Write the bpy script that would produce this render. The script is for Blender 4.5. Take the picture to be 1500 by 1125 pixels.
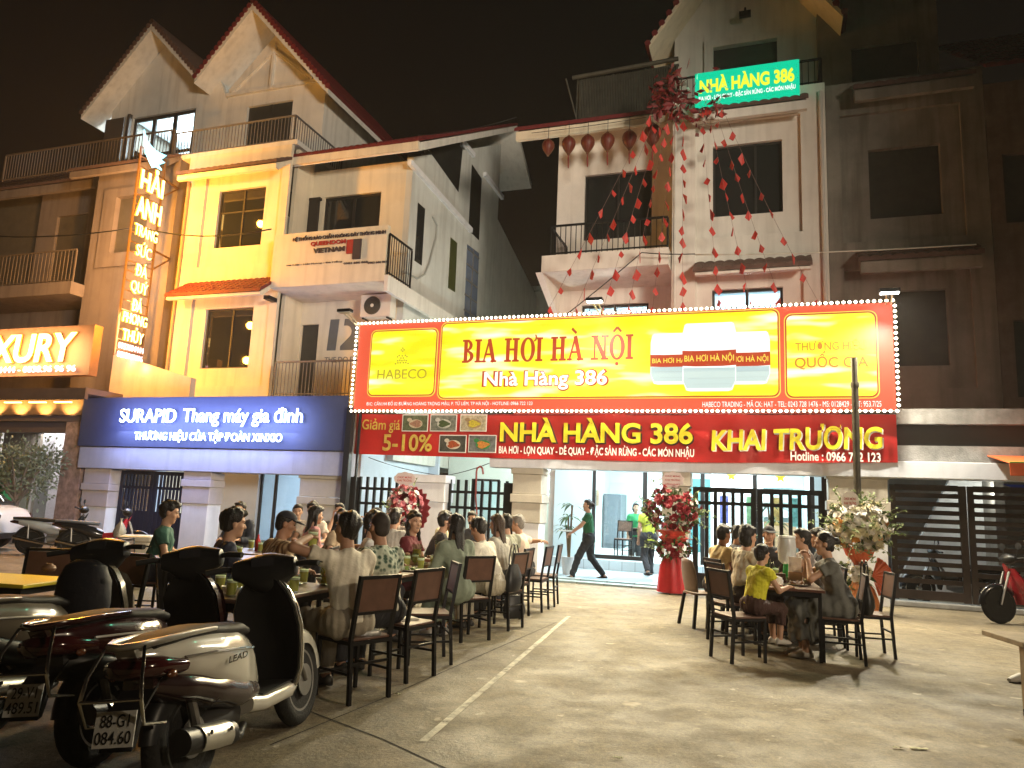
import bpy, bmesh, math, random
import numpy as np
from math import sin, cos, pi, radians, sqrt, atan2, exp
from mathutils import Vector, Matrix, Euler
for _o in list(bpy.data.objects): bpy.data.objects.remove(_o)
random.seed(7); np.random.seed(7)
SC = bpy.context.scene; COL = SC.collection

# ------------------------------------------------------------------ camera
PITCH, ROLL, CAMH = radians(9.27), radians(2.5), 1.5
_f = Vector((0, cos(PITCH), sin(PITCH))); _u = Vector((0, -sin(PITCH), cos(PITCH)))
_r = cos(ROLL)*Vector((1, 0, 0)) + sin(ROLL)*_u; _v = -sin(ROLL)*Vector((1, 0, 0)) + cos(ROLL)*_u
cam = bpy.data.objects.new('camera', bpy.data.cameras.new('camera')); COL.objects.link(cam)
cam.data.sensor_width = 36; cam.data.lens = 36*1090/1500; cam.data.clip_end = 2000; cam.data.clip_start = 0.05
cam.matrix_world = Matrix(((_r.x, _v.x, -_f.x, 0), (_r.y, _v.y, -_f.y, 0), (_r.z, _v.z, -_f.z, CAMH), (0, 0, 0, 1)))
SC.camera = cam

# ------------------------------------------------------------------ sky (night, brown city glow) and exposure
W_ = bpy.data.worlds.new('World'); SC.world = W_; W_.use_nodes = True
nt = W_.node_tree; bg = nt.nodes['Background']
sky = nt.nodes.new('ShaderNodeTexSky'); sky.sky_type = 'NISHITA'; sky.sun_disc = False
sky.sun_elevation = radians(-8); sky.sun_rotation = radians(200)
tc = nt.nodes.new('ShaderNodeTexCoord'); sx = nt.nodes.new('ShaderNodeSeparateXYZ'); nt.links.new(tc.outputs['Generated'], sx.inputs[0])
rp = nt.nodes.new('ShaderNodeValToRGB'); nt.links.new(sx.outputs['Z'], rp.inputs[0])
rp.color_ramp.elements[0].color = (0.32, 0.2, 0.13, 1); rp.color_ramp.elements[0].position = 0.02
rp.color_ramp.elements[1].color = (0.035, 0.03, 0.03, 1); rp.color_ramp.elements[1].position = 0.62
ad = nt.nodes.new('ShaderNodeMixRGB'); ad.blend_type = 'ADD'; ad.inputs[0].default_value = 1
nt.links.new(rp.outputs[0], ad.inputs[1]); nt.links.new(sky.outputs[0], ad.inputs[2]); nt.links.new(ad.outputs[0], bg.inputs['Color'])
bg.inputs['Strength'].default_value = 0.03
SC.view_settings.view_transform = 'Standard'; SC.view_settings.look = 'None'; SC.view_settings.gamma = 1; SC.view_settings.exposure = 0.55
SC.view_settings.use_curve_mapping = False
SC.cycles.use_denoising = True
try: SC.cycles.denoiser = 'OPENIMAGEDENOISE'
except Exception: pass
SC.cycles.max_bounces = 6; SC.cycles.diffuse_bounces = 3; SC.cycles.glossy_bounces = 3; SC.cycles.transmission_bounces = 5
SC.cycles.transparent_max_bounces = 8; SC.cycles.sample_clamp_indirect = 4; SC.cycles.caustics_reflective = False; SC.cycles.caustics_refractive = False
SC.cycles.use_light_tree = True

# ------------------------------------------------------------------ street-front frame: u along the row of houses, y into them, z up
TH = radians(19.3)
FO = Vector((3.6702, 14.9852, 0)); FA = Vector((cos(TH), -sin(TH), 0)); FN = Vector((sin(TH), cos(TH), 0))
def Wf(u, y, z): return FO + FA*u + FN*y + Vector((0, 0, z))
def light(name, kind, loc, power, col, target=None, size=1.0, size_y=None, spot=None, blend=0.5):
    L = bpy.data.lights.new(name, kind); L.energy = power; L.color = col
    if kind == 'AREA':
        L.size = size
        if size_y: L.shape = 'RECTANGLE'; L.size_y = size_y
    else: L.shadow_soft_size = size
    if kind == 'SPOT': L.spot_size = radians(spot or 90); L.spot_blend = blend
    o = bpy.data.objects.new(name, L); COL.objects.link(o); o.location = loc
    if target is not None: o.rotation_euler = (Vector(target) - Vector(loc)).to_track_quat('-Z', 'Y').to_euler()
    return o

# ------------------------------------------------------------------ materials
_MC = {}
def M(name, col=(.5, .5, .5), rough=.6, metal=0, var=.12, scale=3., bump=0., bscale=40., emit=None, es=0., coat=0., streak=0., trans=0., alpha=1., ior=1.45, dirt=None):
    if name in _MC: return _MC[name]
    m = bpy.data.materials.new(name); m.use_nodes = True; n = m.node_tree.nodes; l = m.node_tree.links; b = n['Principled BSDF']
    b.inputs['Roughness'].default_value = rough; b.inputs['Metallic'].default_value = metal; b.inputs['Base Color'].default_value = (*col, 1)
    b.inputs['Coat Weight'].default_value = coat; b.inputs['Transmission Weight'].default_value = trans; b.inputs['IOR'].default_value = ior; b.inputs['Alpha'].default_value = alpha
    if emit: b.inputs['Emission Color'].default_value = (*emit, 1); b.inputs['Emission Strength'].default_value = es
    t = n.new('ShaderNodeTexCoord')
    if var > 0:
        no = n.new('ShaderNodeTexNoise'); no.inputs['Scale'].default_value = scale; no.inputs['Detail'].default_value = 6; no.inputs['Roughness'].default_value = .65
        l.new(t.outputs['Object'], no.inputs['Vector'])
        mr = n.new('ShaderNodeMapRange'); mr.inputs[1].default_value = .3; mr.inputs[2].default_value = .7; mr.inputs[3].default_value = 1 - var; mr.inputs[4].default_value = 1 + var*.6
        l.new(no.outputs['Fac'], mr.inputs[0])
        mx = n.new('ShaderNodeMixRGB'); mx.blend_type = 'MULTIPLY'; mx.inputs[0].default_value = 1; mx.inputs[1].default_value = (*col, 1); l.new(mr.outputs[0], mx.inputs[2])
        src = mx.outputs[0]
        if streak > 0:
            mp = n.new('ShaderNodeMapping'); mp.inputs['Scale'].default_value = (2.2, 2.2, .16); l.new(t.outputs['Object'], mp.inputs[0])
            n2 = n.new('ShaderNodeTexNoise'); n2.inputs['Scale'].default_value = 2.2; n2.inputs['Detail'].default_value = 7; l.new(mp.outputs[0], n2.inputs['Vector'])
            m2 = n.new('ShaderNodeMapRange'); m2.inputs[1].default_value = .48; m2.inputs[2].default_value = .75; m2.inputs[3].default_value = 0; m2.inputs[4].default_value = streak; l.new(n2.outputs['Fac'], m2.inputs[0])
            x2 = n.new('ShaderNodeMixRGB'); l.new(m2.outputs[0], x2.inputs[0]); l.new(src, x2.inputs[1]); x2.inputs[2].default_value = (*(dirt or (col[0]*.45, col[1]*.42, col[2]*.38)), 1); src = x2.outputs[0]
        l.new(src, b.inputs['Base Color'])
        m3 = n.new('ShaderNodeMapRange'); m3.inputs[3].default_value = max(.02, rough - .08); m3.inputs[4].default_value = min(1, rough + .1); l.new(no.outputs['Fac'], m3.inputs[0]); l.new(m3.outputs[0], b.inputs['Roughness'])
    if bump > 0:
        nb = n.new('ShaderNodeTexNoise'); nb.inputs['Scale'].default_value = bscale; nb.inputs['Detail'].default_value = 5; l.new(t.outputs['Object'], nb.inputs['Vector'])
        bp = n.new('ShaderNodeBump'); bp.inputs['Strength'].default_value = bump; bp.inputs['Distance'].default_value = .02; l.new(nb.outputs['Fac'], bp.inputs['Height']); l.new(bp.outputs[0], b.inputs['Normal'])
    _MC[name] = m; return m
def ME(name, col, s):                                            # a surface that gives off light
    if name in _MC: return _MC[name]
    m = bpy.data.materials.new(name); m.use_nodes = True; n = m.node_tree.nodes; b = n['Principled BSDF']
    b.inputs['Base Color'].default_value = (col[0]*.5, col[1]*.5, col[2]*.5, 1); b.inputs['Roughness'].default_value = .4
    b.inputs['Emission Color'].default_value = (*col, 1); b.inputs['Emission Strength'].default_value = s
    if name.startswith('lit_'): b.inputs['Base Color'].default_value = (col[0]*.1, col[1]*.1, col[2]*.1, 1); b.inputs['Emission Strength'].default_value = s*.71
    _MC[name] = m; return m
def MG(name, tint=(.9, .95, .95), refl=.12, opac=.0):            # thin window glass: see-through with a reflection
    if name in _MC: return _MC[name]
    m = bpy.data.materials.new(name); m.use_nodes = True; n = m.node_tree.nodes; l = m.node_tree.links; n.remove(n['Principled BSDF'])
    tr = n.new('ShaderNodeBsdfTransparent'); tr.inputs[0].default_value = (*tint, 1); gl = n.new('ShaderNodeBsdfGlossy'); gl.inputs['Roughness'].default_value = .02
    fr = n.new('ShaderNodeLayerWeight'); fr.inputs[0].default_value = .5; pw = n.new('ShaderNodeMath'); pw.operation = 'POWER'; pw.inputs[1].default_value = 4; l.new(fr.outputs['Facing'], pw.inputs[0]); mr = n.new('ShaderNodeMapRange'); mr.inputs[3].default_value = refl*.4; mr.inputs[4].default_value = .75; l.new(pw.outputs[0], mr.inputs[0]); mx = n.new('ShaderNodeMixShader'); l.new(mr.outputs[0], mx.inputs[0]); l.new(tr.outputs[0], mx.inputs[1]); l.new(gl.outputs[0], mx.inputs[2])
    l.new(mx.outputs[0], n['Material Output'].inputs[0]); _MC[name] = m; return m

# ------------------------------------------------------------------ mesh builder
class MB:
    def __init__(s): s.v = []; s.f = []; s.m = []
    def add(s, vs, fs, mi=0):
        k = len(s.v); s.v += [tuple(p) for p in vs]; s.f += [tuple(i + k for i in f) for f in fs]; s.m += [mi]*len(fs); return s
    def box(s, x0, x1, y0, y1, z0, z1, mi=0):
        return s.add([(x0, y0, z0), (x1, y0, z0), (x1, y1, z0), (x0, y1, z0), (x0, y0, z1), (x1, y0, z1), (x1, y1, z1), (x0, y1, z1)],
                     [(0, 3, 2, 1), (4, 5, 6, 7), (0, 1, 5, 4), (1, 2, 6, 5), (2, 3, 7, 6), (3, 0, 4, 7)], mi)
    def bar(s, a, b, w, h=None, mi=0, up=(0, 0, 1)):
        a, b = Vector(a), Vector(b); h = h or w; d = (b - a).normalized(); upv = Vector(up)
        if abs(d.dot(upv)) > .97: upv = Vector((0, 1, 0))
        x = d.cross(upv).normalized()*w/2; y = x.cross(d).normalized()*h/2
        return s.add([a-x-y, a+x-y, a+x+y, a-x+y, b-x-y, b+x-y, b+x+y, b-x+y], [(0, 3, 2, 1), (4, 5, 6, 7), (0, 1, 5, 4), (1, 2, 6, 5), (2, 3, 7, 6), (3, 0, 4, 7)], mi)
    def tube(s, pts, r, n=8, mi=0, closed=False, sq=1.0):
        pts = [Vector(p) for p in pts]; N = len(pts); rr = r if isinstance(r, (list, tuple)) else [r]*N
        vs = []; px = None
        for i, p in enumerate(pts):
            a = pts[i-1] if (i > 0 or closed) else p; b = pts[(i+1) % N] if (i < N-1 or closed) else p
            d = (b - a).normalized()
            if px is None:
                px = d.orthogonal().normalized()
            px = (px - d*px.dot(d)); px = px.normalized() if px.length > 1e-6 else d.orthogonal().normalized(); py = d.cross(px)
            for k in range(n):
                t = 2*pi*k/n; vs.append(p + (px*cos(t) + py*sin(t)*sq)*rr[i])
        fs = []
        for i in range(N if closed else N-1):
            j = (i+1) % N
            for k in range(n): fs.append((i*n+k, i*n+(k+1) % n, j*n+(k+1) % n, j*n+k))
        if not closed: fs += [tuple(range(n-1, -1, -1)), tuple((N-1)*n+k for k in range(n))]
        return s.add(vs, fs, mi)
    def lathe(s, prof, c=(0, 0, 0), n=16, mi=0, axis='z', sx=1, sy=1):
        vs = []
        for r, z in prof:
            for k in range(n):
                t = 2*pi*k/n; x, y = r*cos(t)*sx, r*sin(t)*sy
                p = (x, y, z) if axis == 'z' else ((z, x, y) if axis == 'x' else (x, z, y))
                vs.append((p[0]+c[0], p[1]+c[1], p[2]+c[2]))
        N = len(prof); fs = [(i*n+k, i*n+(k+1) % n, (i+1)*n+(k+1) % n, (i+1)*n+k) for i in range(N-1) for k in range(n)]
        if prof[0][0] > 1e-5: fs.append(tuple(range(n-1, -1, -1)))
        if prof[-1][0] > 1e-5: fs.append(tuple((N-1)*n+k for k in range(n)))
        return s.add(vs, fs, mi)
    def loft(s, rings, mi=0, cap=True, close=True):
        n = len(rings[0]); vs = [p for r in rings for p in r]; fs = []
        for i in range(len(rings)-1):
            for k in range(n if close else n-1): fs.append((i*n+k, i*n+(k+1) % n, (i+1)*n+(k+1) % n, (i+1)*n+k))
        if cap and close: fs += [tuple(range(n-1, -1, -1)), tuple((len(rings)-1)*n+k for k in range(n))]
        return s.add(vs, fs, mi)
    def prism(s, poly, y0, y1, mi=0, plane='xz'):                # outline in a plane given a thickness
        n = len(poly)
        def P(a, b, t): return (a, t, b) if plane == 'xz' else ((t, a, b) if plane == 'yz' else (a, b, t))
        return s.add([P(a, b, y0) for a, b in poly] + [P(a, b, y1) for a, b in poly],
                     [tuple(range(n)), tuple(range(2*n-1, n-1, -1))] + [(i, i+n, (i+1) % n+n, (i+1) % n) for i in range(n)], mi)
    def quad(s, a, b, c, d, mi=0): return s.add([a, b, c, d], [(0, 1, 2, 3)], mi)
    def wall(s, u0, u1, z0, z1, y0, y1, holes=(), mi=0):         # upright wall with openings; holes = (u0,u1,z0,z1)
        us = sorted({u0, u1} | {max(u0, min(u1, h[i])) for h in holes for i in (0, 1)}); zs = sorted({z0, z1} | {max(z0, min(z1, h[i])) for h in holes for i in (2, 3)})
        def hole(a, b): return any(h[0] < a < h[1] and h[2] < b < h[3] for h in holes)
        for i in range(len(us)-1):
            for j in range(len(zs)-1):
                a, b, c, d = us[i], us[i+1], zs[j], zs[j+1]
                if hole((a+b)/2, (c+d)/2): continue
                s.quad((a, y0, c), (b, y0, c), (b, y0, d), (a, y0, d), mi); s.quad((b, y1, c), (a, y1, c), (a, y1, d), (b, y1, d), mi)
        for h in list(holes) + [None]:
            a, b, c, d = (u0, u1, z0, z1) if h is None else (max(u0, h[0]), min(u1, h[1]), max(z0, h[2]), min(z1, h[3]))
            s.quad((a, y0, c), (a, y0, d), (a, y1, d), (a, y1, c), mi); s.quad((b, y0, c), (b, y1, c), (b, y1, d), (b, y0, d), mi)
            s.quad((a, y0, d), (b, y0, d), (b, y1, d), (a, y1, d), mi); s.quad((a, y0, c), (a, y1, c), (b, y1, c), (b, y0, c), mi)
        return s
    def xform(s, mat):
        s.v = [tuple(mat @ Vector(p)) for p in s.v]; return s
    def merge(s, o, mat=None, mi=None):
        k = len(s.v); s.v += [tuple(mat @ Vector(p)) if mat else p for p in o.v]; s.f += [tuple(i+k for i in f) for f in o.f]; s.m += [m if mi is None else mi for m in o.m]; return s
ORG = {}
def obj(name, mb, mat, parent=None, smooth=None, bevel=0, label=None, kind=None, sub=0):
    org = ORG.get(parent.name, (0, 0, 0)) if parent else (0, 0, 0)
    me = bpy.data.meshes.new(name)
    vs = [(p[0]-org[0], p[1]-org[1], p[2]-org[2]) for p in mb.v] if any(org) else mb.v
    me.from_pydata(vs, [], mb.f)
    mats = mat if isinstance(mat, (list, tuple)) else [mat]
    for m in mats: me.materials.append(m)
    if len(mats) > 1: me.polygons.foreach_set('material_index', mb.m)
    if smooth is not None:
        me.polygons.foreach_set('use_smooth', [True]*len(me.polygons))
        if smooth < 180: me.set_sharp_from_angle(angle=radians(smooth))
    me.update()
    o = bpy.data.objects.new(name, me); COL.objects.link(o)
    if parent: o.parent = parent; ORG[o.name] = org
    if bevel:
        b = o.modifiers.new('edge', 'BEVEL'); b.width = bevel; b.segments = 2; b.limit_method = 'ANGLE'; b.angle_limit = radians(50)
    if sub:
        b = o.modifiers.new('soft', 'SUBSURF'); b.levels = sub; b.render_levels = sub
    if label: o['label'] = label
    if kind: o['kind'] = kind
    return o
def tag(o, label, cat, group=None, kind=None):
    o['label'] = label; o['category'] = cat
    if group: o['group'] = group
    if kind: o['kind'] = kind
    return o
def thing(name, label, cat, loc=(0, 0, 0), rz=0, group=None, rot=None):
    o = bpy.data.objects.new(name, None); COL.objects.link(o); o.location = loc; o.rotation_euler = rot or (0, 0, rz); o.empty_display_size = .1
    return tag(o, label, cat, group)
def fthing(name, label, cat, org, group=None):                    # a thing in the street-front frame, parts given in u,y,z
    o = thing(name, label, cat, Wf(*org), -TH, group); ORG[o.name] = org; return o
def fmesh(name, label, cat, mb, mat, org, group=None, **k):       # the same for a thing that is one mesh
    mb.v = [(p[0]-org[0], p[1]-org[1], p[2]-org[2]) for p in mb.v]
    o = obj(name, mb, mat, None, **k); o.location = Wf(*org); o.rotation_euler = (0, 0, -TH); ORG[o.name] = org
    return tag(o, label, cat, group)
def fstruct(name, mb, mat, **k):
    o = obj(name, mb, mat, None, **k); o.location = FO; o.rotation_euler = (0, 0, -TH); o['kind'] = 'structure'; return o
def dup(root, loc, rz=None, label=None, group=None, scale=None, rot=None):
    r = root.copy(); COL.objects.link(r); r.location = loc
    if rz is not None: r.rotation_euler = (0, 0, rz)
    if rot is not None: r.rotation_euler = rot
    if scale: r.scale = (scale,)*3
    if label: r['label'] = label
    if group: r['group'] = group
    for ch in root.children:
        c = ch.copy(); COL.objects.link(c); c.parent = r
        for g in ch.children:
            d = g.copy(); COL.objects.link(d); d.parent = c
    return r
# ------------------------------------------------------------------ lettering: text turned into a thin mesh
def text(name, s, mat, parent, w, h, frame, ext=.01, bold=0., shear=0., wave=None):
    """frame = (origin, right, up, out); text centred on origin, fitted to w x h (w or h may be None)"""
    cu = bpy.data.curves.new('t', 'FONT'); cu.body = s; cu.size = 1; cu.extrude = 0; cu.offset = bold; cu.shear = shear; cu.align_x = 'CENTER'; cu.space_line = .95; cu.resolution_u = 4
    ob = bpy.data.objects.new('t', cu); COL.objects.link(ob)
    me = bpy.data.meshes.new_from_object(ob.evaluated_get(bpy.context.evaluated_depsgraph_get()))
    vs = [v.co.copy() for v in me.vertices]; fs = [tuple(p.vertices) for p in me.polygons]
    bpy.data.objects.remove(ob); bpy.data.curves.remove(cu); bpy.data.meshes.remove(me)
    if not vs: return None
    x0, x1 = min(v.x for v in vs), max(v.x for v in vs); y0, y1 = min(v.y for v in vs), max(v.y for v in vs)
    kx = w/(x1-x0) if w else None; ky = h/(y1-y0) if h else None
    kx = kx or ky; ky = ky or kx
    o, r, up, out = [Vector(q) for q in frame]; mb = MB(); n = len(vs)
    pts = []
    for v in vs:
        a, b = (v.x-(x0+x1)/2)*kx, (v.y-(y0+y1)/2)*ky
        c = wave(a) if wave else 0
        pts.append((a, b, c))
    front = [o + r*a + up*b + out*(ext+c) for a, b, c in pts]
    ed = {}
    for f in fs:
        for i in range(len(f)):
            e = (f[i], f[(i+1) % len(f)]); ed[e] = ed.get(e, 0)+1
    mb.add(front, fs)
    if ext > .004:
        mb.add(front + [o + r*a + up*b + out*c for a, b, c in pts], [(b, a, a+n, b+n) for a, b in ed if (b, a) not in ed])
    return obj(name, mb, mat, parent)
def front_frame(u, y, z): return ((u, y, z), (1, 0, 0), (0, 0, 1), (0, -1, 0))
def rrect(x0, x1, z0, z1, r=.05, n=5, corners=(1, 1, 1, 1)):
    out = []
    for k, (cx, cz, a0) in enumerate(((x1-r, z1-r, 0), (x0+r, z1-r, 90), (x0+r, z0+r, 180), (x1-r, z0+r, 270))):
        if corners[k]:
            for i in range(n+1): t = radians(a0+90*i/n); out.append((cx+r*cos(t), cz+r*sin(t)))
        else: out.append(((x1, z1), (x0, z1), (x0, z0), (x1, z0))[k])
    return out
def ell(cx, cz, a, b, n=24): return [(cx+a*cos(2*pi*i/n), cz+b*sin(2*pi*i/n)) for i in range(n)]
def pix(px, py): return (_f*1090 + _r*(px-750) + _v*(562.5-py))
def P(px, py, y=0.):                                              # pixel of the photograph -> u,z on the upright plane y
    d = pix(px, py); t = ((FO - Vector((0, 0, CAMH))).dot(FN) + y)/d.dot(FN); q = Vector((0, 0, CAMH)) + d*t - FO
    return q.dot(FA), q.z
def Q(px, py, u):                                                 # the same on a side wall u
    d = pix(px, py); t = ((FO - Vector((0, 0, CAMH))).dot(FA) + u)/d.dot(FA); q = Vector((0, 0, CAMH)) + d*t - FO
    return q.dot(FN), q.z
def R(x0, x1, y0, y1, y=0.):
    a, b = P(x0, (y0+y1)/2, y)[0], P(x1, (y0+y1)/2, y)[0]; c, d = P((x0+x1)/2, y1, y)[1], P((x0+x1)/2, y0, y)[1]
    return a, b, c, d
def G(px, py, z=0.):                                              # pixel -> point on the level z
    d = pix(px, py); t = (z-CAMH)/d.z; return Vector((0, 0, CAMH)) + d*t

# ------------------------------------------------------------------ ground
def ground_material():
    m = bpy.data.materials.new('worn_concrete'); m.use_nodes = True; n = m.node_tree.nodes; l = m.node_tree.links; b = n['Principled BSDF']
    t = n.new('ShaderNodeTexCoord')
    def noise(sc, det=6, ro=.6):
        x = n.new('ShaderNodeTexNoise'); x.inputs['Scale'].default_value = sc; x.inputs['Detail'].default_value = det; x.inputs['Roughness'].default_value = ro; l.new(t.outputs['Object'], x.inputs['Vector']); return x.outputs['Fac']
    def ramp(src, *st):
        r = n.new('ShaderNodeValToRGB'); l.new(src, r.inputs[0]); e = r.color_ramp.elements
        while len(e) < len(st): e.new(.5)
        for k, (p, c) in enumerate(st): e[k].position = p; e[k].color = (*c, 1)
        return r.outputs[0]
    def mix(kind, f, a, c):
        x = n.new('ShaderNodeMixRGB'); x.blend_type = kind
        if isinstance(f, float): x.inputs[0].default_value = f
        else: l.new(f, x.inputs[0])
        for i, s in ((1, a), (2, c)):
            if isinstance(s, tuple): x.inputs[i].default_value = (*s, 1)
            else: l.new(s, x.inputs[i])
        return x.outputs[0]
    base = ramp(noise(.55, 8, .68), (.34, (.18, .148, .095)), (.5, (.24, .20, .132)), (.66, (.305, .258, .175)))
    fine = ramp(noise(38, 6, .8), (.3, (.55, .55, .55)), (.7, (1.25, 1.25, 1.25)))
    c = mix('MULTIPLY', 1., base, fine)
    c = mix('MULTIPLY', 1., c, ramp(noise(7, 12, .8), (.36, (.62, .6, .56)), (.5, (1, 1, 1)), (.64, (1.25, 1.22, 1.16))))
    c = mix('MULTIPLY', 1., c, ramp(noise(150, 3, .8), (.36, (.6, .58, .55)), (.6, (1.12, 1.12, 1.12))))
    c = mix('MIX', ramp(noise(5.5, 4, .6), (.66, (0, 0, 0)), (.70, (.75, .75, .75))), c, (.45, .39, .29))
    spots = ramp(noise(2.3, 3, .5), (.66, (0, 0, 0)), (.72, (1, 1, 1)))
    c = mix('MIX', spots, c, (.40, .34, .24))
    stain = ramp(noise(1.1, 9, .75), (.34, (1, 1, 1)), (.44, (0, 0, 0)))
    c = mix('MIX', stain, c, (.12, .09, .052))
    l.new(c, b.inputs['Base Color'])
    rr = ramp(noise(1.7, 5, .6), (.35, (.55,)*3), (.7, (.85,)*3)); l.new(rr, b.inputs['Roughness'])
    bp = n.new('ShaderNodeBump'); bp.inputs['Strength'].default_value = .6; bp.inputs['Distance'].default_value = .015; l.new(noise(26, 6, .7), bp.inputs['Height']); l.new(bp.outputs[0], b.inputs['Normal'])
    return m
gm = MB(); gm.quad((-300, -60, 0), (300, -60, 0), (300, 400, 0), (-300, 400, 0))
obj('ground', gm, ground_material(), kind='structure')
def strip(name, pts, w, z, mat):
    mb = MB()
    for a, b in zip(pts[:-1], pts[1:]):
        a, b = Vector(a), Vector(b); d = (b-a).normalized(); s = Vector((-d.y, d.x, 0))*w/2
        mb.quad((a.x-s.x, a.y-s.y, z), (b.x-s.x, b.y-s.y, z), (b.x+s.x, b.y+s.y, z), (a.x+s.x, a.y+s.y, z))
    o = obj(name, mb, mat); o['kind'] = 'structure'; return o
def worn_paint():
    m = M('worn_white_paint', (.62, .58, .47), .7, var=.25, scale=9); n = m.node_tree.nodes; l = m.node_tree.links
    no = n.new('ShaderNodeTexNoise'); no.inputs['Scale'].default_value = 7; no.inputs['Detail'].default_value = 8; no.inputs['Roughness'].default_value = .75
    tt = n.new('ShaderNodeTexCoord'); l.new(tt.outputs['Object'], no.inputs['Vector'])
    mr = n.new('ShaderNodeMapRange'); mr.inputs[1].default_value = .26; mr.inputs[2].default_value = .56; l.new(no.outputs['Fac'], mr.inputs[0]); l.new(mr.outputs[0], n['Principled BSDF'].inputs['Alpha']); return m
a, b = G(833, 903), G(619, 1087)
strip('painted_line', [a, b], .055, .004, worn_paint())
jm = M('joint_dark', (.045, .038, .03), .9)
strip('pavement_joint', [G(455, 1043), G(560, 1083), G(655, 1127)], .012, .003, jm)
strip('pavement_joint', [G(395, 1092), G(560, 1024), G(700, 962), G(815, 912)], .012, .003, jm)
strip('pavement_joint', [G(1300, 905), G(1400, 930), G(1520, 958)], .012, .003, M('joint_pale', (.45, .41, .33), .9))
strip('pavement_joint', [G(640, 860), G(1000, 905), G(1300, 940)], .008, .003, jm)

# ------------------------------------------------------------------ building materials
WHITE = M('white_stucco', (.72, .69, .62), .85, var=.10, scale=1.3, bump=.12, bscale=60, streak=.35)
CREAM = M('cream_stucco', (.74, .66, .50), .85, var=.10, scale=1.1, bump=.12, bscale=60, streak=.3)
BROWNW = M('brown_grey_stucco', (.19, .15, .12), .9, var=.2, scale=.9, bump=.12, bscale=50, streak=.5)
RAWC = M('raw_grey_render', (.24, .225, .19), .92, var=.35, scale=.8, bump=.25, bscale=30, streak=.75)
PALEB = M('pale_beam_paint', (.74, .76, .82), .7, var=.08, scale=2, streak=.25)
STONE = M('beige_stone_cladding', (.50, .45, .37), .8, var=.15, scale=2.5, bump=.2)
WPAINT = M('white_column_paint', (.76, .76, .78), .7, var=.08, streak=.2)
TILE = M('red_clay_tile', (.15, .02, .022), .6, var=.35, scale=9)
DTILE = M('dark_clay_tile', (.12, .07, .055), .7, var=.3, scale=9)
FRAME = M('dark_window_frame', (.035, .032, .03), .45, metal=.3, var=.1)
BLACKM = M('black_powder_coat', (.014, .014, .016), .42, metal=.35, var=.15, scale=8)
GREYM = M('grey_railing_paint', (.20, .19, .185), .5, metal=.3, var=.15)
DGLASS = M('dark_glass', (.02, .022, .022), .04, var=0, coat=.5)
DOORD = M('dark_door_panel', (.045, .045, .04), .35, var=.2)
CONCR = M('grey_patchy_concrete', (.40, .39, .37), .9, var=.3, scale=2, bump=.2, streak=.5)
GLASS = MG('clear_glass')

def tile_roof(mb, u0, u1, y0, z0, y1, z1, pitch=.22, amp=.035, rows=6, thick=.05, mi=0):
    n = max(2, int((u1-u0)/pitch*6)); rw = []
    for j in range(rows+1):
        for e in ((0, 1) if 0 < j < rows else (0,)):
            f = j/rows; st = .03*(1-e) if j > 0 else 0
            rw.append((y0+(y1-y0)*f, z0+(z1-z0)*f - (.0 if e else .0) + (.028 if (e == 1) else 0)))
    rw = []
    for j in range(rows):
        f0, f1 = j/rows, (j+1)/rows
        rw += [(y0+(y1-y0)*f0, z0+(z1-z0)*f0+.03), (y0+(y1-y0)*f1, z0+(z1-z0)*f1)]
    vs = []
    for yy, zz in rw:
        for i in range(n+1):
            t = 2*pi*i/6.; vs.append((u0+(u1-u0)*i/n, yy, zz+amp*abs(sin(t/2))**.8))
    W = n+1; fs = [(a*W+i, a*W+i+1, (a+1)*W+i+1, (a+1)*W+i) for a in range(len(rw)-1) for i in range(n)]
    mb.add(vs, fs, mi)
    k = [(u0, y0, z0-thick), (u1, y0, z0-thick), (u1, y1, z1-thick), (u0, y1, z1-thick)]
    mb.add(k, [(3, 2, 1, 0)], mi)
    low = [vs[i] for i in range(W)]; mb.add(low + [(p[0], p[1], z0-thick) for p in low], [(i, i+W, i+1+W, i+1) for i in range(n)], mi)
    for i0, uu in ((0, u0), (n, u1)):
        e = [vs[a*W+i0] for a in range(len(rw))]; mb.add(e + [(uu, p[1], z0-thick+(z1-z0)*(p[1]-y0)/(y1-y0)) for p in e], [(i, i+1, i+1+len(e), i+len(e)) for i in range(len(e)-1)], mi)
def eave(par, u0, u1, y0, z0, y1, z1, tile=TILE, fas=WHITE, fh=.2, name='eave', **k):
    b = MB(); tile_roof(b, u0, u1, y0, z0, y1, z1, **k); o = obj(name, b, tile, par, smooth=40)
    b = MB(); b.prism([(y0+.05, z0-.055), (y0+.05, z0-.055-fh), (y0+.17, z0-.055-fh), (y1, z1-.12-fh*.3), (y1, z1-.057)], u0+.04, u1-.04, plane='yz'); obj('fascia', b, fas, o); return o
def window(par, u0, u1, z0, z1, y, depth=.12, mull=(.5,), trans=(), fr=.05, fm=None, gm=None, panem=None, name='window'):
    yy = y+depth; b = MB()
    b.box(u0, u0+fr, yy-.03, yy+.03, z0, z1); b.box(u1-fr, u1, yy-.03, yy+.03, z0, z1); b.box(u0+fr, u1-fr, yy-.03, yy+.03, z1-fr, z1); b.box(u0+fr, u1-fr, yy-.03, yy+.03, z0, z0+fr)
    for q in mull: uu = u0+(u1-u0)*q; b.box(uu-fr*.55, uu+fr*.55, yy-.035, yy+.035, z0+fr, z1-fr)
    for q in trans: zz = z0+(z1-z0)*q; b.box(u0+fr, u1-fr, yy-.024, yy+.024, zz-fr*.4, zz+fr*.4)
    o = obj(name, b, fm or FRAME, par)
    g = MB(); g.box(u0+fr*.5, u1-fr*.5, yy-.006, yy+.006, z0+fr*.5, z1-fr*.5); obj('pane', g, gm or DGLASS, o); return o
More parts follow.
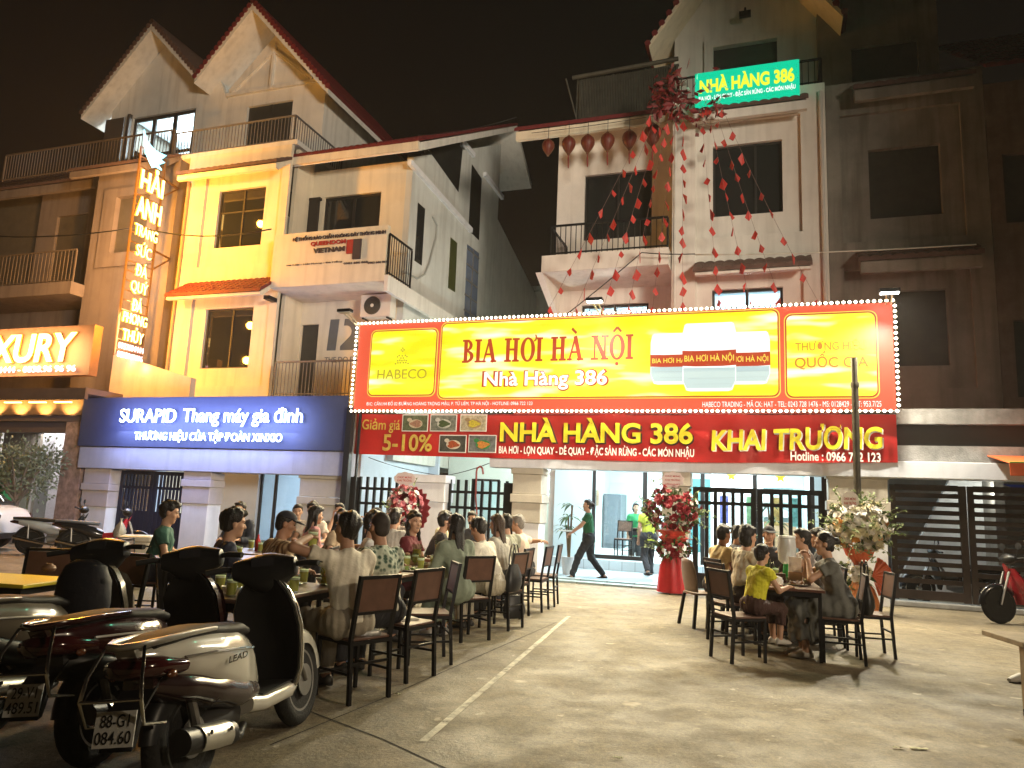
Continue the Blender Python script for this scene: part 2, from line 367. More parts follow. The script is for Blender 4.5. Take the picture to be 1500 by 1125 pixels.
def railing(par, pts, z0, z1, step=.12, mat=None, bw=.018, rw=.045, name='railing', mid=None):
    b = MB(); pts = [Vector((p[0], p[1], 0)) for p in pts]
    for a, c in zip(pts[:-1], pts[1:]):
        L = (c-a).length; n = max(2, int(L/step))
        b.bar((a.x, a.y, z1-rw/2), (c.x, c.y, z1-rw/2), rw, rw); b.bar((a.x, a.y, z0+.06), (c.x, c.y, z0+.06), rw*.7, rw*.7)
        if mid: b.bar((a.x, a.y, mid), (c.x, c.y, mid), rw*.6, rw*.6)
        for i in range(n+1):
            p = a.lerp(c, i/n); w = bw if 0 < i < n else rw
            b.bar((p.x, p.y, z0), (p.x, p.y, z1-rw), w, w)
    return obj(name, b, mat or BLACKM, par)

# ================================================================== restaurant house (centre, white)
C_ = fthing('restaurant_house', 'white four-storey restaurant house hung with lanterns and red pennants', 'house', (-.5, 3.2, 0))
b = MB(); b.wall(-3.93, -.67, 3.45, 11.75, 3.2, 3.4, [(-3.17, -1.35, 8.58, 10.43), (-3.16, -1.4, 5.6, 6.79)])
b.box(-3.93, -3.73, 3.4, 13, 0, 11.75); b.box(-3.73, 2.8, 12.8, 13, .3, 13)
obj('wall', b, WHITE, C_)
b = MB(); holes = [(.27, 1.85, 8.5, 10.3), (.25, 1.82, 5.5, 6.7)]
b.wall(-.1, 2.26, 7.95, 10.85, 2.1, 2.3, [holes[0]]); b.wall(-.1, 2.26, 4.6, 7.04, 2.1, 2.3, [holes[1]])
b.wall(-.68, 2.8, 3.45, 11.4, 2.0, 2.099, [(-.1, 2.26, 7.95, 10.85), (-.1, 2.26, 4.6, 7.04)])
b.box(-.68, -.5, 2.301, 3.2, 3.45, 11.4); b.box(2.62, 2.8, 2.301, 12.8, 3.45, 11.4)
b.box(-.66, -.12, 1.9, 1.999, 3.5, 10.9)
obj('bay_wall', b, WHITE, C_)
b = MB(); b.box(-.68, 2.8, 2.0, 4.2, 11.401, 11.55); b.box(-3.93, -.68, 3.2, 12.8, 11.76, 11.9); obj('terrace_floor', b, WHITE, C_)
window(C_, -3.17, -1.35, 8.58, 10.43, 3.2, mull=(.5,), fr=.045)
window(C_, .27, 1.85, 8.5, 10.3, 2.1, mull=(.62,), fr=.05)
# lit first-floor rooms behind glass
ROOMW = M('lit_room_wall', (.62, .70, .74), .8, var=.05)
for (u0, u1, z0, z1, y) in ((-3.16, -1.4, 5.6, 6.79, 3.2), (.25, 1.82, 5.5, 6.7, 2.1)):
    window(C_, u0, u1, z0, z1, y, mull=(.5,), fr=.06, gm=GLASS)
    b = MB(); b.box(u0-.4, u1+.4, y+2.6, y+2.7, z0-1, z1+.6); b.box(u0-.5, u0-.4, y+.25, y+2.7, z0-1, z1+.6); b.box(u1+.4, u1+.5, y+.25, y+2.7, z0-1, z1+.6)
    b.box(u0-.5, u1+.5, y+.25, y+2.7, z1+.6, z1+.7); obj('room', b, ROOMW, C_)
    b = MB(); b.lathe([(.0, z1+.52), (.2, z1+.52), (.22, z1+.58), (.2, z1+.6)], ((u0+u1)/2, y+1.0, 0), 14); obj('ceiling_lamp', b, ME('cool_ceiling_lamp', (.85, .95, 1), 14), C_)
    light('room_light', 'POINT', Wf((u0+u1)/2, y+1.0, z1+.3), 200, (.78, .92, 1), size=.2)
eave(C_, -.2, 2.42, 1.45, 10.95, 2.0, 11.3, DTILE, WHITE, fh=.22, rows=3)
eave(C_, -.12, 2.42, 1.35, 6.98, 2.0, 7.35, DTILE, WHITE, fh=.06, rows=4)
eave(C_, -4.95, -.72, 2.3, 11.55, 3.35, 12.15, TILE, CREAM, fh=.24, rows=5)
b = MB(); b.box(-3.78, -.69, 1.5, 3.2, 7.2, 7.62); b.prism([(1.5, 7.2), (3.2, 7.2), (3.2, 6.3), (2.9, 6.6)], -3.93, -3.75, plane='yz'); obj('balcony_slab', b, WHITE, C_)
railing(C_, [(-3.6, 3.15), (-3.6, 1.58), (-.72, 1.58)], 7.63, 8.42, step=.13)
railing(C_, [(-.62, 2.06), (2.74, 2.06), (2.74, 4.1)], 11.56, 12.22, step=.14)
# corrugated screen on the terrace edge
b = MB(); n = 120
for i in range(n):
    a0, a1 = -3.45+2.7*i/n, -3.45+2.7*(i+1)/n; d0, d1 = (3.3, 3.34) if i % 2 else (3.34, 3.3)
    b.quad((a0, d0, 11.95), (a1, d1, 11.95), (a1, d1, 13.38), (a0, d0, 13.38))
b.tube([(-3.62, 3.24, 13.42), (-.7, 3.24, 13.52)], .06); b.tube([(-3.5, 3.38, 13.32), (-.7, 3.38, 13.42)], .04)
for q in (-3.5, -2.5, -1.6, -.75): b.bar((q, 3.4, 11.9), (q, 3.4, 13.45), .05)
b.bar((-3.5, 3.4, 12.2), (-3.8, 3.2, 13.4), .03)
obj('corrugated_screen', b, M('dark_corrugated_sheet', (.10, .095, .075), .6, metal=.4, var=.3), C_)
# top storey with its gable roof
b = MB(); b.wall(-.92, 2.8, 11.55, 14.75, 4.2, 4.4, [(.14, 1.81, 11.7, 14.28)]); b.wall(-.1, 2.1, 11.58, 14.5, 4.13, 4.199, [(.14, 1.81, 11.7, 14.28)])
b.box(-.92, -.72, 4.4, 11.5, 11.56, 14.7); b.box(2.6, 2.8, 4.4, 11.5, 11.56, 14.7)
b.prism([(-.92, 14.751), (2.8, 14.751), (.94, 17.4)], 4.2, 4.4); obj('top_wall', b, WHITE, C_)
b = MB(); b.box(.14, 1.81, 4.3, 4.36, 11.7, 14.28); obj('balcony_door', b, DOORD, C_)
b = MB()
for s in (-1, 1):
    e = .94+s*2.42; p = [(.94, 17.55), (e, 14.1), (e, 13.95), (.94, 17.3)]; b.prism(p, 3.2, 11.6)
o = obj('roof', b, CREAM, C_); b = MB()
for s in (-1, 1):
    for k in range(14): f = k/13; q0 = (.94+s*2.46*f, 17.6-3.5*f); b.tube([(q0[0], 3.18, q0[1]), (q0[0], 11.6, q0[1])], .09, 6)
obj('roof_tiles', b, TILE, o)
b = MB(); b.tube([(1.0, 4.1, 15.2), (1.0, 3.9, 15.15), (1.0, 3.85, 15.0)], .03); b.box(.85, 1.15, 3.78, 3.9, 14.85, 15.0); obj('flood_lamp', b, BLACKM, C_)
b = MB(); b.tube([(2.7, 1.94, 11.3), (2.7, 1.94, 3.7)], .045, 8); b.tube([(-.6, 1.9, 11.3), (-.6, 1.9, 3.7)], .03, 8); obj('drain_pipe', b, M('pale_drain_pipe', (.55, .53, .48), .6), C_)
# ground floor: patio, glazed front and lit dining room
CY = M('pale_cyan_wall', (.60, .74, .76), .7, var=.05, scale=1)
def tile_floor(name, c1, c2, sc):
    m = M(name, c1, .28, var=.0); n = m.node_tree.nodes; l = m.node_tree.links; t = n.new('ShaderNodeTexCoord'); k = n.new('ShaderNodeTexBrick'); k.inputs['Scale'].default_value = sc; k.offset = 0; k.inputs['Color1'].default_value = (*c1, 1); k.inputs['Color2'].default_value = (*c2, 1)
    k.inputs['Mortar'].default_value = (c1[0]*.5, c1[1]*.5, c1[2]*.5, 1); k.inputs['Brick Width'].default_value = .5; k.inputs['Row Height'].default_value = .5; k.inputs['Mortar Size'].default_value = .012; l.new(t.outputs['Object'], k.inputs['Vector']); l.new(k.outputs['Color'], n['Principled BSDF'].inputs['Base Color']); return m
b = MB(); b.box(-3.7, 2.45, .02, 3.2, .0, .07); b.box(-3.7, 2.45, -.28, .019, 0, .04); fstruct('patio_floor', b, tile_floor('patio_tile', (.46, .56, .60), (.32, .42, .47), .9))
b = MB(); b.box(-3.73, 2.6, 2.75, 3.2, .0701, .30); fstruct('entrance_step', b, tile_floor('step_tile', (.58, .66, .68), (.55, .62, .64), 1.6))
b = MB(); b.box(-3.73, 2.6, 3.2, 12.8, .0, .302); fstruct('dining_floor', b, tile_floor('dining_tile', (.62, .66, .64), (.60, .63, .61), .8))
b = MB(); b.wall(-3.73, 2.6, .302, 3.44, 3.2, 3.36, [(-2.75, 2.45, .304, 2.75)]); b.box(-3.73, -3.6, 3.36, 9.6, .303, 3.44); b.box(2.47, 2.6, 3.36, 9.6, .303, 3.44); b.wall(-3.6, 2.47, .303, 3.44, 9.6, 9.75, [(-1.4, -.2, .305, 2.4)])
obj('ground_floor_wall', b, CY, C_)
b = MB(); b.box(-3.93, 2.8, .3, 13, 3.445, 3.6); obj('first_floor_slab', b, WPAINT, C_)
b = MB()
for q in (-2.72, -1.43, -.05, 1.15, 2.4): b.box(q-.05, q+.05, 3.22, 3.32, .304, 2.74)
b.box(-2.75, 2.45, 3.22, 3.32, 2.66, 2.745); b.box(-2.67, -1.48, 3.22, 3.32, .305, .40); b.box(-.0, 2.35, 3.22, 3.32, .305, .40)
o = obj('glazed_front', b, FRAME, C_)
for q in ((-2.67, -1.48), (0, 1.1), (1.2, 2.35)): g = MB(); g.box(q[0], q[1], 3.26, 3.272, .4, 2.66); obj('pane', g, GLASS, o)
b = MB(); b.box(-1.38, -.12, 9.3, 9.4, .303, 2.6); obj('folding_partition', b, M('teal_partition', (.05, .20, .21), .5, var=.3, scale=14), C_)
b = MB(); b.box(-.1, 1.3, 6.6, 6.75, .303, 3.44); obj('inner_wall', b, WPAINT, C_)
b = MB()
for q in (-2.4, .4): 
    for yy in (4.6, 7.2): b = MB(); b.box(q, q+1.3, yy, yy+.12, 3.36, 3.43); obj('tube_lamp', b, ME('cool_tube', (.88, .97, 1), 9), C_)
def furn(u, y, col, lab):
    pass
b = MB()                                                          # furnishing seen through the glass
b.box(.2, 2.2, 8.6, 9.4, .303, 1.35); obj('bar_counter', b, M('warm_counter', (.35, .22, .12), .4, var=.3), C_); b = MB(); b.box(.3, 2.1, 9.3, 9.55, 1.5, 1.54); b.box(.3, 2.1, 9.3, 9.55, 1.95, 1.99); b.box(.3, 2.1, 9.3, 9.55, 2.4, 2.44); obj('bottle_shelf', b, M('white_shelf', (.7, .7, .7), .5), C_)
for q, c in ((.35, (.05, .10, .55)), (.95, (.08, .35, .12)), (1.5, (.6, .42, .03)), (1.95, (.02, .38, .34))):
    b = MB(); b.box(q, q+.2, 3.235, 3.25, 1.3, 1.95); obj('glass_poster', b, M('poster_%d' % int(q*100), tuple(x*.6+.1 for x in c), .4, var=.6, scale=9), C_)
for q in (.62, 1.72):
    b = MB(); b.prism([(q+(.06 if k % 2 else .14)*sin(pi*k/5), 2.42+(.06 if k % 2 else .14)*cos(pi*k/5)) for k in range(10)], 3.20, 3.214); obj('glass_star', b, M('yellow_star', (.75, .6, .03), .5), C_)
b = MB(); b.box(-3.55, -3.0, 8.4, 9.4, .303, 2.0); b.box(-3.5, -3.05, 8.36, 8.4, .45, 1.9); obj('drinks_fridge', b, M('fridge_dark', (.12, .14, .16), .3), C_)
b = MB()
for k in range(6): b.box(-3.59, -3.57, 5.0+k*.5, 5.3+k*.5, 1.6, 2.1)
obj('framed_menu', b, M('menu_board', (.3, .2, .12), .5, var=.5, scale=6), C_)
light('dining_room_light', 'AREA', Wf(-.6, 6.0, 3.3), 900, (.88, .98, 1), Wf(-.6, 6.0, 0), 5, 4)
light('patio_light', 'AREA', Wf(-.8, 1.7, 3.35), 300, (.80, .95, 1), Wf(-.8, 1.2, 0), 5, 1.6)
light('upper_room_glow', 'POINT', Wf(-2.2, 1.9, 6.9), 2, (.9, .9, .8), size=.2)

# front portico of the restaurant: stone pillars and pale beam
PO = fthing('portico', 'pale beam on beige stone pillars in front of the restaurant', 'portico', (-.2, 0, 0))
b = MB(); b.box(-4.25, 9.5, -.22, .22, 2.30, 2.6); obj('beam', b, PALEB, PO, bevel=.01)
def pillar(par, u0, u1, h, split, y0=-.16, y1=.34, top=STONE):
    b = MB(); b.box(u0+.03, u1-.03, y0+.03, y1, 0, split); o = obj('pillar', b, WPAINT, par, bevel=.01)
    b = MB(); z = split; k = 0; hs = [.42, .18, .42, .30]
    while z < h-.02:
        e = min(h, z+hs[k % 4]); d = .0 if k % 2 == 0 else -.035; b.box(u0-d*-1 if False else u0+d, u1-d, y0+d, y1+.002*k, z+.004, e); z = e; k += 1
    obj('stone_block', b, top, o, bevel=.012); return o
pillar(PO, -3.72, -3.08, 2.30, 1.15); pillar(PO, -.52, -.04, 2.30, 1.0); pillar(PO, 2.52, 3.52, 2.30, 1.25)
pillar(PO, -6.4, -5.3, 2.1, 1.5, top=WPAINT)
# ================================================================== yellow house (left of the restaurant)
L_ = fthing('corner_house', 'cream villa lit orange by the vertical neon sign beside it', 'house', (-12, 2, 0))
b = MB(); h1, h2 = (-14.45, -12.73, 8.82, 10.68), (-14.45, -12.74, 5.1, 6.92)
b.wall(-14.9, -12.12, 8.2, 11.2, 2.12, 2.35, [h1]); b.wall(-14.9, -12.12, 4.55, 7.4, 2.12, 2.35, [h2])
b.wall(-15.62, -11.85, 2.6, 11.85, 2.0, 2.119, [(-14.9, -12.12, 8.2, 11.2), (-14.9, -12.12, 4.55, 7.4)]); b.box(-11.97, -11.85, 2.36, 3.2, 2.6, 11.85); b.box(-15.62, -15.5, 2.36, 12, 0, 11.85)
obj('bay_wall', b, CREAM, L_)
window(L_, *h1, 2.12, mull=(.52,), trans=(.62,), fr=.05); window(L_, *h2, 2.12, mull=(.55,), fr=.05)
eave(L_, -15.45, -11.8, 1.3, 11.0, 2.0, 11.4, DTILE, CREAM, fh=.16, rows=3)
eave(L_, -15.15, -11.8, 1.15, 7.12, 2.0, 7.72, TILE, CREAM, fh=.08, rows=5, pitch=.2)
b = MB(); hw = (-11.4, -9.42, 8.85, 10.62); hd = (-12.75+1.0, -11.2, 5, 7)
b.wall(-11.849, -8.62, 2.6, 11.5, 3.2, 3.4, [hw, (-11.8, -11.2, 4.3, 6.6)]); obj('recessed_wall', b, CREAM, L_)
window(L_, *hw, 3.2, mull=(.52,), fr=.08)
b = MB(); b.box(-11.8, -11.2, 3.28, 3.33, 4.3, 6.6); obj('balcony_door', b, DOORD, L_)
b = MB(); b.box(-11.83, -11.5, 3.05, 3.15, 8.8, 10.5); b.box(-11.84, -11.45, 3.04, 3.16, 10.5, 10.58); b.box(-11.84, -11.45, 3.04, 3.16, 8.72, 8.8); obj('side_window', b, FRAME, L_)
b = MB(); b.box(-11.84, -8.2, 1.6, 3.2, 7.28, 7.45); b.box(-11.84, -8.2, 1.6, 1.75, 7.45, 8.85); obj('balcony', b, CREAM, L_)
b = MB(); b.box(-8.2, -8.08, 1.6, 12.5, 7.0, 7.44); obj('side_string_course', b, WHITE, L_)
railing(L_, [(-8.13, 1.62), (-8.13, 2.95)], 7.46, 8.62, step=.13); railing(L_, [(-11.4, 1.62), (-7.9, 1.62), (-7.9, 3.1)], 4.18, 5.15, step=.11, mat=GREYM)
b = MB(); b.box(-11.84, -7.85, 1.55, 3.2, 4.0, 4.17); obj('lower_balcony', b, CREAM, L_)
# side wall with slit windows, triangle light and the gable roof over it
def side_wall():
    u0, u1 = -8.62, -8.42
    b = MB(); b.prism([(3.2, 2.6), (10.4, 2.6), (10.4, 15.6), (3.2, 11.6)], u0, u1, plane='yz'); b.prism([(10.401, 2.6), (17.5, 2.6), (17.5, 10.5), (10.401, 12.6)], u0, u1-.06, plane='yz'); b.box(-11.8, u0, 10.2, 10.4, 2.6, 15.5); obj('side_wall', b, M('greyish_side_stucco', (.60, .61, .57), .88, var=.12, scale=1.2, bump=.1, streak=.4), L_)
    def panel(name, pts, m, d=.02): bb = MB(); q = [Q(x, y, u1) for x, y in pts]; bb.prism(q, u1-.01, u1+d, plane='yz'); return obj(name, bb, m, L_)
    panel('triangle_window', [(625, 216), (678, 208), (671, 281)], DGLASS); panel('tall_window', [(691, 241), (705, 262), (701, 352), (686, 337)], DGLASS)
    panel('slit_window', [(612, 297), (622, 306), (617, 389), (607, 382)], DGLASS); panel('slit_window', [(660, 348), (669, 356), (666, 428), (656, 422)], M('mossy_pane', (.06, .07, .02), .3))
    w = panel('block_window', [(684, 358), (701, 371), (697, 470), (680, 462)], M('pale_blue_pane', (.16, .2, .28), .2)); bb = MB()
    (a, c), (a2, c2) = Q(684, 358, u1), Q(701, 371, u1)
    for k in range(6): z = c-.15-k*.55; bb.bar((u1+.03, a, z), (u1+.03, a2, z), .03, .05)
    bb.bar((u1+.03, (a+a2)/2, c), (u1+.03, (a+a2)/2, c-3.2), .03, .05); obj('glazing_bar', bb, GREYM, w)
    for pts in ([(597, 237), (688, 338)], [(677, 210), (692, 228)], [(708, 255), (734, 290)]):
        bb = MB(); (ya, za), (yb, zb) = [Q(*p, u1) for p in pts]; bb.bar((u1+.06, ya, za), (u1+.06, yb, zb), .12, .16); obj('string_course', bb, WPAINT, L_)
    bb = MB(); pp = [Q(x, y, u1+.04) for x, y in ((634, 318), (640, 330), (639, 348), (634, 365), (629, 385), (622, 402), (612, 408), (590, 397))]; bb.tube([(u1+.04, y, z) for y, z in pp], .03, 6); obj('hose', bb, M('grey_hose', (.35, .36, .33), .7), L_)
side_wall()
b = MB(); b.prism([(2.2, 11.22), (10.3, 16.05), (10.3, 16.25), (2.15, 11.45)], -11.9, -7.75, plane='yz'); b.prism([(10.3, 16.05), (12.4, 14.55), (12.4, 14.75), (10.3, 16.25)], -11.9, -7.75, plane='yz'); o = obj('roof', b, WHITE, L_)
b = MB(); b.box(-11.85, -7.72, 2.1, 2.2, 11.24, 11.48); obj('fascia', b, CREAM, o)
b = MB(); tile_roof(b, -11.95, -7.72, 2.1, 11.52, 10.3, 16.32, rows=22, pitch=.24); obj('roof_tiles', b, TILE, o, smooth=40)
# terrace storey with twin gables
b = MB(); b.box(-16.2, -11.7, 2.02, 4.8, 11.851, 12.0); obj('terrace_floor', b, WHITE, L_)
b = MB(); b.wall(-17.0, -12.85, 11.86, 15.4, 4.8, 5.0, [(-16.07, -14.15, 12.05, 15.2)]); b.prism([(-17.0, 15.401), (-12.85, 15.401), (-12.85, 15.7), (-14.95, 18.1), (-17.0, 16.0)], 4.8, 5.0); b.box(-13.05, -12.85, 5.0, 13, 11.86, 15.6)
obj('upper_wall', b, WHITE, L_)
b = MB(); b.box(-16.07, -14.15, 4.9, 4.95, 12.05, 15.2); b.box(-15.15, -15.05, 4.88, 4.9, 12.05, 15.2); obj('terrace_door', b, DOORD, L_)
for q in ([(-14.85, 17.3), (-14.85, 15.95), (-13.4, 15.95)], [(-15.3, 15.9), (-16.6, 15.6), (-15.25, 17.1)]):
    pass
b = MB(); b.bar((-15.1, 4.75, 17.4), (-15.1, 4.75, 15.7), .1, .14); b.bar((-17.0, 4.75, 15.75), (-12.85, 4.75, 15.75), .1, .12); b.bar((-15.1, 4.75, 17.2), (-13.4, 4.75, 15.85), .1, .1); b.bar((-15.1, 4.75, 17.2), (-16.8, 4.75, 15.85), .1, .1); obj('gable_trim', b, WHITE, L_)
def gable_roof(par, ua, za, ul, zl, ur, zr, y0, y1, wm, tm):
    b = MB(); b.prism([(ua, za), (ul, zl), (ul, zl-.22), (ua, za-.28)], y0, y1); b.prism([(ua, za), (ua, za-.28), (ur, zr-.22), (ur, zr)], y0, y1); o = obj('roof', b, wm, par)
    b = MB()
    for (ue, ze) in ((ul, zl), (ur, zr)):
        n = int(math.hypot(ue-ua, ze-za)/.2)
        for k in range(n+1): f = k/n; b.tube([(ua+(ue-ua)*f, y0-.04, za+(ze-za)*f+.06), (ua+(ue-ua)*f, y1, za+(ze-za)*f+.06)], .1, 6)
    obj('roof_tiles', b, tm, o, smooth=60)
gable_roof(L_, -15.64, 18.7, -17.85, 16.15, -12.2, 14.9, 4.0, 13, WHITE, TILE)
railing(L_, [(-16.4, 2.1), (-11.9, 2.1), (-11.9, 4.7)], 12.0, 12.85, step=.12, mat=GREYM)
b = MB(); b.tube([(-15.5, 1.93, 11.0), (-15.5, 1.93, 4.0)], .05, 8); obj('drain_pipe', b, M('orange_brown_pipe', (.34, .22, .12), .6), L_)
# ground floor of the yellow house
b = MB(); b.box(-15.98, -7.75, -.25, .2, 2.0, 2.56); obj('front_beam', b, M('mauve_beam_paint', (.40, .40, .46), .7, var=.1, streak=.3), L_, bevel=.01)
pillar(L_, -15.8, -14.9, 2.0, 1.0, top=M('mauve_stone', (.50, .44, .42), .8, var=.12)); pillar(L_, -12.5, -11.65, 2.0, 1.2, top=M('mauve_stone')); pillar(L_, -9.05, -7.9, 2.0, .9, top=STONE)
BL = M('pale_blue_wall', (.52, .60, .70), .7, var=.06)
b = MB(); b.wall(-15.6, -8.3, 0, 3.2, 1.3, 1.45, [(-11.35, -9.75, .1, 2.4), (-9.3, -8.65, .05, 2.4), (-14.8, -12.6, .05, 2.3)]); b.box(-15.6, -8.3, 6, 6.1, 0, 3.2); b.box(-8.75, -8.65, 1.45, 6, 0, 3.2); b.box(-15.6, -8.3, 1.3, 6.1, 3.2, 3.3); b.box(-15.6, -15.5, 1.45, 6, 0, 3.2); obj('shop_wall', b, BL, L_)
w = window(L_, -11.35, -9.75, .1, 2.4, 1.3, mull=(.3,), fr=.06, gm=GLASS); window(L_, -9.3, -8.65, .05, 2.4, 1.3, mull=(), fr=.07, gm=GLASS, name='glass_door')
b = MB(); b.box(-11.2, -9.5, 3.2, 3.6, 1.0, 1.08); b.box(-11.2, -9.5, 3.2, 3.6, 0, .95); b.box(-11.0, -10.0, 3.3, 3.5, 1.08, 1.35); b.box(-11.2, -9.6, 3.55, 3.6, 1.55, 2.2); obj('shop_counter', b, M('grey_counter', (.3, .36, .42), .5), L_)
light('shop_light', 'AREA', Wf(-11.5, 3.2, 3.1), 420, (.76, .88, 1), Wf(-11.5, 3.2, 0), 4, 3)
# ================================================================== dark brown house, far left
D_ = fthing('shop_house', 'dim brown villa above the orange lit shop at far left', 'house', (-20, 2, 0))
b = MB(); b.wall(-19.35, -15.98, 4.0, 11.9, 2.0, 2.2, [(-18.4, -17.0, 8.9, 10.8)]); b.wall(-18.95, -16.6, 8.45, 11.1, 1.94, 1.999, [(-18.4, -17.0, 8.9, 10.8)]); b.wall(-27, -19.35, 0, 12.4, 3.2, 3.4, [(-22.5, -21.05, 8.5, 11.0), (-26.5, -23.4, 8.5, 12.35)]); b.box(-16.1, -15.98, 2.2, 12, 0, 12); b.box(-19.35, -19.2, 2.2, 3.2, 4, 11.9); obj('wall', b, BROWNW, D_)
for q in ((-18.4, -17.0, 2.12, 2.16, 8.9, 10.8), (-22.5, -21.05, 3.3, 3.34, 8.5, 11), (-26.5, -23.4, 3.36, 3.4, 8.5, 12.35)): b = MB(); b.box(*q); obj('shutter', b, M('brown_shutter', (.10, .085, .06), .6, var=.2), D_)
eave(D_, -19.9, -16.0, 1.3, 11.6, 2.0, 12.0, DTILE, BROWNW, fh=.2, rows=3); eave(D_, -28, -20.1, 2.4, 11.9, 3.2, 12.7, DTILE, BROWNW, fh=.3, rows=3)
b = MB(); b.box(-27, -19.3, 1.5, 3.2, 7.5, 7.9); obj('balcony_slab', b, BROWNW, D_); railing(D_, [(-27, 1.58), (-19.35, 1.58)], 7.91, 9.0, step=.16, mat=M('brown_rail', (.12, .09, .06), .6)); railing(D_, [(-24, 2.1), (-16.5, 2.1)], 12.0, 13.0, step=.13, mat=M('brown_rail'))
b = MB(); b.wall(-22.5, -17.0, 11.9, 15.6, 4.8, 5.0, [(-21.4, -18.4, 12.0, 15.5)]); b.prism([(-22.5, 15.601), (-17.0, 15.601), (-17.4, 16.4), (-20.2, 18.4), (-22.5, 16.0)], 4.8, 5.0); obj('upper_wall', b, WHITE, D_)
gable_roof(D_, -20.2, 18.75, -23.1, 15.5, -17.86, 16.35, 4.0, 13, WHITE, DTILE)
w = window(D_, -21.4, -18.4, 12.0, 15.5, 4.8, mull=(.33, .66), trans=(.55,), fr=.14, gm=GLASS, name='french_door')
b = MB(); b.box(-21.6, -18.2, 7.4, 7.5, 11.9, 15.6); b.box(-21.6, -18.2, 5.1, 7.4, 15.55, 15.65); obj('room', b, ROOMW, D_)
b = MB(); b.box(-20.4, -19.4, 6.0, 6.15, 15.3, 15.5); obj('ceiling_lamp', b, ME('cool_ceiling_lamp', (.85, .95, 1), 14), D_); light('attic_light', 'POINT', Wf(-19.9, 6.2, 14.9), 500, (.85, .95, 1), size=.3)
b = MB(); b.bar((-21.45, 4.7, 12.2), (-21.45, 4.7, 15.6), .12); b.box(-22.4, -21.5, 4.5, 4.56, 12.1, 15.4); obj('open_door_leaf', b, M('dark_wood_leaf', (.06, .05, .045), .5), D_)
# shop front
b = MB(); b.box(-28, -15.3, -.9, .3, 3.9, 4.05); b.box(-28, -15.3, -.9, -.8, 3.75, 3.9); b.box(-28, -15.95, -.2, .0, 3.42, 3.9); obj('canopy', b, M('brown_canopy', (.16, .10, .07), .6, var=.2), D_)
b = MB(); b.box(-28, -16.2, -.12, .25, 3.25, 3.42); b.box(-28, -16.2, 0, .25, 2.95, 3.25); obj('shop_header', b, M('dark_mauve_panel', (.11, .085, .09), .5), D_)
b = MB(); b.box(-16.75, -16.02, -.1, .35, 0, 3.25); obj('veined_stone_pier', b, M('veined_stone', (.42, .29, .25), .6, var=.55, scale=6), D_)
b = MB()
for q in (-19.6, -18.15, -16.78): b.box(q-.04, q+.04, .2, .28, .3, 2.95)
o = obj('shopfront_frame', b, M('pale_alloy', (.55, .52, .5), .4, metal=.6), D_); g = MB(); g.box(-28, -16.8, .235, .245, .3, 2.95); obj('pane', g, GLASS, o)
b = MB(); b.box(-28, -16.1, 4.5, 4.6, 0, 3.3); b.box(-28, -16.1, .4, 4.5, 3.3, 3.4); b.box(-16.2, -16.1, .4, 4.5, 0, 3.3); b.box(-19.4, -18.9, 1.4, 1.9, 0, 3.3); obj('shop_room', b, M('mauve_room', (.42, .37, .38), .7), D_)
b = MB(); b.box(-28, -16.1, .3, 4.5, 0, .3); obj('shop_floor', b, M('shop_floor_tile', (.3, .28, .27), .4), D_)
light('jewel_shop_light', 'AREA', Wf(-19.5, 2.4, 3.2), 420, (1, .95, .95), Wf(-19.5, 2.4, 0), 4, 3)
for k in range(5):
    q = -16.55-k*.93
    b = MB(); b.box(q-.3, q+.3, -.5, -.44, 3.72, 3.745); obj('cove_lamp', b, ME('amber_lamp', (1, .62, .16), 10), D_)
    light('cove_light', 'SPOT', Wf(q, -.5, 3.4), 90, (1, .55, .14), Wf(q, -.12, 3.9), .03, spot=110, blend=.6)
b = MB(); b.prism([(-16.5, 5.35), (-13.6, 4.6), (-13.6, 3.0), (-16.5, 3.0)], .9, 1.1); obj('party_wall', b, M('salmon_stucco', (.60, .47, .38), .85, var=.1, streak=.25), D_)
# ================================================================== unfinished house and its neighbour, right
U_ = fthing('unfinished_house', 'dark bare-render house with empty window openings right of the restaurant', 'house', (4.2, 2, 0))
RW = [(3.68, 5.11, 8.15, 9.8), (4.1, 5.1, 4.8, 6.47)]
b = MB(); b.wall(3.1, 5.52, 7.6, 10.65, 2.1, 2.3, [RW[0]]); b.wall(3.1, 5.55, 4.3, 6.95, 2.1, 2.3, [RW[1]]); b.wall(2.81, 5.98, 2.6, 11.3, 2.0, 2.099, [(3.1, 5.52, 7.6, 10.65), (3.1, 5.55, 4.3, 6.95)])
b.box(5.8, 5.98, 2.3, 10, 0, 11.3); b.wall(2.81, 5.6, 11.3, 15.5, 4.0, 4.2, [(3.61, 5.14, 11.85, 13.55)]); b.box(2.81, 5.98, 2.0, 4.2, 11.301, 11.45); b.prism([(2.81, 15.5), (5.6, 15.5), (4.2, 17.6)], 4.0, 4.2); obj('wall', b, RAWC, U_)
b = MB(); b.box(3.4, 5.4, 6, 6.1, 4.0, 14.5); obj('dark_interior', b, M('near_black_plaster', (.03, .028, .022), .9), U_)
for u0, u1, z0, z1, y_ in [q+(2.24,) for q in RW]+[(3.66, 5.09, 11.9, 13.5, 4.1)]: b = MB(); b.box(u0-.05, u1+.05, y_, y_+.05, z0-.05, z1+.05); obj('window', b, M('dark_opening', (.045, .04, .03), .8, var=.3), U_)  # plain dark sheet set across each window opening
eave(U_, 3.35, 5.7, 1.5, 7.05, 2.0, 7.35, DTILE, RAWC, fh=.25, rows=2); eave(U_, 3.35, 5.75, 1.5, 11.05, 2.0, 11.35, DTILE, RAWC, fh=.25, rows=2)
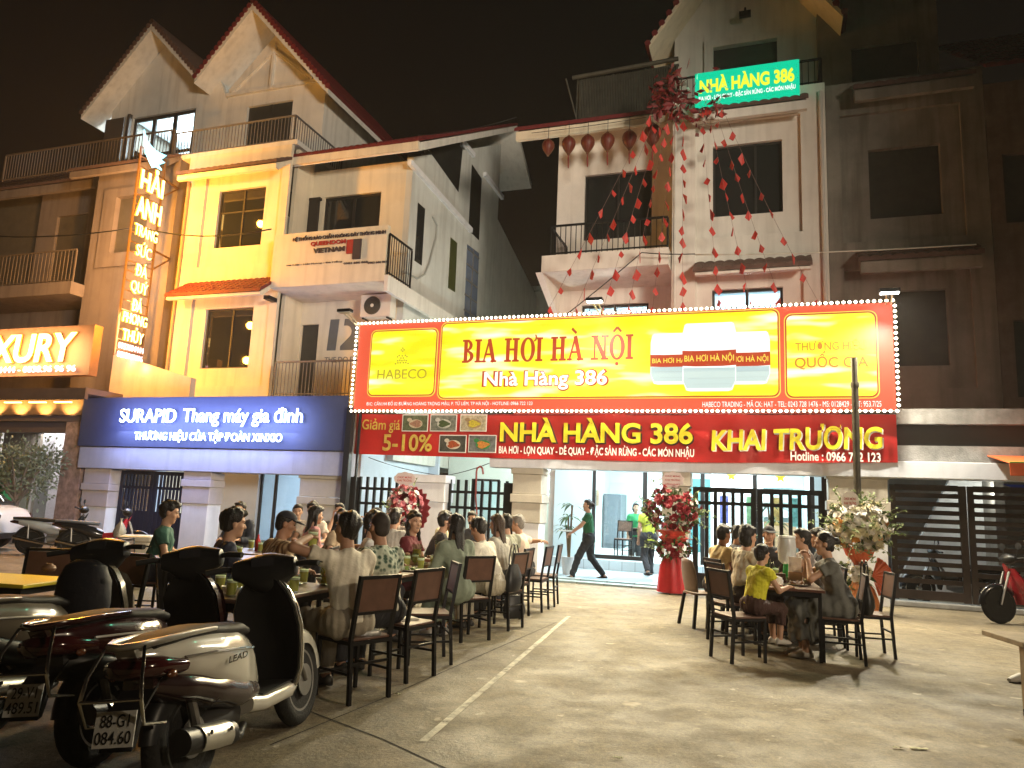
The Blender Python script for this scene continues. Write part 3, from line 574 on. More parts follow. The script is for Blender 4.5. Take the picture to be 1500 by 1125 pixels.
b = MB(); b.box(3.72, 9, .05, .3, 3.32, 3.6); b.box(3.72, 9, .3, 2.0, 3.45, 3.6); obj('parapet', b, M('dirty_parapet', (.27, .26, .24), .9, var=.45, scale=2.5, bump=.3, streak=.6), U_)
b = MB(); b.box(3.72, 9, .25, .4, 2.92, 3.319); obj('shadow_band', b, M('recess_shade_dark', (.05, .048, .045), .8), U_); b = MB(); b.box(3.72, 9, .1, .3, 2.62, 2.919); obj('parapet_band', b, M('dirty_parapet'), U_)  # near-black strip paints in the shade of the recess below the parapet
b = MB(); b.prism([(4.0, 0), (7, 0), (7, 2.5), (5.2, 2.5)], 3.2, 3.4); b.box(3.5, 9, 6, 6.1, 0, 2.6); obj('stair_wall', b, M('pale_grey_plaster', (.45, .45, .43), .85, var=.2), U_)
light('stairwell_light', 'POINT', Wf(5.8, 2.4, 2.2), 70, (.95, .97, .9), size=.2)
E_ = fthing('end_house', 'unlit brown house with dark openings at the right end', 'house', (7.5, 2, 0))
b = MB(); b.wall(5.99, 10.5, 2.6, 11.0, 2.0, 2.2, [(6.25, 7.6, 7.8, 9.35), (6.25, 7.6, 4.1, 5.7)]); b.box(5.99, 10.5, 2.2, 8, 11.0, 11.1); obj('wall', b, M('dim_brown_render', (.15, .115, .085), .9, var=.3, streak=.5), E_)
for z0, z1 in ((7.75, 9.4), (4.05, 5.75)): b = MB(); b.box(6.2, 7.65, 2.15, 2.19, z0, z1); obj('window', b, M('dark_opening'), E_)
b = MB(); tile_roof(b, 5.9, 10.5, 1.4, 11.1, 6, 14.5, rows=10); obj('roof', b, TILE, E_, smooth=40)
# ================================================================== pale buildings behind the alley
B_ = fthing('rear_annex', 'white rear annex with lit windows behind the black fence', 'building', (-6, 7, 0))
AW = M('greenish_white_wall', (.58, .66, .62), .8, var=.08)
b = MB(); b.wall(-8.4, -3.95, 0, 3.3, 7, 7.2, [(-5.9, -4.6, 1.6, 2.9), (-7.6, -6.6, .1, 2.3)]); b.box(-8.4, -3.95, 7, 9.6, 3.3, 3.45); obj('wall', b, AW, B_)
window(B_, -5.9, -4.6, 1.6, 2.9, 7, mull=(.5,), fr=.06, gm=GLASS); window(B_, -7.6, -6.6, .1, 2.3, 7, mull=(), fr=.07, gm=GLASS, name='glass_door')
b = MB(); b.box(-8.4, -3.95, 9.5, 9.6, 0, 3.3); obj('back_room', b, ROOMW, B_)
b = MB(); b.lathe([(0, 2.62), (.12, 2.6), (.12, 2.7), (0, 2.72)], (-5.3, 7.8, 0)); obj('ceiling_lamp', b, ME('cool_ceiling_lamp', (.85, .95, 1), 14), B_)
light('annex_light', 'POINT', Wf(-5.6, 8.2, 2.6), 260, (.85, 1, .95), size=.2); light('yard_light', 'POINT', Wf(-5.6, 4.2, 3.0), 300, (.86, 1, .92), size=.25)
H_ = fthing('backstreet_house', 'plain pale house with stepped roof far down the alley', 'house', (-7, 16, 0))
b = MB(); b.box(-8.6, -4.5, 16, 22, 0, 11.2); b.box(-8.6, -2.5, 22.01, 30, 0, 11.5); b.prism([(16, 11.2), (22, 11.2), (22, 13)], -8.6, -8.3, plane='yz'); b.box(-8.7, -4.3, 15.8, 16, 11.21, 11.4); obj('wall', b, M('dim_pale_wall', (.36, .37, .33), .9, var=.15, streak=.4), H_)
b = MB(); b.box(-4.49, -4.44, 17.5, 18.6, 8, 9.6); b.box(-7.4, -6.4, 15.94, 15.99, 8, 9.5); obj('window', b, DGLASS, H_)
# ================================================================== signs
YEL = None
def sign_yellow():
    m = bpy.data.materials.new('lit_yellow_film'); m.use_nodes = True; n = m.node_tree.nodes; l = m.node_tree.links; b = n['Principled BSDF']; t = n.new('ShaderNodeTexCoord')
    mp = n.new('ShaderNodeMapping'); mp.inputs['Scale'].default_value = (.55, 1, 3.2); l.new(t.outputs['Object'], mp.inputs[0])
    no = n.new('ShaderNodeTexNoise'); no.inputs['Scale'].default_value = 1.15; no.inputs['Detail'].default_value = 2; l.new(mp.outputs[0], no.inputs[0])    # tube lamps behind the film
    r = n.new('ShaderNodeValToRGB'); l.new(no.outputs['Fac'], r.inputs[0]); e = r.color_ramp.elements; e[0].position = .38; e[0].color = (.93, .86, .004, 1); e[1].position = .70; e[1].color = (1.6, 1.6, 1.0, 1); k = e.new(.54); k.color = (1.05, 1.02, .04, 1)
    l.new(r.outputs[0], b.inputs['Emission Color']); b.inputs['Emission Strength'].default_value = .71; b.inputs['Base Color'].default_value = (.11, .10, .005, 1); b.inputs['Roughness'].default_value = .4; return m
YEL = sign_yellow(); RED = ME('lit_red_film', (.82, .10, .045), 1.0); DRED = ME('lit_dark_red_print', (.52, .05, .012), 1.0); LWHITE = ME('lit_white_film', (1, 1, .96), 1.15); GOLDL = ME('lit_gold_print', (1.0, .80, .10), 1.0)
S_ = fthing('beer_sign', 'long lit yellow beer sign with red border and bulbs all round', 'sign', (-1.9, -.3, 3.5))
SY = -.42
b = MB(); b.box(-7.6, 3.68, SY, -.12, 3.52, 5.54); obj('sign_box', b, RED, S_, bevel=.01)
def plate(name, u0, u1, z0, z1, y, m, par, r=.12, corners=(1, 1, 1, 1), th=.012):
    b = MB(); b.prism(rrect(u0, u1, z0, z1, r, 6, corners), y-th, y); return obj(name, b, m, par)
px_ = lambda x, y: P(x, y, SY)
for q_ in ((541, 640, 482, 581), (644, 1143, 462, 584), (1149, 1287, 457, 584)):
    u0, u1, z0, z1 = R(*q_, SY)
    b = MB(); b.prism(rrect(u0, u1, z0, z1, .14, 6), SY-.006, SY+.01); obj('panel_outline', b, GOLDL, S_)
    b = MB(); b.prism(rrect(u0+.018, u1-.018, z0+.018, z1-.018, .13, 6), SY-.012, SY+.01); obj('panel_line', b, DRED, S_)
    b = MB(); b.prism(rrect(u0+.045, u1-.045, z0+.045, z1-.045, .115, 6), SY-.018, SY+.01); obj('yellow_panel', b, YEL, S_)
F_ = lambda u, z, d=.018: ((u, SY-d, z), (1, 0, 0), (0, 0, 1), (0, -1, 0))
def T(par, s, m, u, z, w, h, d=.018, ext=.006, **k): return text('lettering', s, m, par, w, h, F_(u, z, d), ext=ext, **k)
def slab_serif(s, m, u, z, w, h):                                # capitals with bracketed feet
    o = T(S_, s, m, u, z, w, h, bold=.022); return o
def serif_text(par, s, m, u, z, w, h, d=.018, sw=.16):
    """Roman capitals from strokes: thick and thin stems with slab feet"""
    b = MB(); t = h*.2; thn = h*.085; y0, y1 = SY-d-.006, SY-d
    adv = {'B': .72, 'I': .40, 'A': .86, 'H': .92, 'O': .84, 'N': .92, ' ': .38}
    def bar(p, q, wd): 
        v = Vector((q[0]-p[0], q[1]-p[1])); nn = Vector((-v.y, v.x)).normalized()*wd/2
        b.prism([(p[0]-nn.x, p[1]-nn.y), (q[0]-nn.x, q[1]-nn.y), (q[0]+nn.x, q[1]+nn.y), (p[0]+nn.x, p[1]+nn.y)], y0-random.random()*.001, y1)
    def stem(x, wd=None): bar((x, 0), (x, h), wd or t); bar((x-t*.95, thn*.5), (x+t*.95, thn*.5), thn); bar((x-t*.95, h-thn*.5), (x+t*.95, h-thn*.5), thn)
    def ring(cx, cz, a, c, ti, tt, a0=0, a1=360, n=28):
        out = [(cx+a*cos(radians(a0+(a1-a0)*i/n)), cz+c*sin(radians(a0+(a1-a0)*i/n))) for i in range(n+1)]; inn = [(cx+(a-ti)*cos(radians(a0+(a1-a0)*i/n)), cz+(c-tt)*sin(radians(a0+(a1-a0)*i/n))) for i in range(n+1)]
        for i in range(n): b.prism([out[i], out[i+1], inn[i+1], inn[i]], y0, y1)
    x = 0; items = []
    i = 0
    for ch, mark in s:
        wd = adv[ch]*h; k = len(b.v); c = x+wd/2
        if ch == 'I': stem(c)
        elif ch == 'H': stem(x+.24*h); stem(x+wd-.24*h); bar((x+.24*h, h*.52), (x+wd-.24*h, h*.52), thn)
        elif ch == 'N': stem(x+.2*h, thn*1.2); stem(x+wd-.2*h, thn*1.2); bar((x+.2*h, h-.05*h), (x+wd-.2*h, .05*h), t)
        elif ch == 'A': bar((c, h), (x+.12*h, 0), thn*1.1); bar((c-.02*h, h), (x+wd-.16*h, 0), t); bar((x+.24*h, h*.34), (x+wd-.28*h, h*.34), thn); bar((x, thn/2), (x+.26*h, thn/2), thn); bar((x+wd-.34*h, thn/2), (x+wd, thn/2), thn)
        elif ch == 'O': ring(c, h/2, wd*.47, h*.52, t, thn)
        elif ch == 'B': stem(x+.2*h); ring(x+.24*h, h*.75, .34*h, .25*h, t*.9, thn, -90, 90, 14); ring(x+.24*h, h*.27, .42*h, .27*h, t, thn, -90, 90, 14)
        if mark:
            if '`' in mark: bar((c-.2*h, h*1.32), (c+.04*h, h*1.12), thn*1.3)
            if '^' in mark: bar((c-.2*h, h*1.12), (c, h*1.3), thn*1.1); bar((c, h*1.3), (c+.2*h, h*1.12), thn*1.1)
            if '.' in mark: b.prism(ell(c, -.17*h, .09*h, .08*h, 12), y0, y1)
            if "'" in mark: ring(x+wd*.9, h*1.0, .15*h, .17*h, .09*h, .06*h, -100, 60, 8)
        x += wd
    k = w/x; b.v = [((p[0]*k + u-w/2), p[1], p[2]*(1)+z-h/2) for p in b.v]
    return obj('lettering', b, m, par)
A0 = lambda s: [(c, None) for c in s]
def TR(par, s, m, x0, x1, y0, y1, d=.018, ext=.006, **k): q = R(x0, x1, y0, y1, SY-d); return T(par, s, m, (q[0]+q[1])/2, (q[2]+q[3])/2, q[1]-q[0], q[3]-q[2], d, ext, **k)
q = R(678, 928, 494, 529, SY); serif_text(S_, A0('BIA H')+[('O', "'"), ('I', None), (' ', None), ('H', None), ('A', '`'), (' ', None), ('N', None), ('O', '^.'), ('I', None)], DRED, (q[0]+q[1])/2, (q[2]+q[3])/2, q[1]-q[0], q[3]-q[2])
TR(S_, 'Nhà Hàng 386', DRED, 706, 892, 541, 573, bold=.05); TR(S_, 'Nhà Hàng 386', LWHITE, 709, 889, 543, 571, d=.026, bold=.018)
ORG_ = ME('lit_orange_print', (.62, .22, .02), 1); OLIVE = ME('lit_olive_print', (.46, .34, .03), 1)
TR(S_, 'HABECO', OLIVE, 553, 625, 541, 555); eu, ez = P(590, 521, SY)
b = MB()                                                          # small dotted emblem above the company name
for k, (a, c) in enumerate([(0, .34), (-.035, .30), (.035, .30), (0, .27), (-.12, .14), (.12, .14), (-.08, .17), (.08, .17), (0, .16), (-.11, .05), (-.055, .06), (0, .05), (.055, .06), (.11, .05), (-.1, 0), (-.04, .0), (.04, 0), (.1, 0), (-.16, -.02), (.16, -.02), (-.03, .11), (.03, .11)]): b.prism(ell(eu+a, ez-.17+c, .02, .018, 8), SY-.024, SY-.018)
obj('emblem', b, OLIVE, S_)
TR(S_, 'THƯƠNG HIỆU', ORG_, 1165, 1268, 497, 516); TR(S_, 'QUỐC GIA', ORG_, 1164, 1272, 514, 541, bold=.012)
TR(S_, 'Đ/C: CĂN H4 ĐỒ 02 ĐƯỜNG HOÀNG TRỌNG MẬU, P. TỪ LIÊM, TP HÀ NỘI - HOTLINE: 0966 722 123', LWHITE, 537, 780, 586, 595, d=.0, ext=.004); TR(S_, 'HABECO TRADING - MÃ CK: HAT - TEL: 0243 728 1476 - MS: 0128429 - ĐT: 953.7/25', LWHITE, 1029, 1291, 586, 596, d=.0, ext=.004)
KEG = ME('lit_keg_white', (.98, 1.0, .97), 1.15); KEGG = ME('lit_keg_grey', (.50, .64, .64), 1.0); KEGL = ME('lit_keg_line', (.42, .52, .52), 1.0)
for kx0, kx1, ky0, ky1, d, by0, by1 in ((953, 1026, 488, 563, .018, 519, 537), (1054, 1128, 486, 563, .018, 516, 536), (1000, 1078, 473, 573, .034, 513, 536)):
    q = R(kx0, kx1, ky0, ky1, SY-d); u, w, z0, z1 = (q[0]+q[1])/2, (q[1]-q[0])/2, q[2], q[3]
    b = MB(); h = z1-z0; b.prism([(u-w*.86, z0+.02), (u-w*.7, z0), (u+w*.7, z0), (u+w*.86, z0+.02), (u+w, z0+.22), (u+w, z1-.18), (u+w*.93, z1-.03), (u+w*.86, z1), (u-w*.86, z1), (u-w*.93, z1-.03), (u-w, z1-.18), (u-w, z0+.22)], SY-d-.008, SY-d); k = obj('keg', b, KEG, S_)
    b = MB(); b.prism([(u-w*.84, z0+.06), (u+w*.84, z0+.06), (u+w*.97, z0+.2), (u+w*.97, z0+h*.34), (u-w*.97, z0+h*.34), (u-w*.97, z0+.2)], SY-d-.010, SY-d-.004); obj('keg_shade', b, KEGG, k)
    b = MB(); b.box(u-w*.8, u+w*.95, SY-d-.012, SY-d-.008, z0+.255, z0+.262); b.box(u-w*.6, u+w*.8, SY-d-.012, SY-d-.008, z0+.14, z0+.145); obj('keg_line', b, KEGL, k)
    q = R(kx0, kx1, by0, by1, SY-d); zc, band = (q[2]+q[3])/2, (q[3]-q[2])/2; b = MB(); b.prism([(u-w*1.01, zc+band), (u-w*.5, zc+band*.93), (u+w*.5, zc+band*.93), (u+w*1.01, zc+band), (u+w*1.01, zc-band*.95), (u+w*.5, zc-band*1.05), (u-w*.5, zc-band*1.05), (u-w*1.01, zc-band*.95)], SY-d-.014, SY-d-.008); obj('keg_band', b, DRED, k)
    T(k, 'BIA HƠI HÀ NỘI', GOLDL, u, zc, w*1.86, band*1.25, d=d+.016, bold=.01)
BULB = ME('warm_led_bulb', (1, .86, .62), 7.0)
b = MB()
def blob(b, u, y, z, r): b.lathe([(0, -r), (r*.8, -r*.5), (r, 0), (r*.8, r*.5), (0, r)], (u, y, z), 6)
n = 108
for i in range(n+1):
    f = i/n; blob(b, -7.62+11.3*f, SY-.05, 5.56, .032); blob(b, -7.62+11.3*f, SY-.05, 3.49, .032)
for i in range(1, 20):
    f = i/20; blob(b, -7.64, SY-.05, 3.49+2.07*f, .032); blob(b, 3.71, SY-.05, 3.49+2.07*f, .032)
o = obj('led_bulbs', b, BULB, S_); o['kind'] = 'stuff'
b = MB(); b.tube([(-7.64, SY-.02, 3.49), (3.71, SY-.02, 3.49), (3.71, SY-.02, 5.56), (-7.64, SY-.02, 5.56)], .012, 5, closed=True); b.box(-7.5, 3.6, -.1, -.04, 3.6, 3.7); b.box(-7.5, 3.6, -.1, -.04, 5.3, 5.4); obj('bulb_cord', b, BLACKM, S_)
light('beer_sign_light', 'AREA', Wf(-1.95, SY-.16, 4.5), 1500, (1, .82, .48), Wf(-1.95, SY-6, 1.2), 11, 1.8)
# floods on arms at the sign's top edge
def flood(px, py, lit, lab, power, tgt):
    u, z = P(px, py, SY-.55); o = fthing('flood_lamp', lab, 'flood lamp', (u, SY, z), 'flood lamps on arms above the beer sign')
    b = MB(); b.bar((u+.02, SY+.05, 5.5), (u-.05, SY-.5, z-.03), .025, .025); b.bar((u+.1, SY+.05, 5.5), (u+.05, SY-.5, z-.03), .025, .025); obj('arm', b, M('pale_arm_metal', (.6, .55, .42), .5, metal=.4), o)
    b = MB(); b.box(u-.17, u+.17, SY-.62, SY-.46, z-.02, z+.05); obj('housing', b, BLACKM, o, bevel=.008)
    b = MB(); b.box(u-.15, u+.15, SY-.6, SY-.48, z-.035, z-.02); obj('lens', b, ME('flood_lens', (1, .98, .9), 16) if lit else M('flood_lens_off', (.5, .5, .48), .2), o)
    if power: light('flood_light', 'SPOT', Wf(u, SY-.6, z-.08), power, (1, .93, .76), tgt, .12, spot=150, blend=.7)
flood(871, 440, True, 'lit flood lamp on a thin arm above the beer barrel picture', 850, Wf(-1.6, -2.6, 0))
flood(1303, 427, True, 'flood lamp on twin arms at the sign corner beside the dark house', 1250, Wf(2.9, -2.4, 0))
flood(505, 456, False, 'unlit flood lamp floating off the left end of the beer sign', 0, None)
# banner under the sign
BAN = fthing('opening_banner', 'red grand opening banner with food pictures hung below the beer sign', 'banner', (-1.95, -.26, 2.55))
BY = -.27
def wav(u): return .018*sin(u*3.1)+.012*sin(u*7.7+1)+.01*sin(u*1.3+2)
b = MB(); nu, nz = 220, 14; vs = []
for j in range(nz+1):
    for i in range(nu+1):
        u = -7.58+11.27*i/nu; z0 = 2.52+.03*sin((u+7.6)/11.3*pi)*-1+.05*max(0, (u-.5)/3); z = z0+(3.45-z0)*j/nz
        vs.append((u, BY-wav(u)*(1-.4*j/nz)-.008*sin(u*2+z*9), z))
b.add(vs, [(j*(nu+1)+i, j*(nu+1)+i+1, (j+1)*(nu+1)+i+1, (j+1)*(nu+1)+i) for j in range(nz) for i in range(nu)])
BANR = M('banner_red_vinyl', (.50, .022, .02), .42, var=.12, scale=2)
o = obj('cloth', b, BANR, BAN, smooth=180)
BT = M('banner_yellow_print', (.78, .66, .03), .5, var=.05); BW = M('banner_white_print', (.80, .78, .74), .5, var=.04); BG = M('banner_gold_print', (.62, .44, .08), .5, var=.25, scale=12); BS = M('banner_shadow_print', (.06, .03, .02), .6)
def BTx(s, m, u, z, w, h, d=.05, **k): return text('lettering', s, m, BAN, w, h, ((u, BY-d, z), (1, 0, 0), (0, 0, 1), (0, -1, 0)), ext=.003, wave=lambda a: wav(u+a)*.9, **k)
def BR(s, m, x0, x1, y0, y1, d=.05, o=0, **k): q = R(x0, x1, y0, y1, BY-d); return BTx(s, m, (q[0]+q[1])/2+o, (q[2]+q[3])/2-o, q[1]-q[0], q[3]-q[2], d=d, **k)
BR('Giảm giá', BG, 531, 586, 613, 634, bold=.01); BR('5-10%', BG, 560, 634, 636, 661, bold=.02)
BR('NHÀ HÀNG 386', BS, 733, 1015, 612, 649, d=.045, o=.03, bold=.05); BR('NHÀ HÀNG 386', BT, 733, 1015, 612, 649, d=.055, bold=.03)
BR('BIA HƠI - LỢN QUAY - DÊ QUAY - ĐẶC SẢN RỪNG - CÁC MÓN NHẬU', BW, 731, 1017, 652, 670, bold=.025)
q = R(1042, 1293, 620, 661, BY-.05)
for s, m, dd, of in (('KHAI TRƯƠNG', BW, .045, .02), ('KHAI TRƯƠNG', BT, .055, 0)):
    text('lettering', s, m, BAN, q[1]-q[0], (q[3]-q[2])*.92, (((q[0]+q[1])/2+of, BY-dd, (q[2]+q[3])/2-of), (.9985, 0, .03), (-.0, 0, 1), (0, -1, 0)), ext=.003, bold=.03+of*.3, shear=.05, wave=lambda a: wav(1.72+a)*.9)
BR('Hotline : 0966 722 123', BW, 1158, 1290, 662, 676, bold=.022)
for (x0, x1, y0, y1), cs in zip(((589, 627, 607, 632), (630, 669, 607, 632), (674, 713, 607, 632), (643, 683, 637, 663), (686, 727, 637, 663)), (((.10, .12, .06), (.35, .18, .12), (.5, .42, .3)), ((.16, .17, .14), (.06, .09, .03), (.5, .5, .45)), ((.42, .36, .25), (.55, .45, .05), (.3, .2, .1)), ((.06, .06, .05), (.35, .07, .02), (.6, .55, .45)), ((.14, .15, .15), (.5, .2, .04), (.03, .2, .05)))):
    u0, u1, z0, z1 = R(x0, x1, y0, y1, BY-.05); uc, zc = (u0+u1)/2, (z0+z1)/2
    b = MB(); b.prism([(u0, z0), (u1, z0), (u1, z1), (u0, z1)], BY-.046, BY-.04); f = obj('food_picture', b, BW, BAN)
    b = MB(); g = .02; b.prism([(u0+g, z0+g), (u1-g, z0+g), (u1-g, z1-g), (u0+g, z1-g)], BY-.05, BY-.045); obj('picture_ground', b, M('print_%d_ground' % x0, cs[0], .5, var=.6, scale=14), f)
    b = MB(); b.prism(ell(uc+.02, zc-.02, .17, .1, 20), BY-.053, BY-.049); b.prism(ell(uc-.14, zc+.07, .06, .045, 14), BY-.053, BY-.049); obj('dish_rim', b, M('print_%d_rim' % x0, cs[2], .5, var=.3, scale=20), f)
    b = MB(); pts = [(uc+.02+(.13+.03*sin(5*t+x0))*cos(t), zc-.02+(.075+.02*sin(3*t+x0))*sin(t)) for t in [2*pi*i/22 for i in range(22)]]; b.prism(pts, BY-.056, BY-.052); obj('dish', b, M('print_%d_food' % x0, cs[1], .5, var=.6, scale=30), f)
b = MB()
for u in (-7.58, -3.9, 0, 3.69): b.tube([(u, BY, 3.44), (u, BY+.03, 3.6)], .006, 4)
b.tube([(-7.58, BY, 3.46), (-3.9, BY, 3.43), (0, BY, 3.44), (3.69, BY, 3.47)], .008, 4); obj('hanging_cord', b, BLACKM, BAN)
# green rooftop sign
GS = fthing('green_sign', 'lit green restaurant sign on the top balcony railing', 'sign', (1.07, 1.5, 11.05)); b = MB(); b.box(-.1, 2.24, 1.5, 1.64, 11.08, 11.93); obj('sign_box', b, ME('lit_green_film', (.0, .62, .33), 1.0), GS, bevel=.006)
LY = ME('lit_lime_yellow', (.85, .95, .04), 1.1)
text('lettering', 'NHÀ HÀNG 386', LY, GS, 2.12, .43, front_frame(1.07, 1.5, 11.6), ext=.008, bold=.04); text('lettering', 'BIA HƠI - LỢN QUAY - ĐẶC SẢN RỪNG - CÁC MÓN NHẬU', LWHITE, GS, 2.16, .17, front_frame(1.07, 1.5, 11.26), ext=.008, bold=.02)
b = MB(); b.box(0, .06, 1.64, 2.1, 11.5, 11.56); b.box(2.0, 2.06, 1.64, 2.1, 11.5, 11.56); obj('bracket', b, BLACKM, GS)
light('green_sign_light', 'AREA', Wf(1.07, 1.35, 11.5), 60, (.2, 1, .6), Wf(1.07, -5, 10.5), 2.2, .8)
# blue lit lift company sign
B2 = fthing('lift_sign', 'dark blue fascia sign with glowing white lift company lettering', 'sign', (-12, -.3, 2.6)); b = MB(); b.box(-16.02, -7.82, -.3, .0, 2.58, 3.88); obj('fascia', b, M('blue_black_panel', (.055, .065, .12), .5, var=.12), B2, bevel=.008)
b = MB(); b.box(-7.819, -7.79, -.28, -.02, 2.2, 4.02); obj('side_panel', b, M('ochre_side_panel', (.7, .5, .15), .6), B2)
HALO = ME('blue_white_letter', (.80, .93, 1), 4.0)
def halo(s, u, z, w, h, **k):
    for nm, off, m in (('halo_lettering', .055, ME('blue_halo', (.16, .34, 1), 1.6)), ('lettering', .075, HALO)): text(nm, s, m, B2, w, h, ((u, -.3-off, z), (1, 0, 0), (0, 0, 1), (0, -1, 0)), ext=.015, **k)
for s_, q_ in (('SURAPID', (176, 258, 599, 619)), ('Thang máy gia đình', (268, 443, 597, 625)), ('THƯƠNG HIỆU CỦA TẬP ĐOÀN XINXIO', (197, 413, 630, 649))): q = R(*q_, -.38); halo(s_, (q[0]+q[1])/2, (q[2]+q[3])/2, q[1]-q[0], q[3]-q[2], bold=.008)
light('lift_sign_light', 'AREA', Wf(-11.9, -.95, 3.25), 150, (.34, .44, 1), Wf(-11.9, .3, 3.2), 5.6, .8); light('lift_sign_spill', 'AREA', Wf(-11.9, -.5, 3.2), 190, (.68, .76, 1), Wf(-11.9, -4, 0), 5.5, .8)
# neon vertical sign of the jewellery shop
V_ = fthing('neon_ladder_sign', 'tall vertical ladder sign with glowing yellow neon letters and blue bird', 'sign', (-15.95, .9, 5.4)); VU = -15.95
FR = lambda y, z, w=0: ((VU+.08, y, z), (0, 1, 0), (0, 0, 1), (1, 0, 0))
b = MB(); y0, y1 = .42, 1.36
for y in (y0, y1): b.bar((VU, y, 5.2), (VU, y, 11.5), .05, .05)
for k in range(22): b.bar((VU, y0, 5.4+k*.29), (VU, y1, 5.4+k*.29), .025, .025)
for z in (8.6, 10.9): b.bar((VU, y1, z), (VU, 2.0, z-.05), .05, .05); b.bar((VU, y1, z-.6), (VU, 2.0, z-.05), .04, .04)
obj('ladder_frame', b, M('rusty_sign_frame', (.10, .055, .025), .5), V_)
NEON = ME('neon_yellow', (1, .80, .28), 3.0); NRIM = ME('neon_rim', (1, .42, .02), 1.0)
for s, z, w, h, bo in (('HẢI', 10.62, .86, .78, .02), ('ANH', 9.68, .92, .62, .02), ('TRANG', 8.98, .84, .34, .0), ('SÚC', 8.45, .55, .46, .0), ('ĐÁ', 7.85, .42, .42, .0), ('QUÝ', 7.32, .6, .46, .0), ('ĐÁ', 6.80, .36, .42, .0), ('PHONG', 6.35, .86, .30, .0), ('THỦY', 5.90, .74, .44, .0)):
    s = 'SỨC' if s == 'SÚC' else s; text('lettering', s, NRIM, V_, w*1.03, h*1.03, ((VU+.045, (y0+y1)/2+.02, z), (0, 1, 0), (0, 0, 1), (1, 0, 0)), ext=.02, bold=bo+.012); text('lettering', s, NEON, V_, w, h, ((VU+.08, (y0+y1)/2+.02, z), (0, 1, 0), (0, 0, 1), (1, 0, 0)), ext=.02, bold=bo)
PINK = ME('neon_pink_white', (1, .55, .6), 2.6)
for s, z in (('0933834444', 5.5), ('0838969696', 5.25)): text('lettering', s, PINK, V_, .9, .17, ((VU+.08, (y0+y1)/2, z), (0, 1, 0), (0, 0, 1), (1, 0, 0)), ext=.02)
b = MB(); bird = [(.38, 12.0), (.5, 11.75), (.62, 11.68), (.75, 11.62), (.95, 11.58), (1.3, 11.62), (1.12, 11.4), (1.28, 11.38), (1.05, 11.2), (1.2, 11.1), (.98, 11.1), (.86, 11.02), (.72, 11.15), (.55, 11.35), (.44, 11.6)]
b.prism(bird, VU+.03, VU+.08, plane='yz'); obj('bird_emblem', b, ME('ice_blue_neon', (.22, .75, 1), 2.2), V_)

for z_ in (5.9, 7.1, 8.3, 9.5, 10.7): light('neon_sign_light', 'POINT', Wf(VU+.95, -.35, z_), 310, (1, .41, .035), size=.12)
light('neon_sign_backlight', 'AREA', Wf(VU-.2, .7, 8.2), 230, (1, .62, .36), Wf(VU-4, 2.1, 7.5), .7, 6); light('neon_pink_light', 'POINT', Wf(VU+.7, .8, 4.9), 9, (1, .30, .26), size=.2); light('bird_light', 'POINT', Wf(VU+.4, .7, 11.6), 14, (.3, .75, 1), size=.1)
# jewellery shop fascia
X_ = fthing('jewellery_sign', 'orange glowing shop fascia sign cut by the left photo edge', 'sign', (-18, -.3, 4.5)); b = MB(); b.box(-23, -15.95, -.32, -.05, 4.5, 5.9); obj('fascia', b, M('brown_fascia', (.15, .085, .05), .55, var=.2), X_)
for nm, off, m, bo in (('halo_lettering', .04, NRIM, .045), ('lettering', .07, NEON, .02)): text(nm, 'LUXURY', m, X_, 4.55, .82, ((-18.75, -.32-off, 5.28), (1, 0, 0), (0, 0, 1), (0, -1, 0)), ext=.02, bold=bo, shear=.08)
text('lettering', '0933.83.4444 - 0838.96 96 96', PINK, X_, 4.1, .18, ((-18.4, -.39, 4.68), (1, 0, 0), (0, 0, 1), (0, -1, 0)), ext=.02, bold=.01)
light('jewellery_sign_light', 'AREA', Wf(-18.4, -.9, 5.2), 260, (1, .52, .2), Wf(-18.4, .5, 5.0), 4, 1)
# company lettering on the balcony of the yellow house, painted logo under it
Y_ = fthing('balcony_sign', 'dark and red company lettering with block logo on cream balcony', 'sign', (-9.9, 1.6, 7.5)); DK = M('dark_letter', (.05, .04, .05), .5); RD = M('red_letter', (.35, .03, .03), .5)
BF = lambda u, z: ((u, 1.585, z), (1, 0, 0), (0, 0, 1), (0, -1, 0))
u, z = P(496, 345, 1.58); text('lettering', 'HỆ THỐNG RÀO CHẮN KHÔNG DÂY THÔNG MINH', DK, Y_, 2.95, .17, BF(u, z), ext=.03, bold=.02)
u, z = P(481, 356, 1.58); text('lettering', 'QUEENDOM', RD, Y_, 1.12, .14, BF(u, z), ext=.03, bold=.03); u, z = P(482, 366, 1.58); text('lettering', 'VIETNAM', DK, Y_, 1.0, .14, BF(u, z), ext=.03, bold=.03)
for (x0, x1, y0, y1), m in (((508, 517, 351, 371), RD), ((517, 528, 350, 379), DK)):
    q = R(x0, x1, y0, y1, 1.55); b = MB(); b.box(q[0], q[1], 1.54, 1.597, q[2], q[3]); obj('logo_block', b, m, Y_)
for x, wd in ((460, 1.8), (521, .75), (553, .6)): u, z = P(x, 386-(x-460)*.02, 1.58); text('lettering', 'Hà Nội - Hải Phòng - Đà Nẵng' if x == 460 else '0983 686 868', DK, Y_, wd, .06, BF(u, z), ext=.01, bold=.02)
D2 = fthing('wall_logo', 'large faded grey bar and hook logo painted on balcony wall', 'sign', (-10.3, 3.2, 5.8)); gm_ = M('grey_paint_logo', (.14, .15, .15), .8)
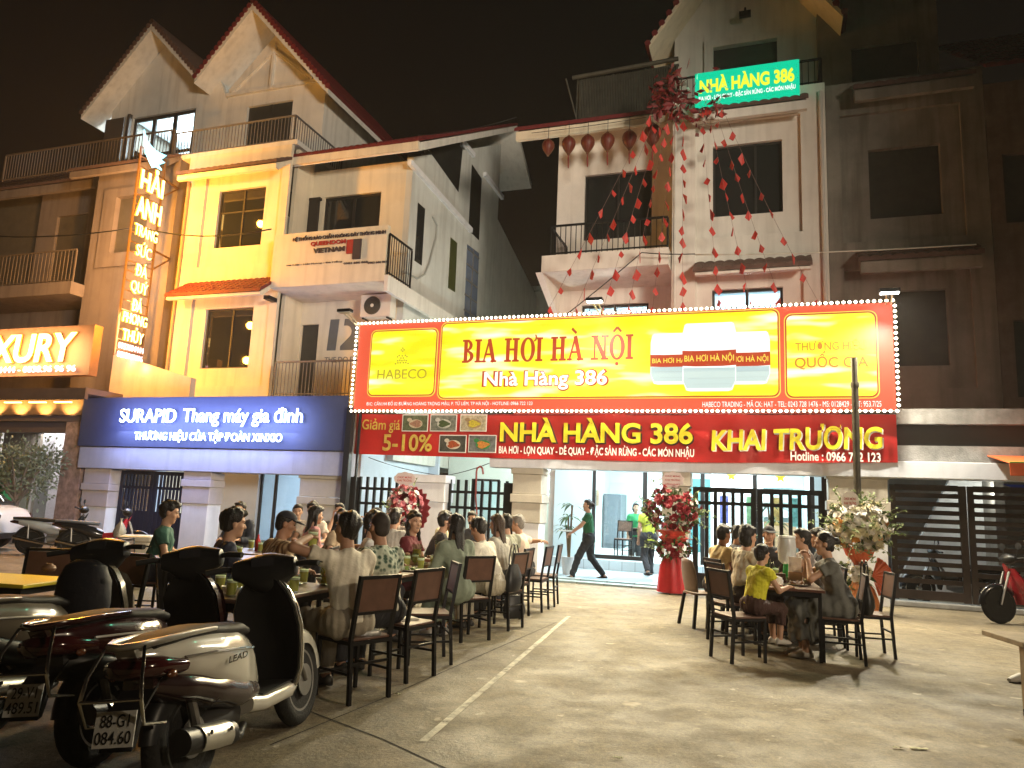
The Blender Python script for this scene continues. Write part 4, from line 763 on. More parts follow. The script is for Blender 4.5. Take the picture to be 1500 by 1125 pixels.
b = MB(); b.prism([(-10.85, 5.78), (-10.55, 5.78), (-10.5, 6.72), (-10.8, 6.72)], 3.185, 3.199); arc = [(-10.33+.02, 6.72)]+[(-10.25+.42*sin(t), 6.32+.4*cos(t)) for t in [i*pi/16 for i in range(0, 13)]]+[(-9.75, 5.98), (-9.75, 5.78), (-10.4, 5.78), (-10.4, 5.9)]+[(-10.25+.2*sin(t), 6.32+.2*cos(t)) for t in [i*pi/16 for i in range(12, -1, -1)]]+[(-10.32, 6.52)]
b.prism(arc, 3.185, 3.199); obj('logo', b, gm_, D2); text('lettering', 'THE DO DIY', gm_, D2, 1.2, .16, ((-10.3, 3.199, 5.5), (1, 0, 0), (0, 0, 1), (0, -1, 0)), ext=.012)
# ================================================================== gates, fence, pole, wires, lamps
def bar_gate(name, lab, u0, u1, z1, y, n, rails, mat, leafs=2, solid=None, bw=.05, group=None):
    g = fthing(name, lab, 'gate', ((u0+u1)/2, y, 0), group)
    for k in range(leafs):
        a, c = u0+(u1-u0)*k/leafs+.01, u0+(u1-u0)*(k+1)/leafs-.01; b = MB()
        b.box(a, a+.1, y-.03, y+.03, .06, z1); b.box(c-.1, c, y-.03, y+.03, .06, z1); b.box(a+.1, c-.1, y-.03, y+.03, z1-.1, z1); b.box(a+.1, c-.1, y-.03, y+.03, .06, .36)
        for r in rails: b.box(a+.1, c-.1, y-.02, y+.02, r-.035, r+.035)
        if solid: b.box(a+.1, c-.1, y-.012, y+.012, .36, solid)
        for i in range(1, n): q = a+.1+(c-a-.2)*i/n; b.box(q-bw/2, q+bw/2, y-.022, y+.022, .36, z1-.1)
        obj('gate_leaf', b, mat, g)
    return g
bar_gate('bar_gate', 'black double gate with vertical bars beside the right stone pillar', .02, 2.46, 2.03, .05, 6, (1.72,), BLACKM, bw=.07)
bar_gate('bar_gate', 'blue black double gate under the lift company sign', -14.78, -12.55, 1.98, .1, 8, (1.55,), M('blue_black_gate', (.02, .025, .05), .4, metal=.3), solid=.95)
b = MB(); g = fthing('bar_fence', 'tall black picket fence between white pillars behind the diners', 'fence', (-6, .1, 0))
for (a, c) in ((-7.95, -6.42), (-5.28, -3.74)):
    b = MB(); n = int((c-a)/.19)
    for i in range(n+1): q = a+(c-a)*i/n; b.box(q-.028, q+.028, .07, .13, .08, 2.02)
    b.box(a, c, .06, .14, 1.38, 1.44); b.box(a, c, .06, .14, 1.72, 1.78); b.box(a, c, .06, .14, .15, .22); b.box(a, c, .03, .17, 0, .08); obj('picket_panel', b, BLACKM, g)
for q in ((-3.98, -3.74, .02, .18, 0, 1.98), (-7.95, -7.6, .0, .2, 0, 2.0)): b = MB(); b.box(*q); obj('post', b, BLACKM, g)
b = MB(); pts = [(-4.62, .0, 1.7), (-4.62, -.02, 2.2), (-4.60, -.03, 2.28), (-4.54, -.03, 2.32), (-4.48, -.03, 2.28), (-4.46, -.02, 2.15)]; b.tube(pts, .022, 8); b.tube([(-4.62, 0, 1.7), (-4.5, -.05, .9)], .018, 8); fmesh('hooked_umbrella', 'closed umbrella with red hooked handle hung on the fence', 'umbrella', b, M('dull_red_handle', (.3, .05, .04), .4), (-4.55, 0, .9))
g = fthing('slat_gate', 'brown horizontal slat gate before the unfinished house', 'gate', (4.9, .3, 0)); BSL = M('brown_steel_slat', (.045, .030, .024), .55, metal=.2, var=.25, scale=5)
for a, c in ((3.6, 4.86), (4.88, 6.6)):
    b = MB(); b.box(a, a+.1, .27, .33, .12, 2.2); b.box(c-.12, c, .27, .33, .12, 2.2); b.box(a+.1, c-.12, .27, .33, .14, .3)
    for k in range(12): z = .42+k*.155; b.box(a+.1, c-.12, .285, .315, z, z+.085)
    b.box(a+.1, c-.12, .27, .33, 2.1, 2.2); obj('gate_leaf', b, BSL, g)
b = MB(); b.box(3.55, 8, .2, .5, 0, .1); fmesh('gate_sill', 'rough broken concrete sill under the brown slat gate', 'sill', b, CONCR, (5, .3, 0), bevel=.02)
pb = G(1262, 872); b = MB(); PU = 2.95; b.tube([(PU, -.9, 0), (PU-.01, -.9, 2.2), (PU, -.9, 3.9)], .062, 10); b.tube([(PU, -.9, 3.9), (PU, -.9, 4.4)], .055, 10); b.lathe([(.07, 3.86), (.075, 3.9), (.07, 3.95)], (PU, -.9, 0), 10); fmesh('steel_pole', 'rusty dark steel pole in front of the right pillar', 'pole', b, M('rusty_dark_steel', (.06, .05, .035), .6, metal=.5, var=.4, scale=6), (PU, -.9, 0), smooth=50)
b = MB(); b.box(-7.75, -7.6, -.45, -.3, 0, 3.6); b.box(-7.45, -7.4, -.4, -.35, 0, 3.5); fmesh('sign_post', 'square dark post holding the left end of the beer sign', 'post', b, M('dark_steel', (.03, .03, .035), .5, metal=.5), (-7.7, -.37, 0))
def cable(name, lab, pts, r, mat, sag=0):
    b = MB(); out = []
    for a, c in zip(pts[:-1], pts[1:]):
        for i in range(9): f = i/8; p = Vector(a).lerp(Vector(c), f); p.z -= sag*4*f*(1-f); out.append(p)
    b.tube(out, r, 6); return fmesh(name, lab, 'cable', b, mat, tuple(pts[0]), smooth=180)
def w3(px, py, y): u, z = P(px, py, y); return (u, y, z)
cable('overhead_cable', 'pale cable strung from the restaurant front to the dark house', [w3(1018, 373, 1.3), w3(1430, 358, 1.0)], .014, M('pale_cable', (.6, .6, .52), .6), .05)
cable('slack_wire', 'thin black wire falling from the balcony to the beer sign', [w3(1018, 372, 1.3), w3(940, 370, 1.2), w3(828, 462, .4)], .012, BLACKM, .02)
cable('slack_wire', 'black wire sagging below the banner over the fence', [w3(540, 670, .4), w3(650, 697, .4), w3(740, 668, .4)], .008, BLACKM, .06)
def ac(lab, u0, u1, z0, z1, y):
    g = fthing('air_conditioner', lab, 'air conditioner', ((u0+u1)/2, y, z0)); b = MB(); b.box(u0, u1, y, y+.32, z0, z1); obj('casing', b, M('beige_casing', (.66, .62, .54), .5, var=.1), g, bevel=.02)
    r = (z1-z0)*.4; c = u0+(u1-u0)*.4; zc = (z0+z1)/2; b = MB(); b.lathe([(r, y-.02), (r, y), (r*.98, y+.001)], (c, 0, zc), 24, axis='y'); 
    o = obj('fan_grille', b, M('grille_dark', (.08, .075, .06), .6), g); b = MB(); b.lathe([(.0, y-.04), (r*.18, y-.035), (r*.2, y-.021)], (c, 0, zc), 12, axis='y'); obj('fan_hub', b, M('hub_cream', (.7, .66, .55), .5), o)
    b = MB()
    for k in range(1, 6): b.tube([(c+r*k/6*cos(t), y-.025, zc+r*k/6*sin(t)) for t in [2*pi*i/20 for i in range(20)]], .006, 4, closed=True)
    obj('grille_wire', b, BLACKM, o); b = MB(); b.bar((u0+.1, y+.3, z0-.03), (u0+.1, y, z0-.03), .04); b.bar((u1-.1, y+.3, z0-.03), (u1-.1, y, z0-.03), .04); obj('bracket', b, BLACKM, g)
ac('beige air conditioner under the balcony beside the beer sign corner', -9.47, -8.5, 6.58, 7.24, 2.6); u, z = P(480, 160, 6); ac('white air conditioner on the dark side of the upper storey', u-.25, u+.25, z-.55, z+.5, 6)
b = MB(); u, z = P(400, 439, 1.9); b.box(u-.1, u+.08, 1.6, 1.98, z-.06, z+.05); fmesh('security_camera', 'small security camera on the yellow bay wall', 'camera', b, BLACKM, (u, 1.98, z))
cable('street_cable', 'bundle of black cables sagging along the upper left facades', [(-24, .6, 9.6), (-16.2, .9, 9.2), (-11.9, 1.5, 9.0)], .02, BLACKM, .25)
cable('street_cable', 'thin cable crossing the sky between the two gabled houses', [(-7.8, 2.2, 11.7), (-4.9, 2.3, 11.9)], .01, BLACKM, .1)
# lanterns
SILK = M('dark_red_silk', (.13, .018, .012), .5, var=.25, scale=10)
def lantern(i, px, py, s, lab):
    u, z = P(px, py, 2.15); g = fthing('silk_lantern', lab, 'lantern', (u, 2.15, z), 'silk lanterns hanging from the left eave'); b = MB(); R0 = .25*s; n = 12
    prof = [(.05, .30), (.12, .27), (.2, .19), (.245, .08), (.24, -.02), (.2, -.12), (.13, -.24), (.06, -.34), (.04, -.36)]; vs = []
    b.lathe([(r*s*1.0, h*s) for r, h in prof], (u, 2.15, z), n); obj('shade', b, SILK, g, smooth=40)
    b = MB()
    for k in range(n): b.tube([(u+r*s*1.01*cos(2*pi*k/n), 2.15+r*s*1.01*sin(2*pi*k/n), z+h*s) for r, h in prof], .007, 4)
    b.lathe([(.06*s, .30*s), (.06*s, .34*s)], (u, 2.15, z), 8); b.lathe([(.05*s, -.36*s), (.05*s, -.4*s)], (u, 2.15, z), 8); obj('rib', b, M('gold_brown_rib', (.14, .06, .025), .5), g)
    b = MB(); b.tube([(u, 2.15, z+.34*s), (u, 2.15, z+.62)], .008, 4); obj('hook', b, BLACKM, g)
    if i: b = MB(); b.tube([(u, 2.15, z-.4*s), (u, 2.15, z-.55*s), (u+.01, 2.15, z-.9*s)], [.012, .022, .016], 6); obj('tassel', b, M('dull_red_tassel', (.22, .035, .03), .7), g)
for i, (q, lab) in enumerate(zip(((803, 215, .66), (833, 212, .72), (861, 210, .72), (890, 207, .72), (922, 204, .74), (956, 197, .88)), ('dark red lantern without tassel at outer end of the eave', 'dark red tasselled lantern next to the one without tassel', 'dark red lantern third from the outer end of the eave', 'dark red lantern fourth from the outer end of the eave', 'dark red lantern between the big lantern and the fourth one', 'largest dark red lantern hanging nearest the pennants'))): lantern(i, *q, lab)
cable('lantern_cord', 'cord along the left eave carrying the row of lanterns', [(-4.4, 2.15, 11.3), (-.9, 2.15, 11.35)], .008, BLACKM, .03)
# red pennant garlands fanning down from the terrace to the beer sign
PEN = M('red_pennant_cloth', (.48, .034, .026), .6, var=.2, scale=6)
PENS = M('faded_pennant_star', (.62, .3, .1), .6)
top = (-.45, 1.25, 11.3)
ends = [((796, 466), 11, 'leftmost red pennant garland reaching the left end of the balcony'), ((838, 464), 12, 'red pennant garland ending left of the lit flood lamp'), ((880, 463), 12, 'red pennant garland ending just right of the lit flood lamp'), ((918, 463), 13, 'red pennant garland crossing the left lit window'), ((955, 462), 13, 'red pennant garland just left of the bay corner'), ((1000, 460), 14, 'red pennant garland hanging straight down the bay corner'), ((1055, 459), 12, 'red pennant garland crossing the left of the right-hand window'), ((1103, 458), 12, 'red pennant garland crossing the middle of the right-hand window'), ((1150, 456), 12, 'red pennant garland crossing the right edge of the right-hand window'), ((1205, 453), 10, 'outermost red pennant garland at the right of the bay')]
rnd = random.Random(5)
for k, ((ex, ey), n, lab) in enumerate(ends):
    e = w3(ex, ey, -.1); s = (top[0]+(k-4)*.12+(.25 if k > 5 else 0), top[1]+rnd.uniform(-.1, .1), top[2]+(.0 if k < 5 else -.1)); g = fthing('pennant_garland', lab, 'garland', s, 'red pennant garlands fanning from the terrace to the sign')
    A_, E2 = Vector(s), Vector(e); pts = []
    for i in range(25): f = i/24; p = A_.lerp(E2, f); p.z -= .5*4*f*(1-f)*.35*(abs(k-4)/4+.1); p.y -= .12*4*f*(1-f); pts.append(p)
    b = MB(); b.tube(pts, .004, 4); obj('cord', b, M('dark_cord', (.2, .12, .1), .8), g)
    for i in range(n):
        f = (i+.8+rnd.uniform(-.15, .15))/(n+.4); q = f*24; j = min(23, int(q)); p = pts[j].lerp(pts[j+1], q-j); a = rnd.uniform(-1.45, 1.45); sz = rnd.uniform(.19, .30); w = sz*.36
        ca, sa = cos(a), sin(a); tl = rnd.uniform(-.7, .7); fold = rnd.uniform(-.08, .08)
        def pt(x, z, o=0): return (p.x+x*ca-o*sa, p.y+x*sa+o*ca+.001, p.z+z+x*tl)
        b = MB(); t = .006; tri = [(0, .0), (w, -sz*.62), (sz*.1, -sz), (-w*.8, -sz*.6)]
        b.add([pt(x, z, -t+(fold if x else 0)) for x, z in tri]+[pt(x, z, t+(fold if x else 0)) for x, z in tri], [(0, 1, 2, 3), (7, 6, 5, 4), (0, 4, 5, 1), (1, 5, 6, 2), (2, 6, 7, 3), (3, 7, 4, 0)]); o = obj('pennant', b, PEN, g)
b = MB(); rnd = random.Random(9)
for i in range(230):
    t = rnd.random(); c = Vector((-.62+rnd.gauss(0, .22)+.75*(t > .8), 1.15+rnd.gauss(0, .1), 11.2+rnd.gauss(0, .3)-.25*(t > .8))); s = rnd.uniform(.08, .15); R3 = Euler((rnd.uniform(0, 6), rnd.uniform(0, 6), rnd.uniform(0, 6))).to_matrix()
    v = [c+R3 @ Vector(q)*s for q in ((0, 1, 0), (.5, 0, .1), (0, -1, 0), (-.5, 0, .1))]; v2 = [p+R3 @ Vector((0, 0, .04))*s for p in v]
    b.add(v+v2, [(0, 1, 2, 3), (7, 6, 5, 4), (0, 4, 5, 1), (1, 5, 6, 2), (2, 6, 7, 3), (3, 7, 4, 0)])
o = fmesh('pennant_bunch', 'thick bunch of gathered red pennants tied on the terrace railing', 'bunting', b, M('shaded_red_ribbon', (.17, .012, .015), .6, var=.4, scale=9), (-.5, 1.1, 11.0))  # darker red than the garlands: the bunch's shade is put into its colour
# ================================================================== chairs and tables
CHW = M('brown_chair_panel', (.13, .065, .045), .45, var=.25, scale=9); CHB = M('black_chair_tube', (.012, .011, .012), .4, metal=.4, var=.15, scale=12)
def make_chair():
    t = thing('dining_chair', 'x', 'chair'); w, d = .19, .2
    b = MB(); b.box(-w-.01, w+.01, -d, d, .445, .465); obj('seat', b, CHW, t, bevel=.006)
    for s in (-1, 1):
        b = MB(); b.bar((s*w, d-.015, 0), (s*w, d-.015, .445), .026, .026); obj('leg', b, CHB, t)
        b = MB(); b.bar((s*w, -d-.02, 0), (s*w, -d+.01, .46), .028, .03); b.bar((s*w, -d+.01, .46), (s*w, -d-.06, .93), .028, .03); obj('leg', b, CHB, t)
    b = MB()
    for s in (-1, 1): b.bar((s*w, -d, .21), (s*w, d-.02, .21), .018, .018); b.bar((s*w, -d, .43), (s*w, d-.02, .43), .02, .026)
    b.bar((-w, d-.015, .43), (w, d-.015, .43), .02, .026); b.bar((-w, -d, .43), (w, -d, .43), .02, .026); b.bar((-w, -d, .28), (w, -d, .28), .018, .018); b.bar((-w, d-.015, .17), (w, d-.015, .17), .018, .018); obj('stretcher', b, CHB, t)
    b = MB(); p = [(-w+.012, .66), (w-.012, .66), (w-.012, .90), (-w+.012, .90)]; y = lambda z: -d+.01-.07*(z-.46)/.47
    b.add([(a, y(z)-.008, z) for a, z in p]+[(a, y(z)+.01, z) for a, z in p], [(0, 1, 2, 3), (7, 6, 5, 4), (0, 4, 5, 1), (1, 5, 6, 2), (2, 6, 7, 3), (3, 7, 4, 0)])
    o = obj('backrest', b, CHW, t); b = MB(); b.bar((-w, y(.655), .648), (w, y(.655), .648), .024, .02); obj('back_rail', b, CHB, o); b = MB(); b.bar((-w, y(.91), .915), (w, y(.91), .915), .026, .026); obj('back_rail', b, CHB, o); return t
chair0 = make_chair(); _cu = [0]
CG = 'black framed chairs with brown backs'
def chair(x, y, hd, lab, dz=0):
    rz = -radians(hd)
    if not _cu[0]: _cu[0] = 1; chair0.location = (x, y, 0); chair0.rotation_euler = (0, 0, rz); chair0['label'] = lab; chair0['group'] = CG; return chair0
    return dup(chair0, (x, y, 0), rz, lab, CG)
chair(-1.14, 6.06, -50, 'nearest brown-backed chair under the man in cream tee, wallet on seat')
chair(-.86, 6.80, -58, 'chair with paper on its seat behind the leaf-shirt man')
chair(-.72, 7.45, -105, 'chair turned edge-on between the leaf-shirt man and the green-dress woman')
chair(-.42, 8.75, -38, 'chair under the woman in the long green dress')
chair(-.02, 9.62, -62, 'chair with a black handbag hung from its back')
chair(.10, 10.6, -70, 'chair under the long-haired woman in grey')
chair(.42, 11.35, -72, 'chair gripped by the grey-haired man in pale shirt')
chair(.62, 12.0, -78, 'farthest empty chair beside the patio of the long table row')
chair(-2.75, 6.7, 62, 'chair under the man in dark blue shirt'); chair(-2.55, 7.5, 50, 'chair under the man with the dark cap near the scooters')
chair(-1.45, 11.5, 95, 'chair under the man in black tee by the white pillar'); chair(-1.75, 9.0, 90, 'chair under the woman in dark red facing right')
chair(-4.15, 8.9, 85, 'chair under the young man in dark green shirt')
chair(-4.12, 6.82, 165, 'brown-backed chair behind the yellow table, beside the clay pot'); chair(-4.85, 6.78, 172, 'brown-backed chair at the left photo edge behind the yellow table')
chair(-3.45, 6.7, 200, 'brown-backed empty chair behind the dark scooter handlebar')
chair(4.20, 8.83, -80, 'family table chair carrying a black handbag'); chair(3.93, 9.45, -75, 'family table chair nearest the white flower stand')
chair(3.68, 8.38, -72, 'chair under the woman in grey dress at the family table'); chair(2.52, 8.2, 72, 'chair under the small boy in yellow'); chair(2.78, 9.3, 72, 'chair under the woman in cream top at the family table')
chair(2.98, 10.1, 75, 'chair under the dark-haired woman of the family table'); chair(3.8, 10.9, 198, 'chair under the laughing man in cap at the table end'); chair(4.1, 9.95, -78, 'chair under the man resting on his elbow at right')
# chairs seen inside
for q, hd, lab in ((Wf(-2.2, 4.6, .305), 200, 'chair inside the glazed dining room behind the waitress'), (Wf(-1.9, 6.6, .305), 20, 'chair on the far side of the indoor table'), (Wf(-.9, 7.4, .305), 120, 'indoor chair seen through the open doorway')): chair(q.x, q.y, hd, lab).location = q
def make_table(name, lab, x, y, hd, L, Wd, top, grp='wooden dining tables on the pavement', h=.75):
    t = thing(name, lab, 'table', (x, y, 0), -radians(hd), grp); b = MB(); b.box(-Wd/2, Wd/2, -L/2, L/2, h-.03, h); obj('tabletop', b, top, t, bevel=.006)
    for sx in (-1, 1):
        for sy in (-1, 1): b = MB(); b.bar((sx*(Wd/2-.05), sy*(L/2-.06), 0), (sx*(Wd/2-.05), sy*(L/2-.06), h-.031), .035, .035); obj('leg', b, CHB, t)
    b = MB()
    for sx in (-1, 1): b.bar((sx*(Wd/2-.05), -L/2+.06, h-.06), (sx*(Wd/2-.05), L/2-.06, h-.06), .025, .05); b.bar((sx*(Wd/2-.05), -L/2+.06, .22), (sx*(Wd/2-.05), L/2-.06, .22), .022, .022)
    for sy in (-1, 1): b.bar((-Wd/2+.05, sy*(L/2-.06), h-.06), (Wd/2-.05, sy*(L/2-.06), h-.06), .025, .05)
    obj('apron', b, CHB, t); return t
TW = M('red_brown_tabletop', (.11, .045, .032), .3, var=.3, scale=7, coat=.3); TW2 = M('brown_tabletop', (.14, .085, .06), .35, var=.3, scale=6, coat=.2)
make_table('dining_table', 'nearest brown table with beer glasses beside the white scooter', -1.92, 6.2, 17, 1.3, .75, TW2)
make_table('dining_table', 'brown table loaded with beer and greens before the green-dress woman', -1.25, 8.35, 17, 1.9, .72, TW2)
make_table('dining_table', 'brown table in front of the grey-haired man', -.55, 10.75, 17, 2.2, .72, TW2)
make_table('dining_table', 'table behind the cap wearer with red bottle on it', -3.2, 11.0, 17, 2.4, .75, TW2); make_table('dining_table', 'table in front of the young man in dark green shirt', -3.35, 9.0, 17, 1.1, .75, TW2)
make_table('dining_table', 'red-brown table of the family at right', 3.34, 9.15, 16, 1.9, .72, TW)
q = Wf(-2.0, 5.6, .305); make_table('dining_table', 'indoor table behind the glazed restaurant front', q.x, q.y, 19, 1.2, .7, TW2).location = q
make_table('yellow_table', 'table with bright yellow top and clay pot at far left', -4.27, 6.22, -82, 1.4, .62, M('yellow_tabletop', (.62, .50, .03), .35, var=.08), None)
# ------------------------------------------------------------------ table ware
BEER = M('pale_green_beer', (.66, .60, .16), .1, var=.15, trans=.35); FOAM = M('beer_foam', (.8, .8, .66), .8); CGL = MG('tumbler_glass', (.88, .95, .88)); CER = M('white_ceramic', (.68, .66, .58), .25, var=.05, coat=.4)
def make_glass():
    t = thing('beer_glass', 'x', 'glass'); b = MB(); b.lathe([(.034, .0), (.037, .012), (.042, .14)], n=14); b.lathe([(.040, .14), (.033, .015)], n=14); obj('tumbler', b, CGL, t, smooth=40)
    b = MB(); b.lathe([(.001, .012), (.033, .013), (.038, .098), (.001, .099)], n=14); obj('beer', b, BEER, t, smooth=40); b = MB(); b.lathe([(.001, .1), (.0385, .1), (.039, .118), (.001, .122)], n=14); obj('foam', b, FOAM, t, smooth=40); return t
def make_bowl():
    t = thing('rice_bowl', 'x', 'bowl'); b = MB(); b.lathe([(.001, 0), (.025, 0), (.028, .012), (.05, .035), (.062, .06), (.059, .06), (.045, .035), (.02, .018), (.001, .016)], n=18); obj('bowl', b, CER, t, smooth=50); return t
LEAFG = M('salad_green', (.16, .24, .05), .6, var=.5, scale=30); MEAT = M('cooked_meat', (.24, .11, .04), .5, var=.5, scale=25)
def make_dish(m, seed):
    t = thing('food_dish', 'x', 'dish'); b = MB(); b.lathe([(.001, 0), (.07, 0), (.115, .018), (.112, .022), (.06, .008), (.001, .008)], n=20); obj('plate', b, CER, t, smooth=50); r = random.Random(seed); b = MB()
    for i in range(26):
        a, q = r.uniform(0, 6.28), .075*sqrt(r.random()); c = Vector((q*cos(a), q*sin(a), .02+.03*r.random()*(1-q/.09))); E3 = Euler((r.uniform(-1, 1), r.uniform(-1, 1), r.uniform(0, 6))).to_matrix(); s = r.uniform(.015, .03)
        b.add([c+E3 @ Vector(p)*s for p in ((-1, -.6, 0), (1, -.6, .1), (1, .6, 0), (-1, .6, .1), (-.8, -.4, .5), (.8, -.4, .5), (.8, .4, .5), (-.8, .4, .5))], [(0, 3, 2, 1), (4, 5, 6, 7), (0, 1, 5, 4), (1, 2, 6, 5), (2, 3, 7, 6), (3, 0, 4, 7)])
    obj('food', b, m, t); return t
g0, b0, d0, d1 = make_glass(), make_bowl(), make_dish(LEAFG, 1), make_dish(MEAT, 2); _first = {}
def put(o, x, y, z, lab, grp, rz=0):
    if o.name not in _first: _first[o.name] = 1; o.location = (x, y, z); o['label'] = lab; o['group'] = grp; return o
    return dup(o, (x, y, z), rz, lab, grp)
def tpos(cx, cy, hd, a, c): h = radians(hd); return cx+a*cos(h)+c*sin(h), cy-a*sin(h)+c*cos(h)
r = random.Random(3)
TABS = [((-1.92, 6.2, 17), .28, .56, 6, 5, 2, 'the nearest table beside the white scooter'), ((-1.25, 8.35, 17), .28, .85, 10, 5, 6, 'the table of the green-dress woman'), ((-.55, 10.75, 17), .28, .95, 7, 4, 4, 'the table before the grey-haired man'), ((-3.2, 11.0, 17), .28, 1.0, 6, 3, 3, 'the table behind the cap wearer'), ((-3.35, 9.0, 17), .28, .4, 2, 2, 1, 'the table of the dark green shirt man'), ((3.34, 9.15, 16), .28, .85, 3, 4, 5, 'the red-brown family table')]
for T_, ax, cx, ng, nb, nd, where in TABS:
    taken = []
    def spot(rad):
        for _ in range(60):
            a, c = r.uniform(-ax, ax), r.uniform(-cx, cx)
            if all(math.hypot(a-p, c-q) > rad+s for p, q, s in taken): break
        taken.append((a, c, rad)); return tpos(*T_, a, c)
    if where.startswith('the nearest'): taken += [(.27, -.36, .05), (.14, -.4, .06), (-.02, -.42, .06), (.3, -.05, .05), (-.2, -.3, .05), (-.05, -.05, .05)]
    for k in range(nd): put(d0 if k % 2 == 0 else d1, *spot(.12), .75, ('green salad dish on ' if k % 2 == 0 else 'dish of brown meat on ')+where, 'dishes of food on the tables', r.uniform(0, 6))
    for k in range(nb): put(b0, *spot(.065), .75, 'white bowl on '+where, 'white bowls on the tables')
    for k in range(ng): put(g0, *spot(.045), .75, 'beer glass on '+where, 'glasses of beer on the tables')
for (a, c), lab in (((.27, -.36), 'beer glass by the elbow of the man in cream tee'), ((-.2, -.3), 'beer glass beside the white bowls on the nearest table'), ((-.05, -.05), 'beer glass at the middle of the nearest table'), ((.3, -.05), 'beer glass at the right edge of the nearest table')): put(g0, *tpos(-1.92, 6.2, 17, a, c), .75, lab, 'glasses of beer on the tables')
for (a, c), lab in (((.14, -.4), 'white bowl near the corner of the nearest table'), ((-.02, -.42), 'white bowl left of the corner bowl on the nearest table')): put(b0, *tpos(-1.92, 6.2, 17, a, c), .75, lab, 'white bowls on the tables')
def lathe_thing(name, lab, cat, x, y, z, parts, n=18):
    t = thing(name, lab, cat, (x, y, z))
    for nm, prof, m in parts: b = MB(); b.lathe(prof, n=n); obj(nm, b, m, t, smooth=45)
    return t
lathe_thing('beer_tower', 'tall clear beer dispenser on a green stand on the family table', 'dispenser', *tpos(3.34, 9.15, 16, .06, .1), .75, [('stand', [(.0, 0), (.09, 0), (.085, .03), (.05, .05), (.05, .1), (.042, .19), (.06, .2), (0, .2)], M('green_plastic', (.02, .30, .05), .3)), ('container', [(.06, .2), (.1, .24), (.11, .4), (.1, .5), (.0, .51)], M('milky_clear_plastic', (.75, .76, .74), .25, trans=.3)), ('lid', [(0, .51), (.105, .505), (.1, .53), (0, .535)], M('clear_lid', (.7, .72, .7), .3))])
t = thing('menu_holder', 'white and brown upright menu box on the family table', 'menu', (*tpos(3.34, 9.15, 16, .12, -.25), .75), -.3); b = MB(); b.box(-.075, .075, -.04, .04, 0, .13); obj('holder', b, M('kraft_box', (.45, .30, .18), .6), t, bevel=.004); b = MB(); b.box(-.07, .07, -.02, .02, .13, .3); obj('card', b, M('menu_card', (.72, .68, .64), .6, var=.25, scale=12), t)
t = thing('tissue_box', 'small brown wooden tissue box on the family table', 'box', (*tpos(3.34, 9.15, 16, -.1, -.2), .75), -.3); b = MB(); b.box(-.12, .12, -.05, .05, 0, .1); obj('box', b, M('red_brown_tabletop'), t, bevel=.005)
lathe_thing('steamed_bun', 'mound of white rice on a plate near the boy', 'dish', *tpos(3.34, 9.15, 16, -.12, -.62), .75, [('plate', [(0, 0), (.07, 0), (.11, .015), (0, .02)], CER), ('rice_mound', [(.08, .015), (.085, .05), (.065, .085), (.03, .1), (0, .1)], M('white_rice', (.7, .68, .62), .8, bump=.6, bscale=90))])
lathe_thing('clay_pot', 'round brown clay pot on the yellow table', 'pot', *G(71, 838, .75).xy, .75, [('pot', [(0, 0), (.03, 0), (.05, .015), (.058, .035), (.048, .055), (.03, .062), (.026, .07), (.028, .075), (.0, .065)], M('brown_clay', (.22, .12, .07), .55, var=.3))])
def jug(lab, x, y, fill):
    t = thing('beer_jug', lab, 'jug', (x, y, .75)); b = MB(); b.lathe([(.055, 0), (.065, .02), (.075, .2), (.08, .24)]); b.lathe([(.078, .24), (.073, .2), (.063, .022)]); obj('jug', b, CGL, t, smooth=40); b = MB(); b.lathe([(0, .02), (.062, .022), (.062+.011*fill/.2, fill), (0, fill)]); obj('beer', b, M('amber_beer', (.62, .40, .04), .1, trans=.3), t, smooth=40); b = MB(); b.tube([(.075, 0, .2), (.12, 0, .19), (.125, 0, .12), (.07, 0, .06)], .009, 6); obj('handle', b, CGL, t)
jug('clear jug of yellow beer between the two nearest men', *tpos(-1.92, 6.2, 17, .25, .55), .16); jug('beer jug on the table of the green-dress woman', *tpos(-1.25, 8.35, 17, -.1, .9), .18); jug('yellow beer jug in front of the laughing man in cap', *tpos(3.34, 9.15, 16, -.2, .2), .14)
jug('tall beer jug beside the man in black tee', *tpos(-.55, 10.75, 17, -.15, -.6), .19)
t = thing('plastic_jug', 'white plastic handled jug beside the leaf-shirt man', 'jug', (-1.32, 6.95, .72)); b = MB(); b.lathe([(.0, 0), (.085, 0), (.1, .03), (.11, .22), (.115, .24), (.105, .24), (.1, .2), (.0, .05)]); obj('jug', b, M('translucent_white_plastic', (.66, .66, .64), .35), t, smooth=40); b = MB(); b.tube([(.105, 0, .21), (.16, 0, .19), (.16, 0, .1), (.1, 0, .06)], .012, 6); obj('handle', b, M('translucent_white_plastic'), t)
lathe_thing('sauce_bottle', 'red sauce bottle on the table behind the cap wearer', 'bottle', *tpos(-3.2, 11, 17, .1, -.75), .75, [('bottle', [(0, 0), (.035, 0), (.035, .13), (.014, .18), (.012, .22), (0, .22)], M('red_sauce', (.5, .02, .02), .25))])
